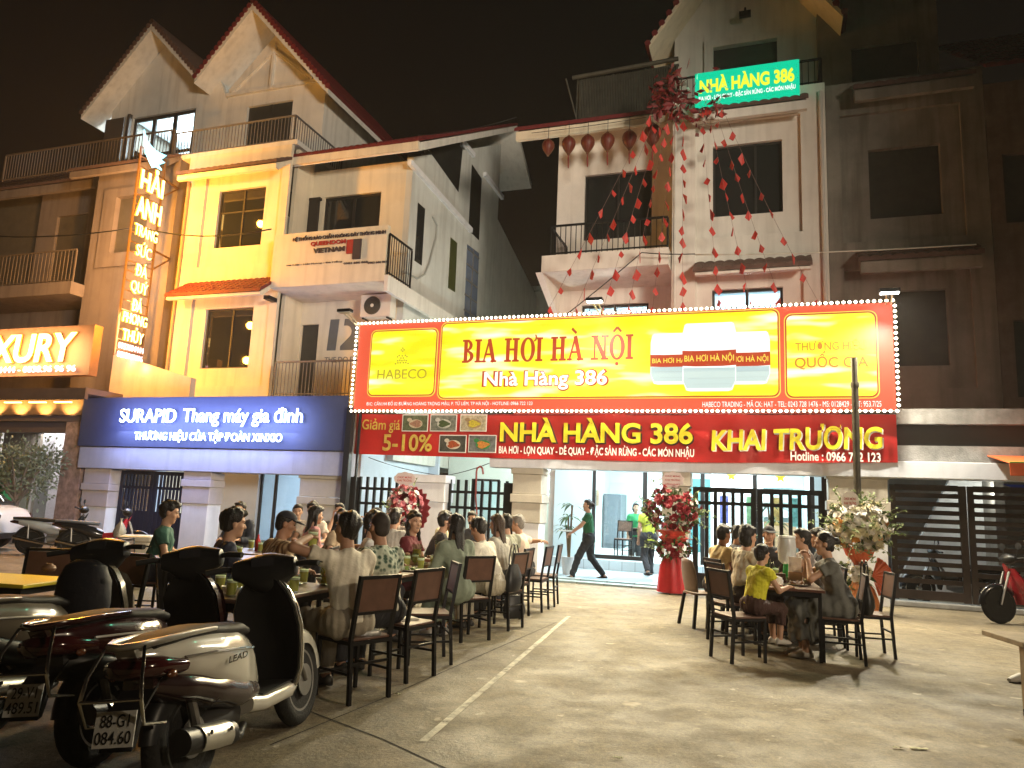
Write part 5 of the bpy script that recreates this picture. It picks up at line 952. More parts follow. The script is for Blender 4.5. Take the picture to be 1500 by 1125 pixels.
# handbags and small things
def bag(lab, x, y, z, s, rz, col, strap=True, name='handbag'):
    t = thing(name, lab, 'bag', (x, y, z), rz); m = M('bag_leather_%d' % int(x*100), col, .42, var=.2, scale=12); b = MB(); rings = []
    for k, (w, d) in enumerate(((.15, .05), (.17, .075), (.165, .07), (.14, .05), (.11, .03))): zz = s*k*.07; rings.append([(w*s*cos(a)*(1 if abs(cos(a)) < .8 else 1), d*s*sin(a)*1.1, zz) for a in [2*pi*i/16 for i in range(16)]])
    b.loft(rings); obj('body', b, m, t, smooth=60)
    if strap:
        b = MB()
        for q in (-.02, .02): b.tube([(.1*s*cos(a), q, s*.27+.22*s*sin(a)) for a in [pi*i/10 for i in range(11)]], .008, 5)
        obj('strap', b, m, t)
bag('black handbag hanging from the back of a left row chair', .12, 9.42, .47, 1.15, 1.2, (.012, .012, .014)); bag('round black backpack under the left row chairs', .15, 9.75, .1, 1.0, .6, (.015, .015, .016), False); bag('black handbag with white ribbon standing on the right chair', 4.12, 8.72, .466, 1.2, 1.3, (.015, .015, .013))
t = thing('wallet', 'crumpled silver and black wallet on the nearest chair seat', 'wallet', (-1.03, 6.02, .466), .5); b = MB(); b.loft([[(.09*x, .06*y, z) for x, y in rrect(-1, 1, -1, 1, .3, 3)] for z in (0, .018)] + [[(.085*x, .055*y, .03+.006*sin(9*x)) for x, y in rrect(-1, 1, -1, 1, .3, 3)]]); obj('body', b, M('silver_leather', (.32, .31, .29), .35, metal=.4, var=.5, scale=30), t, smooth=40)
t = thing('paper_stack', 'folded white papers on the chair behind the leaf-shirt man', 'paper', (-.85, 6.83, .466), .6); b = MB(); b.box(-.1, .1, -.07, .07, 0, .012); b.box(-.08, .09, -.06, .065, .0125, .02); obj('sheet', b, M('white_paper', (.7, .68, .58), .7), t)
t = thing('backpack', 'black jacket-covered backpack on the floorboard of the dark left scooter', 'bag', (0, 0, 0)) if False else None
for px, py, s, lab in ((1346, 1098, .11, 'long pale paper scrap on the near right pavement'), (1315, 1097, .07, 'small pale scrap left of the long paper scrap'), (905, 1112, .06, 'crumpled white tissue on the near middle pavement'), (582, 1018, .05, 'dry leaf beside the nearest chair leg')):
    g = G(px, py); b = MB(); rr = random.Random(px); k = 7; b.add([(g.x*0+s*(i/k-.5), s*.16*j*(1 if i % 2 else .8), .006+.012*rr.random()) for j in (-1, 1) for i in range(k+1)], [(i, i+1, i+k+2, i+k+1) for i in range(k)]); b.xform(Matrix.Rotation(rr.uniform(-.2, .2), 4, 'Z')); o = obj('paper_scrap', b, M('scrap_%d' % px, (.6, .58, .38), .7)); o.location = (g.x, g.y, 0); m_ = o.modifiers.new('t', 'SOLIDIFY'); m_.thickness = .003; tag(o, lab, 'litter', 'scraps of litter on the pavement')
# plastic armchairs at the family table
def plastic_chair(lab, x, y, hd, m):
    t = thing('plastic_chair', lab, 'chair', (x, y, 0), -radians(hd))
    for sx in (-1, 1):
        for p0, p1 in (((sx*.23, .2, 0), (sx*.19, .17, .43)), ((sx*.23, -.24, 0), (sx*.18, -.18, .43))): b = MB(); b.bar(p0, p1, .03, .04); obj('leg', b, M('dark_plastic_leg', (.03, .028, .028), .5), t)
    b = MB(); b.loft([[(.21*cx, .21*cy, z) for cx, cy in rrect(-1, 1, -1, 1, .35, 4)] for z in (.425, .45)]); obj('seat', b, m, t, smooth=40); b = MB(); vs = []
    for j in range(9):
        z = .46+.4*j/8; w = .21*(1+.12*sin(j/8*pi))*(1-.25*(j/8)**4)
        for i in range(9): a = (i/8-.5)*1.9; vs.append((w*sin(a)*1.15, -.17-.07*j/8-.11*(cos(a)-.6), z+.03*cos(a)*(j/8)))
    b.add(vs, [(j*9+i, j*9+i+1, (j+1)*9+i+1, (j+1)*9+i) for j in range(8) for i in range(8)]); o = obj('backrest', b, m, t, smooth=180); q = o.modifiers.new('t', 'SOLIDIFY'); q.thickness = .015
plastic_chair('mauve brown plastic armchair under the man in yellow tee', 2.72, 10.45, 78, M('mauve_plastic', (.34, .25, .21), .45))
t = thing('plastic_cooler', 'tall beige plastic cooler standing behind the dark scooter handlebars', 'cooler', (*G(193, 862).xy, 0), .3); b = MB(); b.loft([[(x*w, y*w*.8, z) for x, y in rrect(-1, 1, -1, 1, .3, 4)] for w, z in ((.2, 0), (.22, .7), (.25, .72), (.25, .78), (.2, .8))]); obj('tub', b, M('beige_plastic', (.55, .50, .40), .5), t, smooth=40); b = MB(); b.box(.22, .29, -.1, .1, .4, .48); obj('latch', b, CHB, t)
# ================================================================== flower stands
ROSE = M('dark_red_rose', (.27, .008, .02), .5, var=.4, scale=20); PINKF = M('pink_rose', (.62, .22, .26), .55, var=.35, scale=20); WHF = M('white_orchid', (.78, .74, .70), .55, var=.15, scale=20); CRF = M('cream_bloom', (.74, .68, .48), .6, var=.25, scale=15); ORF = M('orange_bloom', (.70, .30, .06), .55, var=.2); LF = M('bouquet_leaf', (.055, .10, .02), .55, var=.5, scale=10); PLF = M('pale_leaf', (.22, .28, .12), .6, var=.4, scale=12)
def bloom(b, c, nrm, s, rr, layers=3):
    z = Vector(nrm).normalized(); x = z.orthogonal().normalized(); y = z.cross(x); c = Vector(c)
    for L in range(layers):
        k = 6-L; rad = s*(1-.3*L); h = s*(.15+.32*L); o = rr.uniform(0, 6)
        for i in range(k):
            a = o+2*pi*i/k; d = x*cos(a)+y*sin(a); e = x*cos(a+pi/2)+y*sin(a+pi/2)
            b.add([c+z*h*.4, c+d*rad*.6+e*rad*.42+z*h, c+d*rad+z*(h*.75+s*.12), c+d*rad*.6-e*rad*.42+z*h], [(0, 1, 2, 3)])
def leafq(b, c, d, L, w, rr):
    d = Vector(d).normalized(); s = d.cross(Vector((rr.uniform(-1, 1), rr.uniform(-1, 1), rr.uniform(-.3, 1)))).normalized()*w; c = Vector(c); u = Vector((0, 0, 1))
    b.add([c, c+d*L*.5+s+u*L*.06, c+d*L-u*L*.1, c+d*L*.5-s+u*L*.06], [(0, 1, 2, 3)])
def ball(rr, R_, front=True):
    while 1:
        v = Vector((rr.uniform(-1, 1), rr.uniform(-1, 1), rr.uniform(-1, 1)))
        if .3 < v.length < 1: v = v.normalized(); break
    return Vector((v.x*R_[0], v.y*R_[1], v.z*R_[2])), v
def bouquet(par, c, R_, kinds, seed, nleaf=160, leaf=LF, spray=0):
    rr = random.Random(seed); c = Vector(c)
    for nm, m, n, s, layers in kinds:
        b = MB()
        for i in range(n): p, v = ball(rr, R_); p *= rr.uniform(.78, 1.02); bloom(b, c+p, v, s*rr.uniform(.75, 1.2), rr, layers)
        obj(nm, b, m, par, kind='stuff' if n > 100 else None)
    b = MB()
    for i in range(nleaf): p, v = ball(rr, R_); leafq(b, c+p*rr.uniform(.5, .98), v+Vector((0, 0, rr.uniform(-.4, .5))), rr.uniform(.08, .17), .03, rr)
    obj('leaves', b, leaf, par, kind='stuff')
    if spray:
        b = MB()
        for i in range(spray):
            p, v = ball(rr, R_); d = (v+Vector((0, 0, .5))).normalized(); q = c+p*.9; e = q+d*rr.uniform(.15, .42); e.z -= .05; b.tube([q, q.lerp(e, .5)+Vector((0, 0, .03)), e], .004, 4)
            for k in range(7): f = rr.uniform(.3, 1); leafq(b, q.lerp(e, f), (rr.uniform(-1, 1), rr.uniform(-1, 1), rr.uniform(-.5, 1)), .07, .018, rr)
        obj('spray', b, PLF, par, kind='stuff')
def card(par, c, w, h, lines, m, tm, pts=28, wob=.0):
    b = MB(); b.prism([(c[0]+(w+wob*sin(9*t))*cos(t), c[2]+(h+wob*sin(9*t))*sin(t)) for t in [2*pi*i/(pts*2) for i in range(pts*2)]], c[1]-.008, c[1]); o = obj('greeting_card', b, m, par); n = len(lines)
    for i, s in enumerate(lines): text('lettering', s, tm, o, w*1.35, h*.8/n, ((c[0], c[1]-.009, c[2]+h*.5*(n-1)/2*.9-i*h*.5), (1, 0, 0), (0, 0, 1), (0, -1, 0)), ext=.003, bold=.02)
def wrapcloth(par, nm, prof, m, n=40, fold=.12, c=(0, 0)):
    b = MB(); vs = []
    for j, (r_, z) in enumerate(prof):
        for i in range(n): a = 2*pi*i/n; q = r_*(1+fold*sin(a*7+j*.35)*(.4+.6*j/len(prof))); vs.append((c[0]+q*cos(a), c[1]+q*sin(a)*.7, z))
    b.add(vs, [(j*n+i, j*n+(i+1) % n, (j+1)*n+(i+1) % n, (j+1)*n+i) for j in range(len(prof)-1) for i in range(n)]); return obj(nm, b, m, par, smooth=50)
REDC = M('red_satin', (.52, .02, .03), .4, var=.2, scale=4); ORC = M('orange_satin', (.66, .12, .04), .4, var=.2, scale=4); CARDM = M('pale_pink_card', (.72, .60, .58), .6)
def stand_legs(t, h): 
    b = MB()
    for a in (.6, 2.6, 4.6): b.bar((.22*cos(a), .18*sin(a), 0), (.05*cos(a), .05*sin(a), h), .022)
    obj('tripod', b, M('stand_wood', (.2, .12, .06), .6), t)
g = G(985, 870); t = thing('flower_stand', 'tall congratulation stand of dark red roses in red cloth before the middle pillar', 'flower stand', (g.x, g.y, 0), -TH, 'congratulation flower stands'); stand_legs(t, 1.2)
wrapcloth(t, 'skirt', [(.29, .03), (.27, .25), (.24, .5), (.18, .68)], REDC); wrapcloth(t, 'ruffle', [(.14, .92), (.26, 1.03), (.18, 1.08), (.28, 1.16), (.1, 1.2)], M('coral_satin', (.62, .07, .05), .4, var=.2), fold=.3)
bouquet(t, (0, -.02, 1.55), (.50, .28, .44), [('roses', ROSE, 100, .085, 3), ('orchids', WHF, 55, .05, 1)], 1, 220, LF, 26); bouquet(t, (0, -.05, .82), (.3, .22, .2), [('roses', ROSE, 34, .08, 3), ('orchids', WHF, 10, .055, 1)], 2, 80, LF, 20); card(t, (-.0, -.1, 2.12), .21, .15, ['CHÚC MỪNG', 'KHAI TRƯƠNG', 'HỒNG PHÁT'], CARDM, M('card_red_print', (.5, .06, .05), .6), wob=.012)
b = MB(); b.bar((0, 0, 1.2), (0, -.05, 2.0), .012); obj('card_stick', b, CHB, t)
pu, pz = P(1258, 800, -.45); q = Wf(P(1258, 800, -1.3)[0], -1.3, 0); t = thing('flower_stand', 'cream and white flower stand with orange ruffles before the right pillar', 'flower stand', q, -TH, 'congratulation flower stands'); stand_legs(t, 1.0)
bouquet(t, (0, 0, 1.42), (.50, .32, .44), [('roses', CRF, 100, .085, 3), ('lilies', WHF, 100, .09, 2), ('sunflowers', ORF, 10, .1, 2)], 5, 120, LF, 70); bouquet(t, (-.08, -.03, .62), (.24, .2, .16), [('roses', CRF, 24, .075, 3), ('lilies', WHF, 24, .075, 2)], 6, 60, LF, 8)
wrapcloth(t, 'ruffle', [(.07, .76), (.12, .84), (.19, .92), (.22, 1.03), (.08, 1.06)], ORC, fold=.22); wrapcloth(t, 'skirt', [(.30, .02), (.26, .2), (.2, .38), (.12, .5)], M('peach_satin', (.72, .25, .08), .4, var=.25), fold=.2)
b = MB()
for i in range(14): a = -1.2+2.4*i/13; b.add([(.18, -.08, .6), (.18+.3*cos(a-.09), -.1-.03*(i % 2), .6+.32*sin(a-.09)), (.18+.31*cos(a), -.07-.03*(i % 2), .6+.33*sin(a)), (.18+.3*cos(a+.09), -.1, .6+.32*sin(a+.09))], [(0, 1, 2, 3)])
obj('paper_fan', b, ORC, t); card(t, (-.13, -.16, 1.83), .14, .15, ['CHÚC MỪNG', 'KHAI TRƯƠNG'], M('white_card', (.76, .70, .66), .6), M('card_red_print'))
b = MB(); b.bar((-.1, 0, 1.0), (-.13, -.15, 1.8), .012); obj('card_stick', b, CHB, t)
q = Wf(-5.95, -.55, 0); t = thing('flower_stand', 'heart-shaped red and pink flower stand before the left white pillar', 'flower stand', q, -TH, 'congratulation flower stands'); stand_legs(t, 1.1)
b = MB(); pts = []
for i in range(44): a = 2*pi*i/44; q = .44*(1+.13*(i % 2)*(1+.4*sin(a*3))); pts.append((q*cos(a), 1.30+q*1.12*sin(a)))
b.prism(pts, .02, .06); obj('paper_collar', b, M('dark_red_paper', (.16, .008, .015), .5, var=.3), t); bouquet(t, (-.06, -.1, 1.38), (.40, .24, .44), [('roses', PINKF, 80, .075, 3), ('red_roses', ROSE, 40, .085, 3), ('orchids', WHF, 80, .07, 2)], 8, 60, LF, 4)
wrapcloth(t, 'skirt', [(.36, .03), (.32, .3), (.22, .7), (.14, .9)], M('dark_red_satin', (.22, .01, .02), .45, var=.2)); card(t, (-.08, -.12, 1.98), .26, .14, ['CHÚC MỪNG', 'KHAI TRƯƠNG'], CARDM, M('card_red_print'), wob=.008)
# ================================================================== plants
def blade_plant(lab, loc, h, pot, potm, n=26, seed=1, L=.45):
    t = thing('potted_palm', lab, 'plant', loc); b = MB(); b.lathe([(0, 0), (pot*.75, 0), (pot, pot*2.2), (pot*.9, pot*2.2), (pot*.85, pot*2.1), (0, pot*2.05)], n=16); obj('pot', b, potm, t, smooth=50); rr = random.Random(seed); z0 = pot*2.1; b = MB(); tops = []
    for k in range(3): e = Vector((rr.uniform(-.14, .14), rr.uniform(-.1, .1), z0+h*(.55+.22*k))); b.tube([(0, 0, z0-.05), (e.x*.5, e.y*.5, (z0+e.z)/2), e], [.03, .024, .02], 7); tops.append(e)
    obj('stem', b, M('dry_stem', (.2, .14, .08), .8, var=.3), t); b = MB()
    for e in tops:
        for i in range(n): a = rr.uniform(0, 6.28); up = rr.uniform(-.1, .9); d = Vector((cos(a), sin(a), up)).normalized(); ln = L*rr.uniform(.7, 1.2); s = d.cross(Vector((0, 0, 1))).normalized()*.028; p = [e+d*ln*f+Vector((0, 0, -.55*ln*f*f)) for f in (0, .35, .7, 1)]; b.add([p[0]-s*.4, p[0]+s*.4, p[1]+s, p[1]-s, p[2]+s*.8, p[2]-s*.8, p[3]], [(0, 1, 2, 3), (3, 2, 4, 5), (5, 4, 6)])
    obj('foliage', b, M('palm_leaf', (.05, .12, .03), .5, var=.4, scale=6), t)
WP = M('white_glazed_pot', (.7, .74, .76), .3)
blade_plant('tall leafy palm in white pot left of the patio glass', Wf(-2.72, .95, .07), 1.15, .17, WP, 16, 3, .4); blade_plant('green palm behind the bars of the open dining room', Wf(1.55, 2.2, .07), 1.3, .17, WP, 18, 4, .5)
t = thing('frangipani_tree', 'round-crowned potted tree in front of the jewellery shop glass', 'tree', Wf(-17.4, -.75, 0)); b = MB(); rr = random.Random(11); br = []
b.box(-.7, .1, -.25, .25, 0, .55); b.box(.14, .8, -.25, .25, 0, .55); pl = obj('planter', b, M('grey_marble_planter', (.36, .33, .32), .5, var=.4, scale=5), t, bevel=.01); b = MB(); b.tube([(0, 0, .5), (.05, .02, 1.0), (.02, 0, 1.3)], [.06, .05, .04], 8)
for i in range(14): a = rr.uniform(0, 6.28); e = Vector((.75*cos(a)*rr.uniform(.4, 1), .5*sin(a), rr.uniform(1.5, 2.35))); b.tube([(.02, 0, rr.uniform(.9, 1.3)), e*.6+Vector((0, 0, .5)), e], [.035, .022, .012], 6); br.append(e)
obj('trunk', b, M('grey_bark', (.24, .2, .17), .85, var=.3), t); b = MB()
for e in br:
    for i in range(170): v = Vector((rr.gauss(0, .2), rr.gauss(0, .2), rr.gauss(0, .17))); leafq(b, e+v, v+Vector((0, 0, .1)), rr.uniform(.07, .14), .032, rr)
obj('crown', b, M('grey_green_leaf', (.22, .26, .17), .55, var=.5, scale=5), t)
t = thing('planter_shrub', 'low dry shrub bed at the left photo edge', 'shrub', Wf(-19.2, -.8, 0)); b = MB()
for i in range(260): c = Vector((rr.uniform(-1, 1), rr.uniform(-.3, .3), .25+abs(rr.gauss(0, .22)))); leafq(b, c, (rr.uniform(-1, 1), rr.uniform(-1, 1), rr.uniform(0, 1.5)), rr.uniform(.15, .35), .025, rr)
obj('foliage', b, M('dry_shrub', (.14, .12, .07), .7, var=.4), t); b = MB(); b.box(-1.1, 1.1, -.35, .35, 0, .3); obj('kerb_box', b, CONCR, t)
t = thing('green_crate', 'green plastic crate rack beside the potted tree', 'crate', Wf(-19.4, -.3, 1.0)); b = MB()
for z in (0, .3, .55): b.box(-.8, .8, -.2, .2, z, z+.06)
for x in (-.8, -.3, .3, .75): b.box(x, x+.05, -.2, .2, .06, .55)
b.box(-.8, .8, .18, .2, 0, .55); b.box(-.8, -.74, -.15, .15, -1.0, 0); b.box(.74, .8, -.15, .15, -1.0, 0); obj('crate', b, M('green_mesh_plastic', (.03, .34, .10), .5), t)
# right edge: awning, tarp, timber bench
g = fthing('awning', 'orange awning corner with green trim at the right photo edge', 'awning', (6.0, -1.0, 2.4)); b = MB(); u, z = P(1479, 685, -1.2); b.add([(u, -1.2, z+.08), (u+2.5, -1.2, z+.12), (u+2.5, .1, z+.3), (u, .1, z+.3), (u, -1.22, z-.13), (u+2.5, -1.22, z-.12)], [(0, 1, 2, 3), (4, 5, 1, 0)]); o = obj('cloth', b, M('orange_canvas', (.72, .13, .035), .6, var=.1), g); q = o.modifiers.new('t', 'SOLIDIFY'); q.thickness = .01
b = MB(); b.tube([(u, -1.2, z+.09), (u+2.5, -1.2, z+.13)], .015, 5); obj('trim', b, M('green_trim', (.2, .3, .05), .6), g)
u, z = P(1478, 712, .6); b = MB(); b.add([(u-.1, .6, z+.03), (u+1.5, .6, z+.03), (u+1.5, 1.3, z-.5), (u+.6, .5, z-.25)], [(0, 1, 2, 3)]); o = fmesh('blue_tarp', 'blue tarpaulin under the beam at the right photo edge', 'tarp', b, M('blue_tarp', (.015, .04, .32), .5), (u, .6, z)); q = o.modifiers.new('t', 'SOLIDIFY'); q.thickness = .01
g = G(1522, 1068); t = thing('timber_bench', 'grey weathered timber bench end at the right photo edge', 'bench', (g.x, g.y, 0), -.1); WD = M('weathered_timber', (.30, .24, .16), .8, var=.35, scale=4, bump=.3)
b = MB(); b.box(-.13, 1.2, -.1, .5, .60, .64); obj('top', b, WD, t, bevel=.005)
for q in (-.06, .9): b = MB(); b.bar((q, 0, 0), (q, 0, .6), .06, .06); obj('leg', b, WD, t)
b = MB(); b.bar((-.12, -.05, .12), (.6, -.05, .12), .05, .05); obj('foot_rail', b, CHB, t)
# ================================================================== scooters and motorbikes
RUB = M('tyre_rubber', (.012, .012, .012), .8, var=.3, bump=.3, bscale=60); BPL = M('black_scooter_plastic', (.012, .012, .013), .38, var=.2, scale=10, bump=.04, bscale=90); SEATM = M('black_seat_vinyl', (.014, .013, .012), .62, var=.2, bump=.1, bscale=120); CHR = M('chrome', (.55, .54, .5), .16, metal=1, var=.1); ALU = M('cast_alloy', (.30, .29, .28), .4, metal=.9, var=.2); TAILR = M('red_tail_lens', (.035, .005, .005), .12, coat=.6, var=.05); PLATE = M('white_number_plate', (.60, .60, .58), .5, var=.12, scale=12); PLT = M('plate_black', (.012, .012, .012), .5); AMB = M('amber_lens', (.10, .03, .01), .15); GRIP = M('grip_rubber', (.015, .015, .015), .75)
def sring(y, zc, hw, hh, e=2.4, n=20, tilt=0):
    out = []
    for k in range(n):
        a = 2*pi*k/n; c, s = cos(a), sin(a); x = hw*abs(c)**(2/e)*(1 if c >= 0 else -1); z = hh*abs(s)**(2/e)*(1 if s >= 0 else -1); out.append((x, y+tilt*z, zc+z))
    return out
def smooth_keys(keys, n):
    """piecewise cubic through rows of numbers keyed on the first"""
    ys = [k[0] for k in keys]; out = []
    for i in range(n+1):
        y = ys[0]+(ys[-1]-ys[0])*i/n; j = max(0, min(len(keys)-2, sum(1 for q in ys[1:-1] if q <= y))); t = (y-ys[j])/(ys[j+1]-ys[j]); t2 = t*t*(3-2*t)*.5+t*.5
        out.append([y]+[a+(b-a)*t2 for a, b in zip(keys[j][1:], keys[j+1][1:])])
    return out
def wheel(par, name, cy, R_, w, rimm, spokes=6, wire=False, cz=None):
    cz = cz or R_; b = MB(); prof = []
    for k in range(13): a = pi*(-.62+1.24*k/12); prof.append((R_-w*.5+w*.5*cos(a), w*.5*sin(a)))
    prof = [(R_-w*.95, prof[0][1]*.8)]+prof+[(R_-w*.95, prof[-1][1]*.8)]; b.lathe([(r_, x) for r_, x in prof], (0, 0, 0), 32, axis='x'); b.v = [(p[0], p[1]+cy, p[2]+cz) for p in b.v]
    wh = obj(name, b, RUB, par, smooth=50); b = MB(); q = R_-w*.9
    b.lathe([(q-.025, -w*.36), (q+.01, -w*.4), (q+.01, w*.4), (q-.025, w*.36), (q-.025, -w*.36)], n=32, axis='x'); b.lathe([(.0, -w*.45), (.045, -w*.45), (.045, w*.45), (.0, w*.45)], n=14, axis='x')
    for k in range(36 if wire else spokes):
        a = 2*pi*k/(36 if wire else spokes); b.bar((0 if not wire else (.03 if k % 2 else -.03), .04*cos(a), .04*sin(a)), (0, (q-.01)*cos(a+.15), (q-.01)*sin(a+.15)), .004 if wire else .02, .004 if wire else .035)
    b.v = [(p[0], p[1]+cy, p[2]+cz) for p in b.v]; obj('rim', b, rimm, wh, smooth=40)
    if not wire:
        b = MB(); b.lathe([(.06, 0), (.1, 0), (.1, .006), (.06, .006)], (.06, 0, 0), 24, axis='x'); b.v = [(p[0], p[1]+cy, p[2]+cz) for p in b.v]; obj('brake_disc', b, ALU, wh)
    return wh
def arcfender(par, name, cy, cz, R_, w, a0, a1, m, th=.008):
    b = MB(); n = 16; rings = []
    for i in range(n+1):
        a = radians(a0+(a1-a0)*i/n); tp = 1-.35*abs(i/n-.5)*2
        rings.append([(x*w*tp, cy+(R_-dr*abs(x)**2)*cos(a), cz+(R_-dr*abs(x)**2)*sin(a)) for x, dr in ((-1, .09), (-.85, .05), (-.5, .02), (0, 0), (.5, .02), (.85, .05), (1, .09))]+[(x*w*tp*.96, cy+(R_-th-dr*abs(x)**2)*cos(a), cz+(R_-th-dr*abs(x)**2)*sin(a)) for x, dr in ((1, .09), (.5, .02), (0, 0), (-.5, .02), (-1, .09))])
    b.loft(rings); return obj(name, b, m, par, smooth=60)
def shield(rows, off, shrink, curve, th, par, name, m):
    b = MB(); n = 14; vs = []; R_ = len(rows)
    for s in (0, 1):
        for z, w, y in rows:
            for i in range(n+1): x = (i/n*2-1)*(w-shrink); vs.append((x, y+off-curve*x*x*4-(th if s else 0), z))
    W = n+1; fs = []
    for s in (0, 1):
        o = s*R_*W
        for j in range(R_-1):
            for i in range(n): q = (o+j*W+i, o+j*W+i+1, o+(j+1)*W+i+1, o+(j+1)*W+i); fs.append(q if s else q[::-1])
    T_ = R_*W
    for j in range(R_-1): fs += [(j*W, (j+1)*W, (j+1)*W+T_, j*W+T_), (j*W+n, j*W+n+T_, (j+1)*W+n+T_, (j+1)*W+n)]
    for i in range(n): fs += [(i, i+T_, i+1+T_, i+1), ((R_-1)*W+i, (R_-1)*W+i+1, (R_-1)*W+i+1+T_, (R_-1)*W+i+T_)]
    b.add(vs, fs); return obj(name, b, m, par, smooth=50)
def scooter(label, x, y, hd, lean, body, lower, accent, plate, brand, big=True, group='scooters parked in the foreground', turn=0, dark=None):
    t = thing('parked_scooter', label, 'scooter', (x, y, 0), group=group, rot=(0, radians(lean), -radians(hd)))
    Rw = .285 if big else .27; wb = 1.30
    wheel(t, 'rear_wheel', 0, Rw, .11, BPL if big else ALU); fw = wheel(t, 'front_wheel', wb, Rw, .1, ALU)
    arcfender(t, 'front_fender', wb, Rw, Rw+.045, .075, 5, 150, body); arcfender(t, 'rear_fender', 0, Rw, Rw+.035, .07, 20, 172, BPL)
    b = MB(); keys = [(-.42, .735, .035, .03), (-.30, .715, .12, .075), (-.1, .675, .175, .125), (.12, .62, .2, .17), (.32, .57, .19, .2), (.48, .52, .15, .2), (.58, .45, .11, .14)]
    b.loft([sring(r_[0], r_[1], r_[2], r_[3], 2.6, 24) for r_ in smooth_keys(keys, 26)]); bd = obj('body_cover', b, body, t, smooth=60)
    b = MB(); keys = [(-.34, .60, .08, .05), (-.15, .55, .17, .08), (.1, .48, .196, .09), (.35, .42, .185, .09), (.5, .4, .16, .06)]; b.loft([sring(r_[0], r_[1], r_[2], r_[3], 2.8, 20) for r_ in smooth_keys(keys, 18)]); obj('lower_cover', b, lower, t, smooth=60)
    b = MB()                                                      # badge strip and accent line on both flanks
    for s in (-1, 1): b.tube([(s*.165, -.22, .70), (s*.197, 0, .685), (s*.208, .2, .665), (s*.195, .38, .64)], .007, 5)
    obj('accent_strip', b, accent, bd)
    text('lettering', brand, accent, bd, .20, .032, ((.2165, .17, .625), (0, 1, 0), (0, -.12, 1), (1, .1, .1)), ext=.004, shear=.25, bold=.02)
    b = MB(); keys = [(-.34, .775, .10, .022), (-.2, .79, .135, .034), (.05, .785, .145, .04), (.2, .762, .145, .045), (.4, .745, .135, .042), (.55, .715, .085, .03)]; b.loft([sring(r_[0], r_[1], r_[2], r_[3], 2.5, 20) for r_ in smooth_keys(keys, 22)]); st = obj('seat', b, SEATM, t, smooth=60)
    b = MB(); b.tube([(.150, .08, .79), (.15, -.14, .80), (.135, -.32, .80), (.08, -.43, .795), (0, -.455, .79), (-.08, -.43, .795), (-.135, -.32, .80), (-.15, -.14, .80), (-.15, .08, .79)], [.012, .016, .018, .02, .02, .02, .018, .016, .012], 8, sq=.8); b.bar((0, -.4, .74), (0, -.43, .79), .1, .03); obj('grab_rail', b, M('pale_grab_rail', (.42, .41, .38), .35, metal=.6) if big else body, t, smooth=50)
    b = MB(); b.loft([sring(-.45, .69, .05, .03, 2.5, 16), sring(-.42, .69, .12, .05, 2.5, 16), sring(-.32, .68, .15, .06, 2.5, 16), sring(-.18, .66, .165, .05, 2.5, 16)]); obj('tail_light', b, TAILR, t, smooth=60)
    b = MB()
    for s in (-1, 1): b.lathe([(0, -.03), (.016, -.015), (.02, .02), (0, .04)], (s*.15, -.31, .64), 10, axis='y')
    obj('turn_signal', b, AMB, t, smooth=60)
    b = MB()
    for s in (-1, 1): b.tube([(s*.10, -.43, .79), (s*.135, -.5, .68), (s*.15, -.53, .58), (s*.14, -.5, .47), (s*.11, -.3, .43)], .0085, 6)
    b.tube([(-.15, -.53, .58), (0, -.56, .585), (.15, -.53, .58)], .0085, 6); obj('rear_guard', b, CHR, t, smooth=60)
    b = MB(); b.loft([[(s*wd, yy, zz) for s in (-1, 1)]+[(s*wd, yy+.03, zz+.01) for s in (1, -1)] for wd, yy, zz in ((.09, -.3, .62), (.085, -.44, .5), (.08, -.5, .36))]); obj('plate_holder', b, BPL, t)
    if plate:
        n = Vector((0, -.97, .24)).normalized(); up = Vector((0, .24, .97)); c = Vector((0, -.50, .455)); b = MB(); q = [c+Vector((1, 0, 0))*sx*.098+up*sz*.074 for sx, sz in ((-1, -1), (1, -1), (1, 1), (-1, 1))]; b.add([p-n*.003 for p in q]+[p+n*.003 for p in q], [(3, 2, 1, 0), (4, 5, 6, 7), (0, 1, 5, 4), (1, 2, 6, 5), (2, 3, 7, 6), (3, 0, 4, 7)]); pl = obj('number_plate', b, PLATE, t)
        for s, zz, w_ in ((plate[0], .034, .14), (plate[1], -.034, .175)): text('lettering', s, PLT, pl, w_, .052, (c+up*zz+n*.0035, (1, 0, 0), up, n), ext=.002, bold=.005)
    b = MB(); b.loft([sring(.45, .33, .15, .06, 3, 16), sring(.6, .30, .16, .05, 4, 16), sring(.9, .30, .17, .05, 4, 16), sring(1.0, .31, .15, .04, 3, 16)]); obj('floorboard', b, body if big else BPL, t, smooth=50); b = MB(); b.box(-.15, .15, .56, 1.0, .35, .358); obj('foot_mat', b, GRIP, t)
    rows = [(.27, .10, 1.02), (.33, .165, 1.03), (.42, .2, 1.045), (.55, .215, 1.05), (.68, .222, 1.035), (.8, .21, 1.0), (.9, .17, .965), (.97, .11, .945), (1.0, .05, .94)] if big else [(.3, .09, 1.02), (.38, .15, 1.04), (.5, .18, 1.05), (.65, .2, 1.03), (.8, .2, .99), (.9, .15, .96), (.96, .08, .94)]
    shield(rows, 0, 0, .35, .045, t, 'leg_shield', body); shield([(z, w, y_) for z, w, y_ in rows], -.047, .014, .35, .02, t, 'inner_panel', BPL)
    if big:
        b = MB(); e = [(w, y_-.35*w*w*4-.03, z) for z, w, y_ in rows]; b.tube(e, .009, 6); b.tube([(-p[0], p[1], p[2]) for p in e], .009, 6); obj('edge_trim', b, CHR, t, smooth=60)
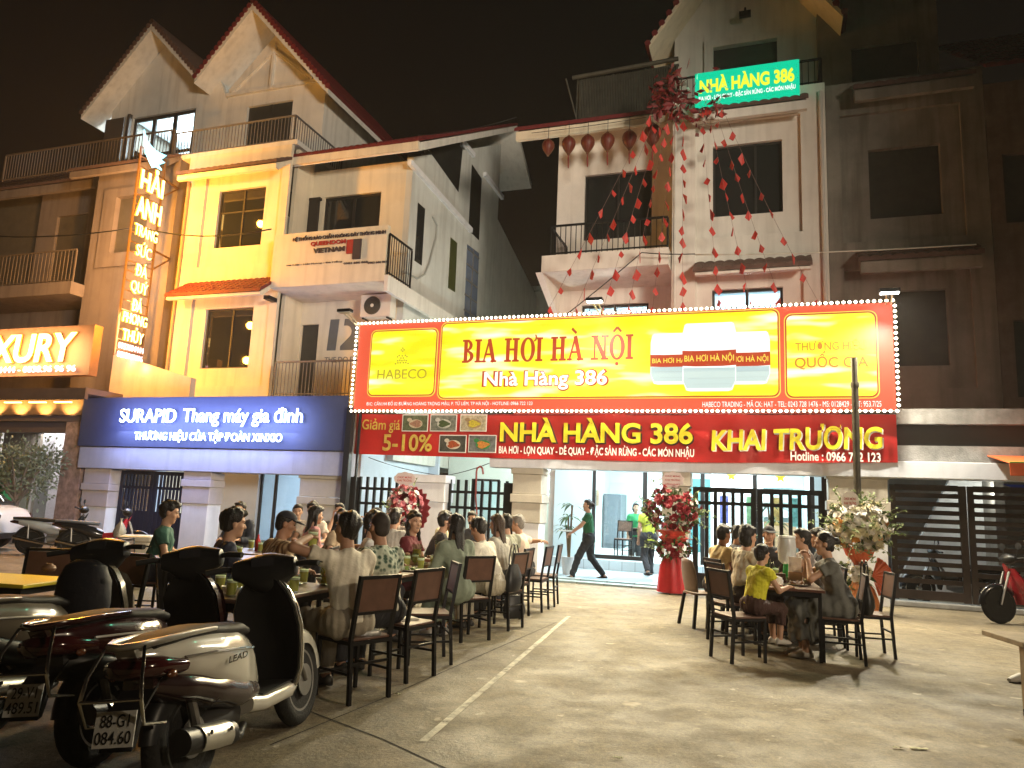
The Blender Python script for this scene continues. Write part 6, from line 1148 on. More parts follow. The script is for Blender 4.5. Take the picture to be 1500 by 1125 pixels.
    b = MB(); b.loft([sring(1.07, .62, .16, .27, 2.4, 18, .1), sring(1.1, .62, .14, .25, 2.3, 18, .1), sring(1.18, .6, .09, .18, 2.2, 18, .05), sring(1.21, .58, .04, .1, 2, 18)]); obj('front_cover', b, body, t, smooth=60)
    # steering head
    b = MB(); cy, cz = .93, 1.05; rings = []
    for xx, ht, hb_, yy, dp in ((-.20, .03, -.045, -.02, .045), (-.192, .05, -.065, -.02, .06), (-.15, .062, -.085, .0, .075), (-.10, .072, -.13, .02, .1), (-.05, .085, -.16, .035, .12), (0, .09, -.17, .04, .125), (.05, .085, -.16, .035, .12), (.10, .072, -.13, .02, .1), (.15, .062, -.085, .0, .075), (.192, .05, -.065, -.02, .06), (.20, .03, -.045, -.02, .045)):
        rings.append([(xx, cy+yy+dp*(abs(cos(a))**.7)*(1 if cos(a) > 0 else -1)*(1-.25*max(0, sin(a))), cz+(ht if sin(a) > 0 else -hb_)*(abs(sin(a))**.7)*(1 if sin(a) > 0 else -1)) for a in [2*pi*k/20 for k in range(20)]])
    b.loft(rings); hm = Matrix.Translation((0, .95, 0)) @ Matrix.Rotation(radians(turn), 4, 'Z') @ Matrix.Translation((0, -.95, 0)); b.xform(hm); hb = obj('handlebar_cowl', b, dark or BPL, t, smooth=60)
    b = MB(); b.box(-.07, .07, .845, .85, 1.06, 1.115); b.xform(hm); obj('instrument_panel', b, M('dark_dial', (.03, .03, .035), .1, coat=.5), hb)
    b = MB()
    for s in (-1, 1): b.tube([(s*.19, .9, 1.055), (s*.25, .88, 1.06), (s*.35, .84, 1.05)], [.016, .019, .019], 10)
    b.xform(hm); obj('grip', b, GRIP, hb, smooth=50); b = MB()
    for s in (-1, 1): b.tube([(s*.17, .95, 1.06), (s*.24, .965, 1.062), (s*.36, .92, 1.05)], [.01, .008, .006], 6)
    b.xform(hm); obj('brake_lever', b, CHR, hb, smooth=50)
    b = MB(); b.lathe([(0, -.02), (.06, -.015), (.075, .0), (0, .01)], (0, 1.03, 1.03), 18, axis='y'); b.xform(hm); obj('headlight', b, M('clear_headlamp', (.5, .5, .5), .1, trans=.3), hb, smooth=50)
    b = MB(); b.tube([(0, .97, .95), (0, 1.1, .62), (0, wb-.06, .42)], .03, 8)
    for s in (-1, 1): b.tube([(s*.07, 1.12, .6), (s*.07, wb, Rw)], .018, 8)
    obj('fork', b, ALU, t, smooth=50)
    # engine, swing arm, exhaust, stand
    b = MB(); b.loft([sring(.45, .3, .1, .09, 3, 14), sring(.25, .3, .12, .1, 3, 14), sring(.0, .285, .06, .07, 3, 14)]); b.v = [(p[0]-.03, p[1], p[2]) for p in b.v]; b.loft([[(-.1+.035*cos(a), yy, zz+.07*sin(a)) for a in [2*pi*k/12 for k in range(12)]] for yy, zz in ((.4, .3), (.1, .3), (-.08, .285))]); obj('engine', b, M('engine_grey', (.08, .08, .08), .5, metal=.7), t, smooth=40)
    b = MB(); b.tube([(.08, .45, .22), (.14, .3, .2), (.16, .15, .24)], .022, 8); b.loft([[(.165+.058*cos(a), yy, zz+.062*sin(a)) for a in [2*pi*k/16 for k in range(16)]] for yy, zz in ((.16, .255), (.13, .26), (-.22, .315), (-.27, .325))]); ex = obj('exhaust', b, BPL, t, smooth=50)
    b = MB(); b.loft([[(.168+.064*cos(a), yy, zz+.068*sin(a)) for a in [radians(-50+150*k/8) for k in range(9)]]+[(.168+.06*cos(a), yy, zz+.064*sin(a)) for a in [radians(100-150*k/8) for k in range(9)]] for yy, zz in ((.1, .265), (-.02, .28), (-.16, .305))]); sh = obj('heat_shield', b, M('brushed_silver', (.55, .53, .47), .3, metal=.8, var=.15), ex, smooth=50); b = MB()
    for yy, zz in ((.06, .30), (-.12, .33)): b.lathe([(0, 0), (.012, 0), (.012, .006), (0, .007)], (.232, yy, zz), 8, axis='x')
    obj('bolt', b, BPL, sh)
    b = MB(); b.tube([(-.1, .5, .2), (-.2, .45, .02)], .012, 6); obj('side_stand', b, ALU, t); b = MB(); b.tube([(.1, -.1, .55), (.1, -.02, .3)], .025, 8); obj('shock_absorber', b, ALU, t)
    return t
WHB = M('pearl_white_paint', (.52, .50, .44), .22, var=.06, scale=3, coat=.7); DRB = M('dark_red_paint', (.028, .006, .007), .2, var=.1, coat=.7); GRB = M('bronze_grey_paint', (.12, .105, .08), .28, var=.12, coat=.6); MAR = M('maroon_paint', (.022, .008, .008), .25, var=.1, coat=.6)
scooter('white scooter with plate 88-G1 084.60 nearest the camera', -1.54, 3.98, 9.5, -8, WHB, MAR, CHR, ('88-G1', '084.60'), 'LEAD', True, turn=12)
scooter('dark red scooter with plate 29-V1 489.51 left of the white one', -2.19, 4.36, 10, -7, DRB, BPL, M('silver_print', (.5, .48, .45), .4), ('29-V1', '489.51'), 'VISION', False, turn=14)
scooter('bronze grey scooter cut by the left photo edge', -3.05, 4.72, 12, -7, GRB, BPL, M('silver_print'), None, 'VISION', False, turn=12)
# dark jacket hanging over the bronze scooter's front
h = radians(12); bx, by = -3.05+.75*sin(h)+.0, 4.72+.75*cos(h); t = thing('backpack', 'bulky dark backpack hung inside the bronze grey scooter leg shield', 'bag', (bx-.06, by, .0), -h); b = MB(); rings = []
for z, w, d in ((.52, .14, .08), (.56, .19, .11), (.7, .21, .13), (.85, .2, .12), (.95, .15, .09), (.99, .08, .05)): rings.append([(w*cos(a)*(1+.04*sin(5*a+z*20)), d*sin(a)*(1+.06*sin(3*a+z*9))-.02, z) for a in [2*pi*k/20 for k in range(20)]])
b.loft(rings); obj('body', b, M('dark_navy_nylon', (.014, .015, .022), .65, var=.25, bump=.3, bscale=14), t, smooth=60); b = MB(); b.loft([[(.14*cos(a), -.1-.04*max(0, sin(a+pi))-.0, z) for a in [2*pi*k/12 for k in range(12)]] for z in (.56, .74)]); b.tube([(.12, -.1, .6), (.17, -.06, .8), (.1, -.06, .96)], .014, 6); obj('strap', b, M('olive_strap', (.07, .06, .04), .7), t)
def underbone(label, x, y, hd, lean, body, seatm, rimm, red, group='motorbikes parked by the lift company gate', name='parked_motorbike'):
    t = thing(name, label, 'motorbike', (x, y, 0), group=group, rot=(0, radians(lean), -radians(hd))); R_ = .29; wb = 1.22
    wheel(t, 'rear_wheel', 0, R_, .085, rimm, wire=True); wheel(t, 'front_wheel', wb, R_, .075, rimm, wire=True); arcfender(t, 'front_fender', wb, R_, R_+.04, .06, 0, 150, body); arcfender(t, 'rear_fender', 0, R_, R_+.05, .06, 60, 190, BPL)
    b = MB(); b.loft([sring(r_[0], r_[1], r_[2], r_[3], 2.4, 18) for r_ in smooth_keys([(-.4, .72, .03, .03), (-.2, .68, .1, .07), (.1, .62, .13, .11), (.35, .55, .11, .12), (.55, .5, .07, .08)], 18)]); obj('side_cover', b, body, t, smooth=60)
    b = MB(); b.loft([sring(r_[0], r_[1], r_[2], r_[3], 2.5, 16) for r_ in smooth_keys([(-.38, .77, .08, .025), (-.1, .765, .13, .035), (.2, .745, .13, .04), (.45, .735, .08, .04)], 14)]); obj('seat', b, seatm, t, smooth=60)
    b = MB(); b.loft([[(w*cos(a), yy+.5*dz*sin(a), zz+dz*sin(a)) for a in [2*pi*k/14 for k in range(14)]] for w, yy, zz, dz in ((.05, .5, .48, .06), (.06, .75, .5, .07), (.07, .95, .62, .1), (.05, 1.02, .85, .08))]); obj('frame_cover', b, red, t, smooth=60)
    rows = [(.3, .10, .9), (.42, .17, .93), (.56, .2, .97), (.7, .18, 1.0), (.85, .1, 1.0)]; shield(rows, 0, 0, .6, .03, t, 'leg_shield', red)
    b = MB(); rg = []
    for xx, hh in ((-.16, .03), (-.08, .07), (0, .085), (.08, .07), (.16, .03)): rg.append([(xx, .96+hh*1.2*cos(a), 1.0+hh*sin(a)) for a in [2*pi*k/14 for k in range(14)]])
    b.loft(rg); hb = obj('handlebar_cowl', b, BPL, t, smooth=60); b = MB()
    for s in (-1, 1): b.tube([(s*.15, .93, 1.0), (s*.34, .86, 1.02)], .017, 8); b.tube([(s*.14, .93, 1.02), (s*.16, .9, 1.16)], .006, 5)
    obj('grip', b, GRIP, hb); b = MB()
    for s in (-1, 1): b.lathe([(0, -.008), (.05, -.006), (.055, .004), (0, .01)], (s*.18, .9, 1.2), 14, axis='y', sx=1.3)
    obj('mirror', b, BPL, hb, smooth=40); b = MB()
    for s in (-1, 1): b.tube([(s*.06, 1.02, .8), (s*.06, wb, R_)], .018, 8); b.tube([(s*.07, .3, .38), (s*.07, 0, R_)], .014, 6); b.tube([(s*.1, -.05, .62), (s*.1, -.02, .33)], .02, 8)
    b.tube([(0, .98, .9), (0, .7, .5), (0, .3, .5)], .025, 8); obj('frame', b, ALU, t); b = MB(); b.loft([sring(.75, .36, .05, .06, 2.5, 12), sring(.6, .34, .09, .09, 3, 12), sring(.35, .33, .1, .09, 3, 12)]); obj('engine', b, M('engine_alloy', (.35, .35, .35), .4, metal=.8), t, smooth=40)
    b = MB(); b.tube([(.09, .7, .3), (.12, .5, .2), (.13, .25, .24), (.14, 0, .29), (.14, -.3, .36)], [.016, .018, .035, .045, .04], 10); obj('exhaust', b, CHR, t, smooth=50); b = MB(); b.loft([sring(-.44, .69, .03, .02, 2, 12), sring(-.36, .69, .07, .04, 2, 12), sring(-.26, .68, .09, .045, 2, 12)]); obj('tail_light', b, TAILR, t, smooth=60); b = MB(); b.tube([(-.08, .4, .22), (-.18, .35, .02)], .01, 6); obj('side_stand', b, ALU, t); return t
SILB = M('silver_blue_paint', (.48, .51, .54), .25, coat=.5, var=.1); REDB = M('bright_red_paint', (.40, .015, .03), .25, coat=.5, var=.1); BLKB = M('gloss_black_paint', (.012, .012, .014), .2, coat=.6)
g = G(40, 812); underbone('silver motorbike with red tail lamp beside the white car', g.x, g.y, 75, -7, SILB, SEATM, CHR, BPL)
g = G(103, 818); underbone('black and red motorbike with plastic bag on its handlebar', g.x, g.y, 72, -7, BLKB, M('blue_grey_seat', (.14, .16, .2), .5), CHR, REDB)
g2 = g+Vector((1.02*sin(radians(72)), 1.02*cos(radians(72)), 0)); t = thing('plastic_bag', 'translucent plastic bag hanging on the red motorbike handlebar', 'bag', (g2.x-.1, g2.y-.12, .45)); b = MB(); rr = random.Random(4); b.loft([[(w*cos(a)*(1+.12*sin(5*a+z*30)), w*sin(a)*(1+.1*sin(4*a)), z) for a in [2*pi*k/16 for k in range(16)]] for w, z in ((.04, 0), (.11, .04), (.13, .14), (.09, .25), (.02, .36), (.03, .42))]); obj('body', b, M('thin_plastic_film', (.6, .58, .5), .25, var=.3, trans=.4), t, smooth=40)
g = Wf(-10.4, 2.1, 0); underbone('dark motorbike inside the lift company shop window', g.x, g.y, 25, -4, BLKB, SEATM, CHR, BPL, name='indoor_motorbike', group='motorbikes kept behind glass or gates')
g = Wf(5.35, .95, 0); underbone('black motorbike behind the brown slat gate', g.x, g.y, -70, -5, BLKB, SEATM, CHR, BPL, group='motorbikes kept behind glass or gates')
g = G(1478, 912); underbone('black motorbike with red and white trim at the right photo edge', g.x+.95, g.y-.1, -95, 5, BLKB, SEATM, M('black_rim', (.02, .02, .02), .4, metal=.5), REDB, group='motorbikes at the right')
# the white car's rear corner at the left edge
def car():
    g = G(-6, 812); t = thing('parked_car', 'white car corner with alloy wheel at the left photo edge', 'car', (g.x-1.0, g.y+.8, 0), -radians(78)); m = M('white_car_paint', (.66, .66, .64), .22, coat=.7, var=.03)
    # local: y forward is away to the left; the rear corner is what shows
    t.rotation_euler = (0, 0, radians(98)); b = MB(); st = smooth_keys([(-.75, .62, .70, .20), (-.68, .64, .82, .30), (-.35, .67, .86, .36), (.3, .68, .87, .38), (1.2, .68, .87, .38), (2.2, .68, .87, .37), (3.0, .62, .84, .32), (3.35, .55, .72, .22)], 40); b.loft([sring(r_[0], r_[1], r_[2], r_[3], 4, 28) for r_ in st]); body = obj('body', b, m, t, smooth=50)
    b = MB(); st = smooth_keys([(-.4, 1.0, .6, .1), (.1, 1.15, .66, .28), (.8, 1.2, .68, .32), (1.6, 1.15, .66, .26), (2.2, 1.02, .6, .1)], 20); b.loft([sring(r_[0], r_[1], r_[2], r_[3], 3.2, 24) for r_ in st]); obj('cabin', b, DGLASS, t, smooth=50)
    for yy in (0, 2.6):
        for s in (-1, 1):
            w = MB(); w.lathe([(.2, -.1), (.31, -.1), (.33, -.06), (.33, .06), (.31, .1), (.2, .1)], (0, 0, 0), 28, axis='x'); w.v = [(p[0]+s*.80, p[1]+yy, p[2]+.33) for p in w.v]; wo = obj('wheel', w, RUB, t, smooth=50); w = MB(); w.lathe([(.0, s*.085), (.05, s*.09), (.06, s*.075)], n=14, axis='x')
            w.lathe([(.2, s*.095), (.225, s*.1), (.225, s*.06), (.2, s*.06)], n=28, axis='x')
            for k in range(10): a = 2*pi*k/10; w.bar((s*.085, .05*cos(a), .05*sin(a)), (s*.09, .21*cos(a), .21*sin(a)), .02, .03)
            w.v = [(p[0]+s*.80, p[1]+yy, p[2]+.33) for p in w.v]; obj('rim', w, ALU, wo)
    b = MB(); b.box(-.7, .7, -.78, -.74, .3, .42); obj('bumper_trim', b, BPL, t); b = MB()
    for s in (-1, 1): b.loft([sring(-.74, .78, .05, .05, 2.5, 12), sring(-.55, .8, .1, .07, 2.5, 12)]); b.v = [(p[0]+(s*.72 if i >= len(b.v)-24 else 0), p[1], p[2]) for i, p in enumerate(b.v)]
    obj('tail_light', b, TAILR, t, smooth=60)
car()
# ================================================================== people: one smooth surface grown from tapered limbs, clothes as shells over it
V3 = lambda *a: np.array(a, float)
class Field:
    def __init__(s, h): s.h = h; s.p = []
    def cone(s, a, b, ra, rb, k=.03, flat=None, cap=False): s.p.append(('c', np.array(a, float), np.array(b, float), ra, rb, k, cap, flat)); return s
    def ell(s, c, r, M3=None, k=.02, cut=None, sub=False): s.p.append(('e', np.array(c, float), np.array(r, float), M3, 0, k, cut, sub)); return s
    def mesh(s, wr=0., seed=0, clip=(), fr=30):
        h = s.h; lo = np.full(3, 1e9); hi = -lo
        for q in s.p:
            if q[0] == 'e' and q[7]: continue
            if q[0] == 'c': m = max(q[3], q[4]); pts = np.stack([q[1]-m, q[2]-m, q[1]+m, q[2]+m])
            else: m = max(q[2]); pts = np.stack([q[1]-m, q[1]+m])
            lo = np.minimum(lo, pts.min(0)); hi = np.maximum(hi, pts.max(0))
        lo -= 3*h; n = np.ceil((hi+3*h-lo)/h).astype(int)+1; D = np.full(n, .3, np.float32)
        for q in s.p:
            k = q[5]; m = (max(q[3], q[4]) if q[0] == 'c' else max(q[2]))+k+2*h
            pl = np.minimum(q[1], q[2])-m if q[0] == 'c' else q[1]-m; ph = np.maximum(q[1], q[2])+m if q[0] == 'c' else q[1]+m
            i0 = np.maximum(0, ((pl-lo)/h).astype(int)); i1 = np.minimum(n, ((ph-lo)/h).astype(int)+2)
            if np.any(i1 <= i0): continue
            sl = tuple(slice(a, b) for a, b in zip(i0, i1)); X = np.stack(np.meshgrid(*[lo[d]+h*np.arange(i0[d], i1[d]) for d in range(3)], indexing='ij'), -1)
            if q[0] == 'c':
                a, b = q[1], q[2]; ab = b-a; L2 = max(1e-9, ab @ ab); t = np.clip(((X-a) @ ab)/L2, 0, 1); pr = a+t[..., None]*ab; v = X-pr
                if q[7] is not None:                                # flattened along a direction
                    dd, f = q[7]; w = v @ dd; v = v+(w*(1/f-1))[..., None]*dd
                d = np.sqrt((v*v).sum(-1))-(q[3]+(q[4]-q[3])*t)
                if q[6]: d = np.maximum(d, (X-b) @ (ab/sqrt(L2)))
            else:
                v = X-q[1]
                if q[3] is not None: v = v @ q[3]
                kk = np.sqrt(((v/q[2])**2).sum(-1)); d = (kk-1)*min(q[2])*.5+(kk-1)*np.mean(q[2])*.5
                if q[6] is not None:
                    for nn, o in q[6]: d = np.maximum(d, v @ np.array(nn, float)-o)
            o = D[sl]
            if q[0] == 'e' and q[7]: D[sl] = np.maximum(o, -d); continue
            e = np.clip(.5+.5*(o-d)/k, 0, 1); D[sl] = o*(1-e)+d*e-k*e*(1-e)
        if wr or clip:
            X = np.stack(np.meshgrid(*[lo[d]+h*np.arange(n[d]) for d in range(3)], indexing='ij'), -1)
            if wr:
                r_ = np.random.RandomState(seed)
                for _q in range(7): w = r_.normal(0, fr*(1 if _q < 4 else 2.2), 3)*np.array([1, 1, .45]); D += (wr*np.sin(X @ w+r_.uniform(0, 6))*.5).astype(np.float32)
            for c, nn in clip: D = np.maximum(D, (X-np.array(c)) @ np.array(nn))
        return surface_nets(D, lo, h)
def surface_nets(D, lo, h):
    S = D < 0; nx, ny, nz = D.shape; C = np.zeros((nx-1, ny-1, nz-1), np.int8)
    for i in (0, 1):
        for j in (0, 1):
            for k in (0, 1): C += S[i:nx-1+i, j:ny-1+j, k:nz-1+k]
    act = (C > 0) & (C < 8); idx = -np.ones(C.shape, np.int64); I = np.argwhere(act); idx[act] = np.arange(len(I))
    if not len(I): return [], []
    acc = np.zeros((len(I), 3)); cnt = np.zeros(len(I)); cor = [(i, j, k) for i in (0, 1) for j in (0, 1) for k in (0, 1)]
    for a in cor:
        for ax in range(3):
            if a[ax]: continue
            b = list(a); b[ax] = 1; da = D[I[:, 0]+a[0], I[:, 1]+a[1], I[:, 2]+a[2]]; db = D[I[:, 0]+b[0], I[:, 1]+b[1], I[:, 2]+b[2]]; m = (da < 0) != (db < 0); t = np.where(m, da/np.where(m, da-db, 1), 0)
            p = np.tile(np.array(a, float), (len(I), 1)); p[:, ax] = t; acc[m] += p[m]; cnt[m] += 1
    V = lo+h*(I+acc/cnt[:, None]); F = []
    for ax in range(3):
        b_, c_ = (ax+1) % 3, (ax+2) % 3; s0 = [slice(None)]*3; s1 = [slice(None)]*3; s0[ax] = slice(0, -1); s1[ax] = slice(1, None); A, B = S[tuple(s0)], S[tuple(s1)]
        E = np.argwhere(A != B); E = E[(E[:, b_] > 0) & (E[:, c_] > 0) & (E[:, b_] < D.shape[b_]-1) & (E[:, c_] < D.shape[c_]-1)]
        if not len(E): continue
        def g(db, dc): q = E.copy(); q[:, b_] -= db; q[:, c_] -= dc; return idx[q[:, 0], q[:, 1], q[:, 2]]
        Q = np.stack([g(1, 1), g(0, 1), g(0, 0), g(1, 0)], 1); fl = ~A[tuple(E.T)]; Q[fl] = Q[fl][:, ::-1]; F.append(Q)
    F = np.concatenate(F); return V, F
def arr_obj(name, V, F, mats, parent, mi=None):
    me = bpy.data.meshes.new(name); me.from_pydata(V if isinstance(V, list) else V.tolist(), [], F if isinstance(F, list) else F.tolist())
    for m in (mats if isinstance(mats, (list, tuple)) else [mats]): me.materials.append(m)
    if mi is not None: me.polygons.foreach_set('material_index', mi)
    me.polygons.foreach_set('use_smooth', [True]*len(me.polygons)); me.update(); o = bpy.data.objects.new(name, me); COL.objects.link(o); o.parent = parent; return o
def nrm(v): return v/max(1e-9, np.linalg.norm(v))
def ik(a, b, la, lb, pole):
    d = b-a; L = np.linalg.norm(d); L2 = min(L, la+lb-.005); u = nrm(d); b = a+u*L2; x = (la*la-lb*lb+L2*L2)/(2*L2); hgt = sqrt(max(0, la*la-x*x)); p = nrm(pole-u*(pole @ u)); return a+u*x+p*hgt, b
SKIN = M('skin', (.47, .27, .175), .55, var=.12, scale=14); SKIN2 = M('skin_tan', (.36, .19, .115), .55, var=.12, scale=14); LIP = M('lip', (.36, .11, .09), .5, var=0); EYE = M('eye_dark', (.02, .015, .012), .2, var=0); HAIRB = M('black_hair', (.012, .009, .008), .45, var=.4, scale=30, bump=.5, bscale=70); HAIRG = M('grey_hair', (.26, .24, .21), .55, var=.35, scale=30, bump=.5, bscale=70); HAIRS = M('cropped_hair', (.03, .022, .018), .7, var=.3, scale=30); SHOE = M('dark_shoe', (.02, .018, .016), .5); SHOEW = M('pale_shoe', (.5, .47, .42), .6)
_cm = {}
def cloth(c, rough=.8):
    k = tuple(round(x, 3) for x in c)
    if k not in _cm: _cm[k] = M('cloth_%02d' % len(_cm), c, rough, var=.18, scale=7, bump=.7, bscale=13)
    return _cm[k]
def person(label, x, y, hd, pose='sit', s=1.0, z=0., lean=12, side=0, turn=0, nod=0, hands=None, poles=None, top=(.6, .55, .45), sleeve=.55, bottom=(.05, .05, .06), kind='trousers', hair='short', hairm=None, skin=None, shoes=None, legs=None, h=.0135, shirtmat=None, group=None, woman=False, female_hair=None, seat=.47, extra=None):
    t = thing('person', label, 'person', (x, y, z), -radians(hd), group); t.scale = (s,)*3; skin = skin or SKIN; hairm = hairm or HAIRB; seed = int(abs(x*1000+y*77)) % 9999
    rx = V3(1, 0, 0); l = radians(lean); sd = radians(side); up = nrm(V3(sin(sd), sin(l)*cos(sd), cos(l)*cos(sd))); fw = nrm(np.cross(up, rx)); rt = np.cross(fw, up)
    pel = V3(0, 0, seat+.09) if pose == 'sit' else V3(0, 0, .93)
    w = .93 if woman else 1.0
    waist = pel+up*.17; chest = pel+up*.34+fw*.01; nb = pel+up*.515; sh = [pel+up*.465+rt*(.175*w*q) for q in (-1, 1)]
    hip = [pel+rx*(.09*q)-V3(0, 0, .01) for q in (-1, 1)]
    if pose == 'sit': kn = [V3(-.11, .42, seat+.06), V3(.11, .42, seat+.06)]; an = [V3(-.1, .38, .09), V3(.1, .40, .09)]
    else: kn = [V3(-.09, .02, .5), V3(.09, .02, .5)]; an = [V3(-.09, -.02, .09), V3(.09, -.02, .09)]
    if legs: kn, an = [V3(*q) for q in legs[0]], [V3(*q) for q in legs[1]]
    tu, nd = radians(turn), radians(nod); hf = nrm(fw*cos(tu)+rt*sin(tu)); hf = nrm(V3(hf[0], hf[1], hf[2]*.3)); hu0 = nrm(V3(0, 0, 1)*.75+up*.4); hr = nrm(np.cross(hf, hu0)); hu = np.cross(hr, hf); hf, hu = hf*cos(nd)-hu*sin(nd), hu*cos(nd)+hf*sin(nd)
    hc = nb+nrm(up*.6+V3(0, 0, .6))*.175+fw*.02; HM = np.stack([hr, hf, hu], 1); H = lambda a, b, c: hc+HM @ V3(a, b, c)
    hands = hands or [(-.16, .36, seat+.30), (.16, .36, seat+.30)] if pose == 'sit' else hands or [(-.24, .04, .78), (.24, .04, .78)]
    poles = poles or [(-.5, -.3, -1), (.5, -.3, -1)]; el, wrst = [], []
    for q in (0, 1): e, b_ = ik(sh[q], V3(*hands[q]), .275, .245, V3(*poles[q])); el.append(e); wrst.append(b_)
    f = Field(h); B = f
    fl = (fw, .82); B.cone(pel, waist, .13, .118*w, .05, flat=fl); B.cone(waist, chest, .115*w, .13*w, .05, flat=fl); B.cone(chest-rt*.06, chest+rt*.06, .105*w, .105*w, .05, flat=fl); B.cone(sh[0]-up*.02, sh[1]-up*.02, .05, .05, .05); B.cone(nb-up*.03, H(0, -.015, -.05), .058*w, .05*w, .03)
    for q in (0, 1):
        B.cone(hip[q], kn[q], .088, .06, .04); B.cone(kn[q], an[q], .056, .038, .03); B.cone(sh[q]-up*.01, el[q], .044*w, .038*w, .03); B.cone(el[q], wrst[q], .04*w, .027*w, .02)
        fd = V3(0, 1, 0) if pose == 'sit' or True else 0; B.cone(an[q]-V3(0, .03, .04), an[q]+V3(0, .13, -.055), .035, .028, .03)
    B.ell(H(0, -.012, .03), (.074, .094, .088), HM, .02); B.ell(H(0, .022, -.042), (.056, .062, .075), HM, .03); B.ell(H(0, .058, -.098), (.024, .022, .02), HM, .03); B.cone(H(0, .082, .004), H(0, .1, -.03), .009, .014, .012); B.ell(H(0, .072, -.064), (.024, .014, .009), HM, .008)
    for q in (-1, 1): B.ell(H(.078*q, -.008, -.008), (.012, .022, .032), HM, .008); B.ell(H(.033*q, .074, .03), (.026, .014, .009), HM, .015); B.ell(H(.045*q, .055, -.022), (.02, .02, .02), HM, .02)
    # palms
    pd = []
    for q in (0, 1):
        d = nrm(wrst[q]-el[q]); d2 = nrm(d*.9+V3(0, .2, -.1)); side_ = nrm(np.cross(d2, V3(0, 0, 1)) if abs(d2[2]) < .9 else V3(1, 0, 0)); pn = np.cross(side_, d2); pa = wrst[q]+d2*.085; pd.append((d2, side_, pn, pa)); B.cone(wrst[q], pa-d2*.012, .026, .034, .015, flat=(pn, .55))
    V, F = B.mesh(); V, F = V.tolist(), F.tolist(); ft = MB()
    for q in (0, 1):                                              # four fingers and a thumb, curled
        d2, side_, pn, pa = pd[q]; out = 1 if (side_ @ (rt if q else -rt)) > 0 else -1
        for k, (o, L) in enumerate(((-.027, .068), (-.009, .078), (.009, .074), (.026, .058))):
            p0 = pa+side_*o-d2*.02; p1 = pa+side_*o*1.1+d2*L*.45-pn*.006; p2 = pa+side_*o*1.12+d2*L*.78-pn*.026; p3 = pa+side_*o*1.1+d2*L*.86-pn*.046; ft.tube([p0, p1, p2, p3], [.0095, .009, .0082, .006], 6)
        th = -out; p0 = wrst[q]+d2*.03+side_*th*.022; ft.tube([p0, p0+side_*th*.026+d2*.03-pn*.012, p0+side_*th*.024+d2*.058-pn*.03], [.012, .0105, .008], 6)
    k0 = len(V); V += [tuple(p) for p in ft.v]; F += [tuple(i+k0 for i in q) for q in ft.f]
    body = arr_obj('body', V, F, [skin, LIP], t)
    b = MB()
    for q in (-1, 1): c = H(.031*q, .079, .012); b.lathe([(0, -.006), (.008, -.004), (.011, 0), (.008, .004), (0, .006)], tuple(c), 8)
    obj('eyes', b, EYE, t, smooth=180)
    b = MB()
    for q in (-1, 1): b.tube([H(.05*q, .074, .03), H(.035*q, .086, .036), H(.018*q, .086, .032)], .0045, 5)
    b.tube([H(-.022, .08, -.063), H(0, .089, -.062), H(.022, .08, -.063)], .004, 5); obj('brows_and_mouth', b, M('brow_dark', (.06, .03, .022), .6), t)
    # hair
    if hair:
        f = Field(h*.85); th = {'shaved': .006, 'short': .017, 'full': .026, 'long': .022, 'bob': .026, 'bun': .016, 'cap': .012}[hair]
        fc = [((0, 1, -.8), .0556 if hair != 'shaved' else .045)]; dz = {'shaved': 0, 'short': .002, 'full': .006, 'long': .004, 'bob': .006, 'bun': .002, 'cap': 0}[hair]
        f.ell(H(0, -.020, .040+dz), (.0745+th*.55, .0925+th*.7, .084+th*.9), HM, .01, cut=fc)
        f.ell(H(0, -.046, -.022), (.064+th*.35, .056+th*.45, .066), HM, .02, cut=[((0, 1, 0), .03)])
        if hair in ('full', 'short', 'bob', 'long'): f.ell(H(.012, .052, .098), (.054, .042, .020+th*.3), HM, .03)
        if hair == 'full': f.ell(H(-.05, -.02, .075), (.04, .06, .045), HM, .03); f.ell(H(.05, -.03, .07), (.045, .06, .05), HM, .03); f.ell(H(0, -.08, .03), (.06, .045, .06), HM, .03)
        if hair == 'bob': f.ell(H(0, -.035, -.05), (.085, .07, .08), HM, .03)
        if hair == 'long': f.cone(H(0, -.07, .02), H(0, -.105, -.3), .072, .06, .04, flat=(hf, .5)); f.cone(H(0, -.105, -.28), H(.01, -.10, -.44), .058, .03, .03, flat=(hf, .5)); f.cone(H(-.07, -.02, 0), H(-.085, -.0, -.2), .025, .02, .03); f.cone(H(.07, -.02, 0), H(.085, -.0, -.2), .025, .02, .03)
        if hair == 'bun': f.ell(H(0, -.13, .02), (.045, .04, .04), HM, .015)
        V, F = f.mesh(wr=.0055 if hair not in ('shaved', 'cap') else 0, seed=seed, fr=42)
        if len(V): arr_obj('hair', V, F, HAIRS if hair == 'shaved' else hairm, t)
        if hair == 'cap':
            f = Field(h*.85); f.ell(H(0, -.012, .045), (.087, .108, .092), HM, .01, cut=[((0, 0, -1), -.012)]); f.cone(H(-.03, .09, .055), H(.03, .09, .055), .06, .06, .01, flat=(hu, .13)); f.cone(H(-.02, .14, .045), H(.02, .14, .045), .05, .05, .02, flat=(hu, .14)); V, F = f.mesh(); arr_obj('cap', V, F, extra or M('dark_cap_cloth', (.02, .02, .028), .8), t)
    # shirt
    f = Field(h); q_ = .014; lowc = pel+V3(0, 0, -.06) if pose == 'sit' else pel-V3(0, 0, .08)
    if kind == 'dress': f.cone(pel, kn[0]*.5+kn[1]*.5, .17, .15, .06, flat=(V3(1, 0, 0), 1.25)) if pose == 'sit' else f.cone(pel, kn[0]*.5+kn[1]*.5, .18, .24, .05)
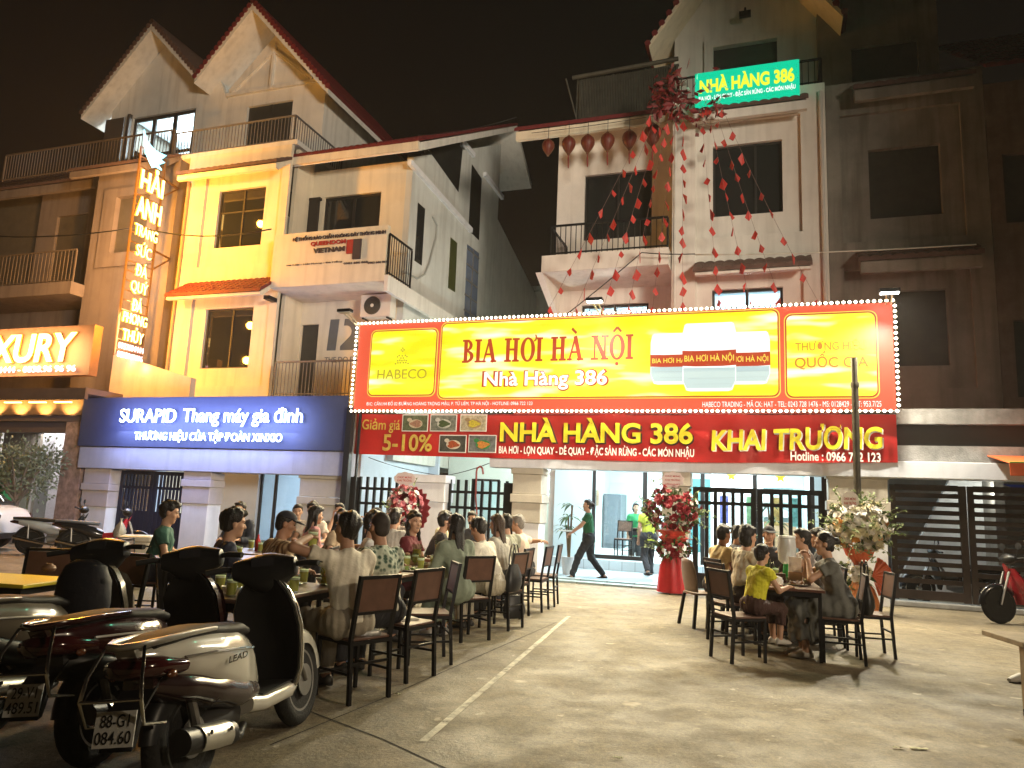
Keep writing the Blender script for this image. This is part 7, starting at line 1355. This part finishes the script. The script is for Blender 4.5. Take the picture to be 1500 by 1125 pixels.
    fl = (fw, .84); f.cone(waist, pel-up*(.02 if pose == 'sit' else .1), .146*w, .168, .05, flat=fl, cap=True); f.cone(waist, chest, .136*w, .15*w, .05, flat=fl); f.cone(chest-rt*.06, chest+rt*.06, .122*w, .122*w, .05, flat=fl); f.cone(sh[0]-up*.014, sh[1]-up*.014, .068, .068, .06); f.cone(nb-up*.05, nb+up*.012, .072, .062, .03, cap=True)
    for q in (0, 1):
        d1 = el[q]-sh[q]
        if sleeve > 1: f.cone(sh[q], el[q], .068, .058, .04); f.cone(el[q], el[q]+(wrst[q]-el[q])*(sleeve-1), .058, .046, .03, cap=True)
        elif sleeve > 0: f.cone(sh[q]-up*.012, sh[q]+d1*sleeve, .064, .064, .035, cap=True)
    V, F = f.mesh(wr=.0055, seed=seed); arr_obj('dress' if kind == 'dress' else 'shirt', V, F, shirtmat or cloth(top), t)
    # legs
    f = Field(h); e_ = {'trousers': 1., 'shorts': .0, 'dress': .0, 'capri': .55, 'skirt': 1}[kind]
    if kind == 'skirt' or (kind == 'dress' and pose == 'sit' and legs is None):
        f.cone(kn[0]*.5+kn[1]*.5-V3(0, .03, 0), an[0]*.5+an[1]*.5+V3(0, 0, .1), .15, .17, .05, flat=(V3(1, 0, 0), 1.15), cap=True); f.cone(pel, kn[0]*.5+kn[1]*.5, .16, .15, .05, flat=(V3(1, 0, 0), 1.2))
        V, F = f.mesh(wr=.012, seed=seed); arr_obj('skirt', V, F, cloth(bottom if kind == 'skirt' else top), t)
    elif kind != 'dress':
        f.cone(pel+up*.05, pel-V3(0, 0, .0), .136, .135, .05); f.cone(hip[0], hip[1], .118, .118, .05)
        for q in (0, 1):
            f.cone(hip[q], kn[q], .104, .08, .05, cap=e_ == 0)
            if e_ > 0: f.cone(kn[q], kn[q]+(an[q]-kn[q])*e_*.97, .076, .064, .04, cap=True)
        V, F = f.mesh(wr=.0055, seed=seed+3); arr_obj('trousers' if kind != 'shorts' else 'shorts', V, F, cloth(bottom), t)
    for q in (0, 1):
        b = MB(); a = an[q]; b.loft([[(a[0]+w_*cos(p), a[1]+yy, max(.0, a[2]-.09)+zz+hh*max(-.6, sin(p))) for p in [2*pi*k/12 for k in range(12)]] for yy, w_, zz, hh in ((-.075, .022, .03, .03), (-.05, .04, .045, .05), (.02, .044, .045, .055), (.09, .05, .032, .04), (.155, .042, .026, .028), (.185, .02, .02, .015))]); obj('shoe', b, shoes or SHOE, t, smooth=60)
    t['wr'] = 0; del t['wr']
    return t, [Vector(wrst[q]) for q in (0, 1)], [Vector(pd[q][3]) for q in (0, 1)]
N_, FR_ = .0125, .016
def held_glass(t, lab):
    w = t[2][1]; lw = Matrix.Translation(t[0].location) @ Euler(t[0].rotation_euler).to_matrix().to_4x4() @ w; return put(g0, lw.x, lw.y, lw.z-.07, lab, 'glasses of beer on the tables')
LG = 'diners at the long row of tables'; RG = 'family at the family table'
leafm = M('leaf_print_cloth', (.60, .58, .48), .8, var=0)
_n = leafm.node_tree.nodes; _l = leafm.node_tree.links; _t = _n.new('ShaderNodeTexCoord'); _v2 = _n.new('ShaderNodeTexVoronoi'); _v2.inputs['Scale'].default_value = 26; _l.new(_t.outputs['Object'], _v2.inputs[0]); _r2 = _n.new('ShaderNodeValToRGB'); _l.new(_v2.outputs['Distance'], _r2.inputs[0]); _r2.color_ramp.elements[0].color = (.03, .07, .045, 1); _r2.color_ramp.elements[0].position = .3; _r2.color_ramp.elements[1].color = (.42, .46, .36, 1); _r2.color_ramp.elements[1].position = .62
_s2 = _n.new('ShaderNodeSeparateXYZ'); _l.new(_t.outputs['Object'], _s2.inputs[0]); _m2 = _n.new('ShaderNodeMapRange'); _m2.inputs[1].default_value = .82; _m2.inputs[2].default_value = .90; _l.new(_s2.outputs['Z'], _m2.inputs[0]); _x2 = _n.new('ShaderNodeMixRGB'); _x2.inputs[1].default_value = (.60, .57, .46, 1); _l.new(_m2.outputs[0], _x2.inputs[0]); _l.new(_r2.outputs[0], _x2.inputs[2]); _l.new(_x2.outputs[0], _n['Principled BSDF'].inputs['Base Color'])
strm = M('striped_brown_cloth', (.3, .2, .12), .8, var=0); _n = strm.node_tree.nodes; _l = strm.node_tree.links; _t = _n.new('ShaderNodeTexCoord'); _w = _n.new('ShaderNodeTexWave'); _w.inputs['Scale'].default_value = 9; _w.inputs['Distortion'].default_value = 1.5; _l.new(_t.outputs['Object'], _w.inputs[0]); _r2 = _n.new('ShaderNodeValToRGB'); _l.new(_w.outputs['Fac'], _r2.inputs[0]); _r2.color_ramp.elements[0].color = (.17, .09, .05, 1); _r2.color_ramp.elements[1].color = (.46, .34, .2, 1); _l.new(_r2.outputs[0], _n['Principled BSDF'].inputs['Base Color'])
def yx(px, d, hor=None):                                          # lateral position of a pixel column at forward distance d, at about eye level
    v = pix(px, 740); return v.x/v.y*d
P_ = person
# nearest pair
p = P_('man in cream tee raising a glass, back to the camera', -1.18, 5.98, -46, lean=10, top=(.68, .62, .50), bottom=(.30, .26, .20), hair='full', turn=-8, nod=-8, hands=[(-.22, .30, 1.16), (.18, .40, .86)], poles=[(-1.2, .1, .15), (.6, -.4, -.6)], h=.0105, group=LG, skin=SKIN2, s=1.02); held_glass((p[0], p[1], [p[2][1], p[2][0]]), 'beer glass held up by the man in cream tee')
P_('crop-haired man in green leaf-print shirt, back to the camera', -1.02, 6.62, -50, lean=10, shirtmat=leafm, bottom=(.02, .02, .025), hair='shaved', turn=6, h=.0105, group=LG, skin=SKIN2, s=1.02)
P_('man in dark blue shirt seen in profile behind the scooter handlebar', -2.62, 6.85, 62, lean=14, top=(.03, .035, .06), sleeve=.6, bottom=(.02, .02, .03), hair='full', h=.011, group=LG, hands=[(-.1, .42, .82), (.15, .46, .86)])
P_('person in dark cap and brown striped shirt behind the scooters', -2.36, 7.5, 48, lean=18, shirtmat=strm, bottom=(.03, .03, .03), hair='cap', turn=28, nod=10, h=.0115, group=LG, skin=SKIN2)
P_('young man in dark green shirt alone at left, facing right', -4.08, 8.95, 74, lean=8, top=(.03, .10, .075), bottom=(.02, .02, .03), hair='full', h=.012, group=LG, nod=8)
P_('round-faced man in dark jacket before the shop window, facing camera', yx(358, 12.6), 12.6, 190, lean=10, top=(.03, .035, .05), sleeve=1.9, hair='short', h=FR_, group=LG, woman=False)
P_('long-haired woman in pink jacket left of the drinking man', yx(450, 11.0), 11.0, 60, lean=12, top=(.52, .24, .24), sleeve=1.8, hair='long', h=.014, group=LG, woman=True)
P_('woman whose face peeks behind the pink jacket', yx(437, 12.9), 12.9, 165, lean=8, top=(.45, .40, .38), hair='short', h=FR_, group=LG, woman=True)
P_('man with black quiff in cream shirt facing the camera', yx(459, 12.5), 12.5, 170, lean=4, top=(.60, .52, .42), hair='full', h=FR_, group=LG, s=1.03)
P_('woman with long dark hair leaning beside the raised arm', yx(480, 10.4), 10.4, 95, lean=20, top=(.40, .30, .2), hair='long', h=.014, group=LG, woman=True)
P_('smiling man with short hair holding a hand to his mouth', yx(500, 12.9), 12.9, 182, lean=5, top=(.05, .05, .06), hair='short', h=FR_, group=LG, hands=[(-.16, .36, .77), (.06, .22, 1.12)], s=1.03)
P_('black-haired man in white collar partly hidden by the man in cream tee', yx(537, 8.5), 8.3, 75, lean=12, top=(.62, .60, .58), hair='full', h=.0125, group=LG)
P_('man in dark cap and black tee drinking, facing left', yx(558, 12.0), 12.0, -70, lean=6, top=(.025, .022, .025), hair='cap', h=.014, group=LG, hands=[(-.16, .36, .77), (.04, .26, 1.1)])
P_('person with tousled dark hair under the heart-shaped flowers', yx(584, 13.1), 13.1, 185, lean=8, top=(.3, .24, .2), hair='full', h=FR_, group=LG)
P_('black-haired diner in brown tee facing away, behind leaf-print shirt', yx(574, 10.9), 10.9, 20, lean=10, top=(.52, .48, .42), hair='full', h=.014, group=LG)
P_('long-haired woman in dark red dress looking right', yx(600, 9.35), 9.35, 105, lean=6, top=(.16, .022, .03), bottom=(.1, .02, .025), hair='long', turn=35, h=.0125, group=LG, woman=True)
P_('man in black tee in front of the white pillar, facing right', yx(634, 11.3), 11.3, 80, lean=18, top=(.035, .03, .032), hair='short', h=.013, group=LG, hands=[(-.1, .46, .84), (.14, .5, .9)])
P_('man in pale yellow shirt hidden behind the black tee', yx(643, 12.6), 12.6, 70, lean=10, top=(.62, .58, .36), hair='short', h=FR_, group=LG)
P_('man at the far end of the row behind the bars, facing camera', yx(695, 13.0), 13.0, 192, lean=8, top=(.06, .06, .07), hair='short', h=FR_, group=LG)
P_('woman in long grey-green dress with long straight black hair', yx(680, 8.6)-.02, 8.55, -38, lean=10, top=(.23, .27, .20), bottom=(.20, .24, .18), kind='dress', sleeve=1.5, hair='long', h=.0115, group=LG, woman=True, turn=-12, shoes=SHOEW)
P_('man in white tee with glasses bent over the table', yx(722, 9.3)+.06, 9.3, -62, lean=24, top=(.68, .64, .54), hair='full', h=.012, group=LG, nod=14, bottom=(.45, .4, .3))
P_('woman with long brown hair in grey top beside the white tee', yx(738, 10.2)+.06, 10.2, -62, lean=14, top=(.46, .44, .38), bottom=(.03, .03, .03), hair='long', h=.0125, group=LG, woman=True, hairm=M('brown_hair', (.05, .028, .016), .5, var=.4, scale=30, bump=.5, bscale=70))
P_('man in grey-green shirt facing away near the end of the row', yx(748, 11.2)+.02, 11.2, -40, lean=10, top=(.34, .35, .27), hair='short', h=.013, group=LG)
P_('grey-haired man in pale shirt resting his hand on a chair back', yx(772, 11.6)+.02, 11.6, -75, lean=14, top=(.70, .56, .44), hair='short', hairm=HAIRG, h=.0125, group=LG, hands=[(-.16, .38, .78), (.30, -.16, .98)], poles=[(-.5, -.3, -1), (1, .2, -.2)], sleeve=.8)
# family table at right
P_('man in yellow tee on the mauve plastic chair', yx(1046, 10.5)+.0, 10.45, 72, lean=12, top=(.66, .52, .26), hair='short', h=.0125, group=RG, skin=SKIN2)
P_('dark-shirted man behind the man in yellow tee', yx(1066, 11.2), 11.2, 95, lean=14, top=(.05, .045, .05), hair='short', h=.014, group=RG, skin=SKIN2)
P_('dark-haired woman with white top beyond the cream-top woman', yx(1083, 10.0), 10.0, 72, lean=10, top=(.62, .56, .5), hair='bob', h=.013, group=RG, woman=True)
P_('woman in cream tee with bobbed hair watching the boy', yx(1086, 9.25), 9.25, 70, lean=8, top=(.60, .54, .40), bottom=(.05, .03, .03), hair='bob', h=.0115, group=RG, woman=True)
P_('small boy in bright yellow shirt kneeling up at the table', yx(1103, 8.25)-.02, 8.2, 68, lean=14, s=.78, z=.06, top=(.62, .58, .03), sleeve=.4, bottom=(.06, .028, .022), kind='capri', hair='full', h=.0115, group=RG, seat=.56, legs=([(-.1, .38, .6), (.1, .38, .6)], [(-.1, .42, .2), (.1, .36, .22)]), hands=[(-.12, .44, .90), (.16, .46, .9)], shoes=SHOEW)
P_('laughing man in black cap and vest at the far table end', yx(1126, 10.9)-.02, 10.9, 188, lean=8, top=(.025, .025, .028), sleeve=0, hair='cap', h=.0125, group=RG, hands=[(-.24, .34, .95), (.14, .3, 1.05)])
P_('man with bare arms resting his chin on his hands at right', yx(1190, 9.9), 9.9, -78, lean=12, top=(.30, .26, .24), sleeve=.3, hair='short', h=.012, group=RG, hands=[(-.06, .36, 1.0), (.08, .34, 1.02)], poles=[(-.8, .2, -1), (.8, .2, -1)])
P_('person in dark top hidden behind the man with bare arms', yx(1213, 10.4), 10.4, -75, lean=12, top=(.03, .03, .035), hair='full', h=.014, group=RG)
P_('woman in dark grey dress with tied hair, hands at her mouth', yx(1222, 8.45)+.03, 8.4, -74, lean=14, top=(.13, .13, .115), bottom=(.11, .115, .10), kind='dress', sleeve=.5, hair='bun', h=.0105, group=RG, woman=True, hands=[(-.06, .34, 1.04), (.08, .34, 1.06)], poles=[(-.7, .4, -1), (.7, .4, -1)], shoes=SHOEW)
# standing staff
g = G(861, 851); grn = M('staff_green_polo', (.012, .12, .05), .75, var=.12, bump=.2, bscale=18)
p = P_('waitress in green polo walking left with a tray, hair in a bun', g.x, g.y, -88, 'stand', s=.97, lean=3, shirtmat=grn, bottom=(.02, .024, .03), hair='bun', h=.012, hands=[(-.12, .38, 1.02), (.12, .38, 1.02)], legs=([(-.09, .22, .52), (.09, -.06, .5)], [(-.09, .36, .10), (.09, -.36, .12)]), group='staff in green', woman=True, poles=[(-.3, -.8, -.8), (.3, -.8, -.8)])
lw = Matrix.Translation(p[0].location) @ Euler(p[0].rotation_euler).to_matrix().to_4x4() @ Vector((0, .47, 1.0)); lathe_thing('serving_tray', 'pale oval tray carried by the waitress', 'tray', lw.x, lw.y, lw.z, [('tray', [(0, 0), (.12, 0), (.19, .025), (.185, .03), (.11, .008), (0, .008)], CER)])
u, z = P(930, 803, 5.2); q = Wf(u, 5.2, .30); P_('staff member in bright green polo standing in the doorway', q.x, q.y, 172, 'stand', s=.98, lean=2, shirtmat=M('bright_green_polo', (.015, .22, .07), .75, var=.12), bottom=(.04, .045, .05), hair='bob', h=.0145, hands=[(-.12, .26, 1.06), (.24, .04, .8)], group='staff in green', woman=True)
q = Wf(P(950, 800, 2.2)[0], 2.2, .08); P_('man in lime yellow shirt walking into the restaurant', q.x, q.y, -14, 'stand', s=1.0, lean=3, top=(.50, .56, .06), bottom=(.035, .038, .045), hair='short', h=.013, legs=([(-.09, .03, .5), (.09, .1, .52)], [(-.1, -.2, .16), (.09, .06, .09)]), group=None)
g = G(1490, 1000); t = thing('canvas_shoe', 'pale canvas shoe toe standing at the right photo edge', 'shoe', (g.x+.05, g.y, 0), 1.7); b = MB(); b.loft([[(w_*cos(p), yy, zz+hh*max(-.6, sin(p))) for p in [2*pi*k/12 for k in range(12)]] for yy, w_, zz, hh in ((-.12, .03, .03, .03), (-.08, .04, .045, .05), (.02, .044, .045, .05), (.09, .05, .032, .035), (.14, .03, .022, .02))]); obj('upper', b, SHOEW, t, smooth=60)
b = MB(); b.prism([(.052*cos(a), .14*sin(a)) for a in [2*pi*k/20 for k in range(20)]], 0, .018, plane='xy'); obj('sole', b, RUB, t)
# street lamp behind the camera (the lamp whose warm light reaches the pavement from the front)
light('street_lamp_light', 'SPOT', (12, -12, 7), 23000, (1, .87, .70), (-4.2, 20, 8.4), 2.4, spot=37, blend=.6)
light('far_street_lamp_light', 'SPOT', (14, -4, 9), 2800, (1, .80, .55), (1, 8, 0), .15, spot=80, blend=.8)
# ------------------------------------------------------------------ smoky night air
hz = MB(); hz.box(-60, 60, -20, 70, -1.2, 26); hm_ = bpy.data.materials.new('smoky_air'); hm_.use_nodes = True; n = hm_.node_tree.nodes; n.remove(n['Principled BSDF']); pv = n.new('ShaderNodeVolumePrincipled'); pv.inputs['Color'].default_value = (.9, .82, .74, 1); pv.inputs['Density'].default_value = .0008; pv.inputs['Anisotropy'].default_value = .35
hm_.node_tree.links.new(pv.outputs[0], n['Material Output'].inputs['Volume']); obj('haze', hz, hm_, kind='stuff')
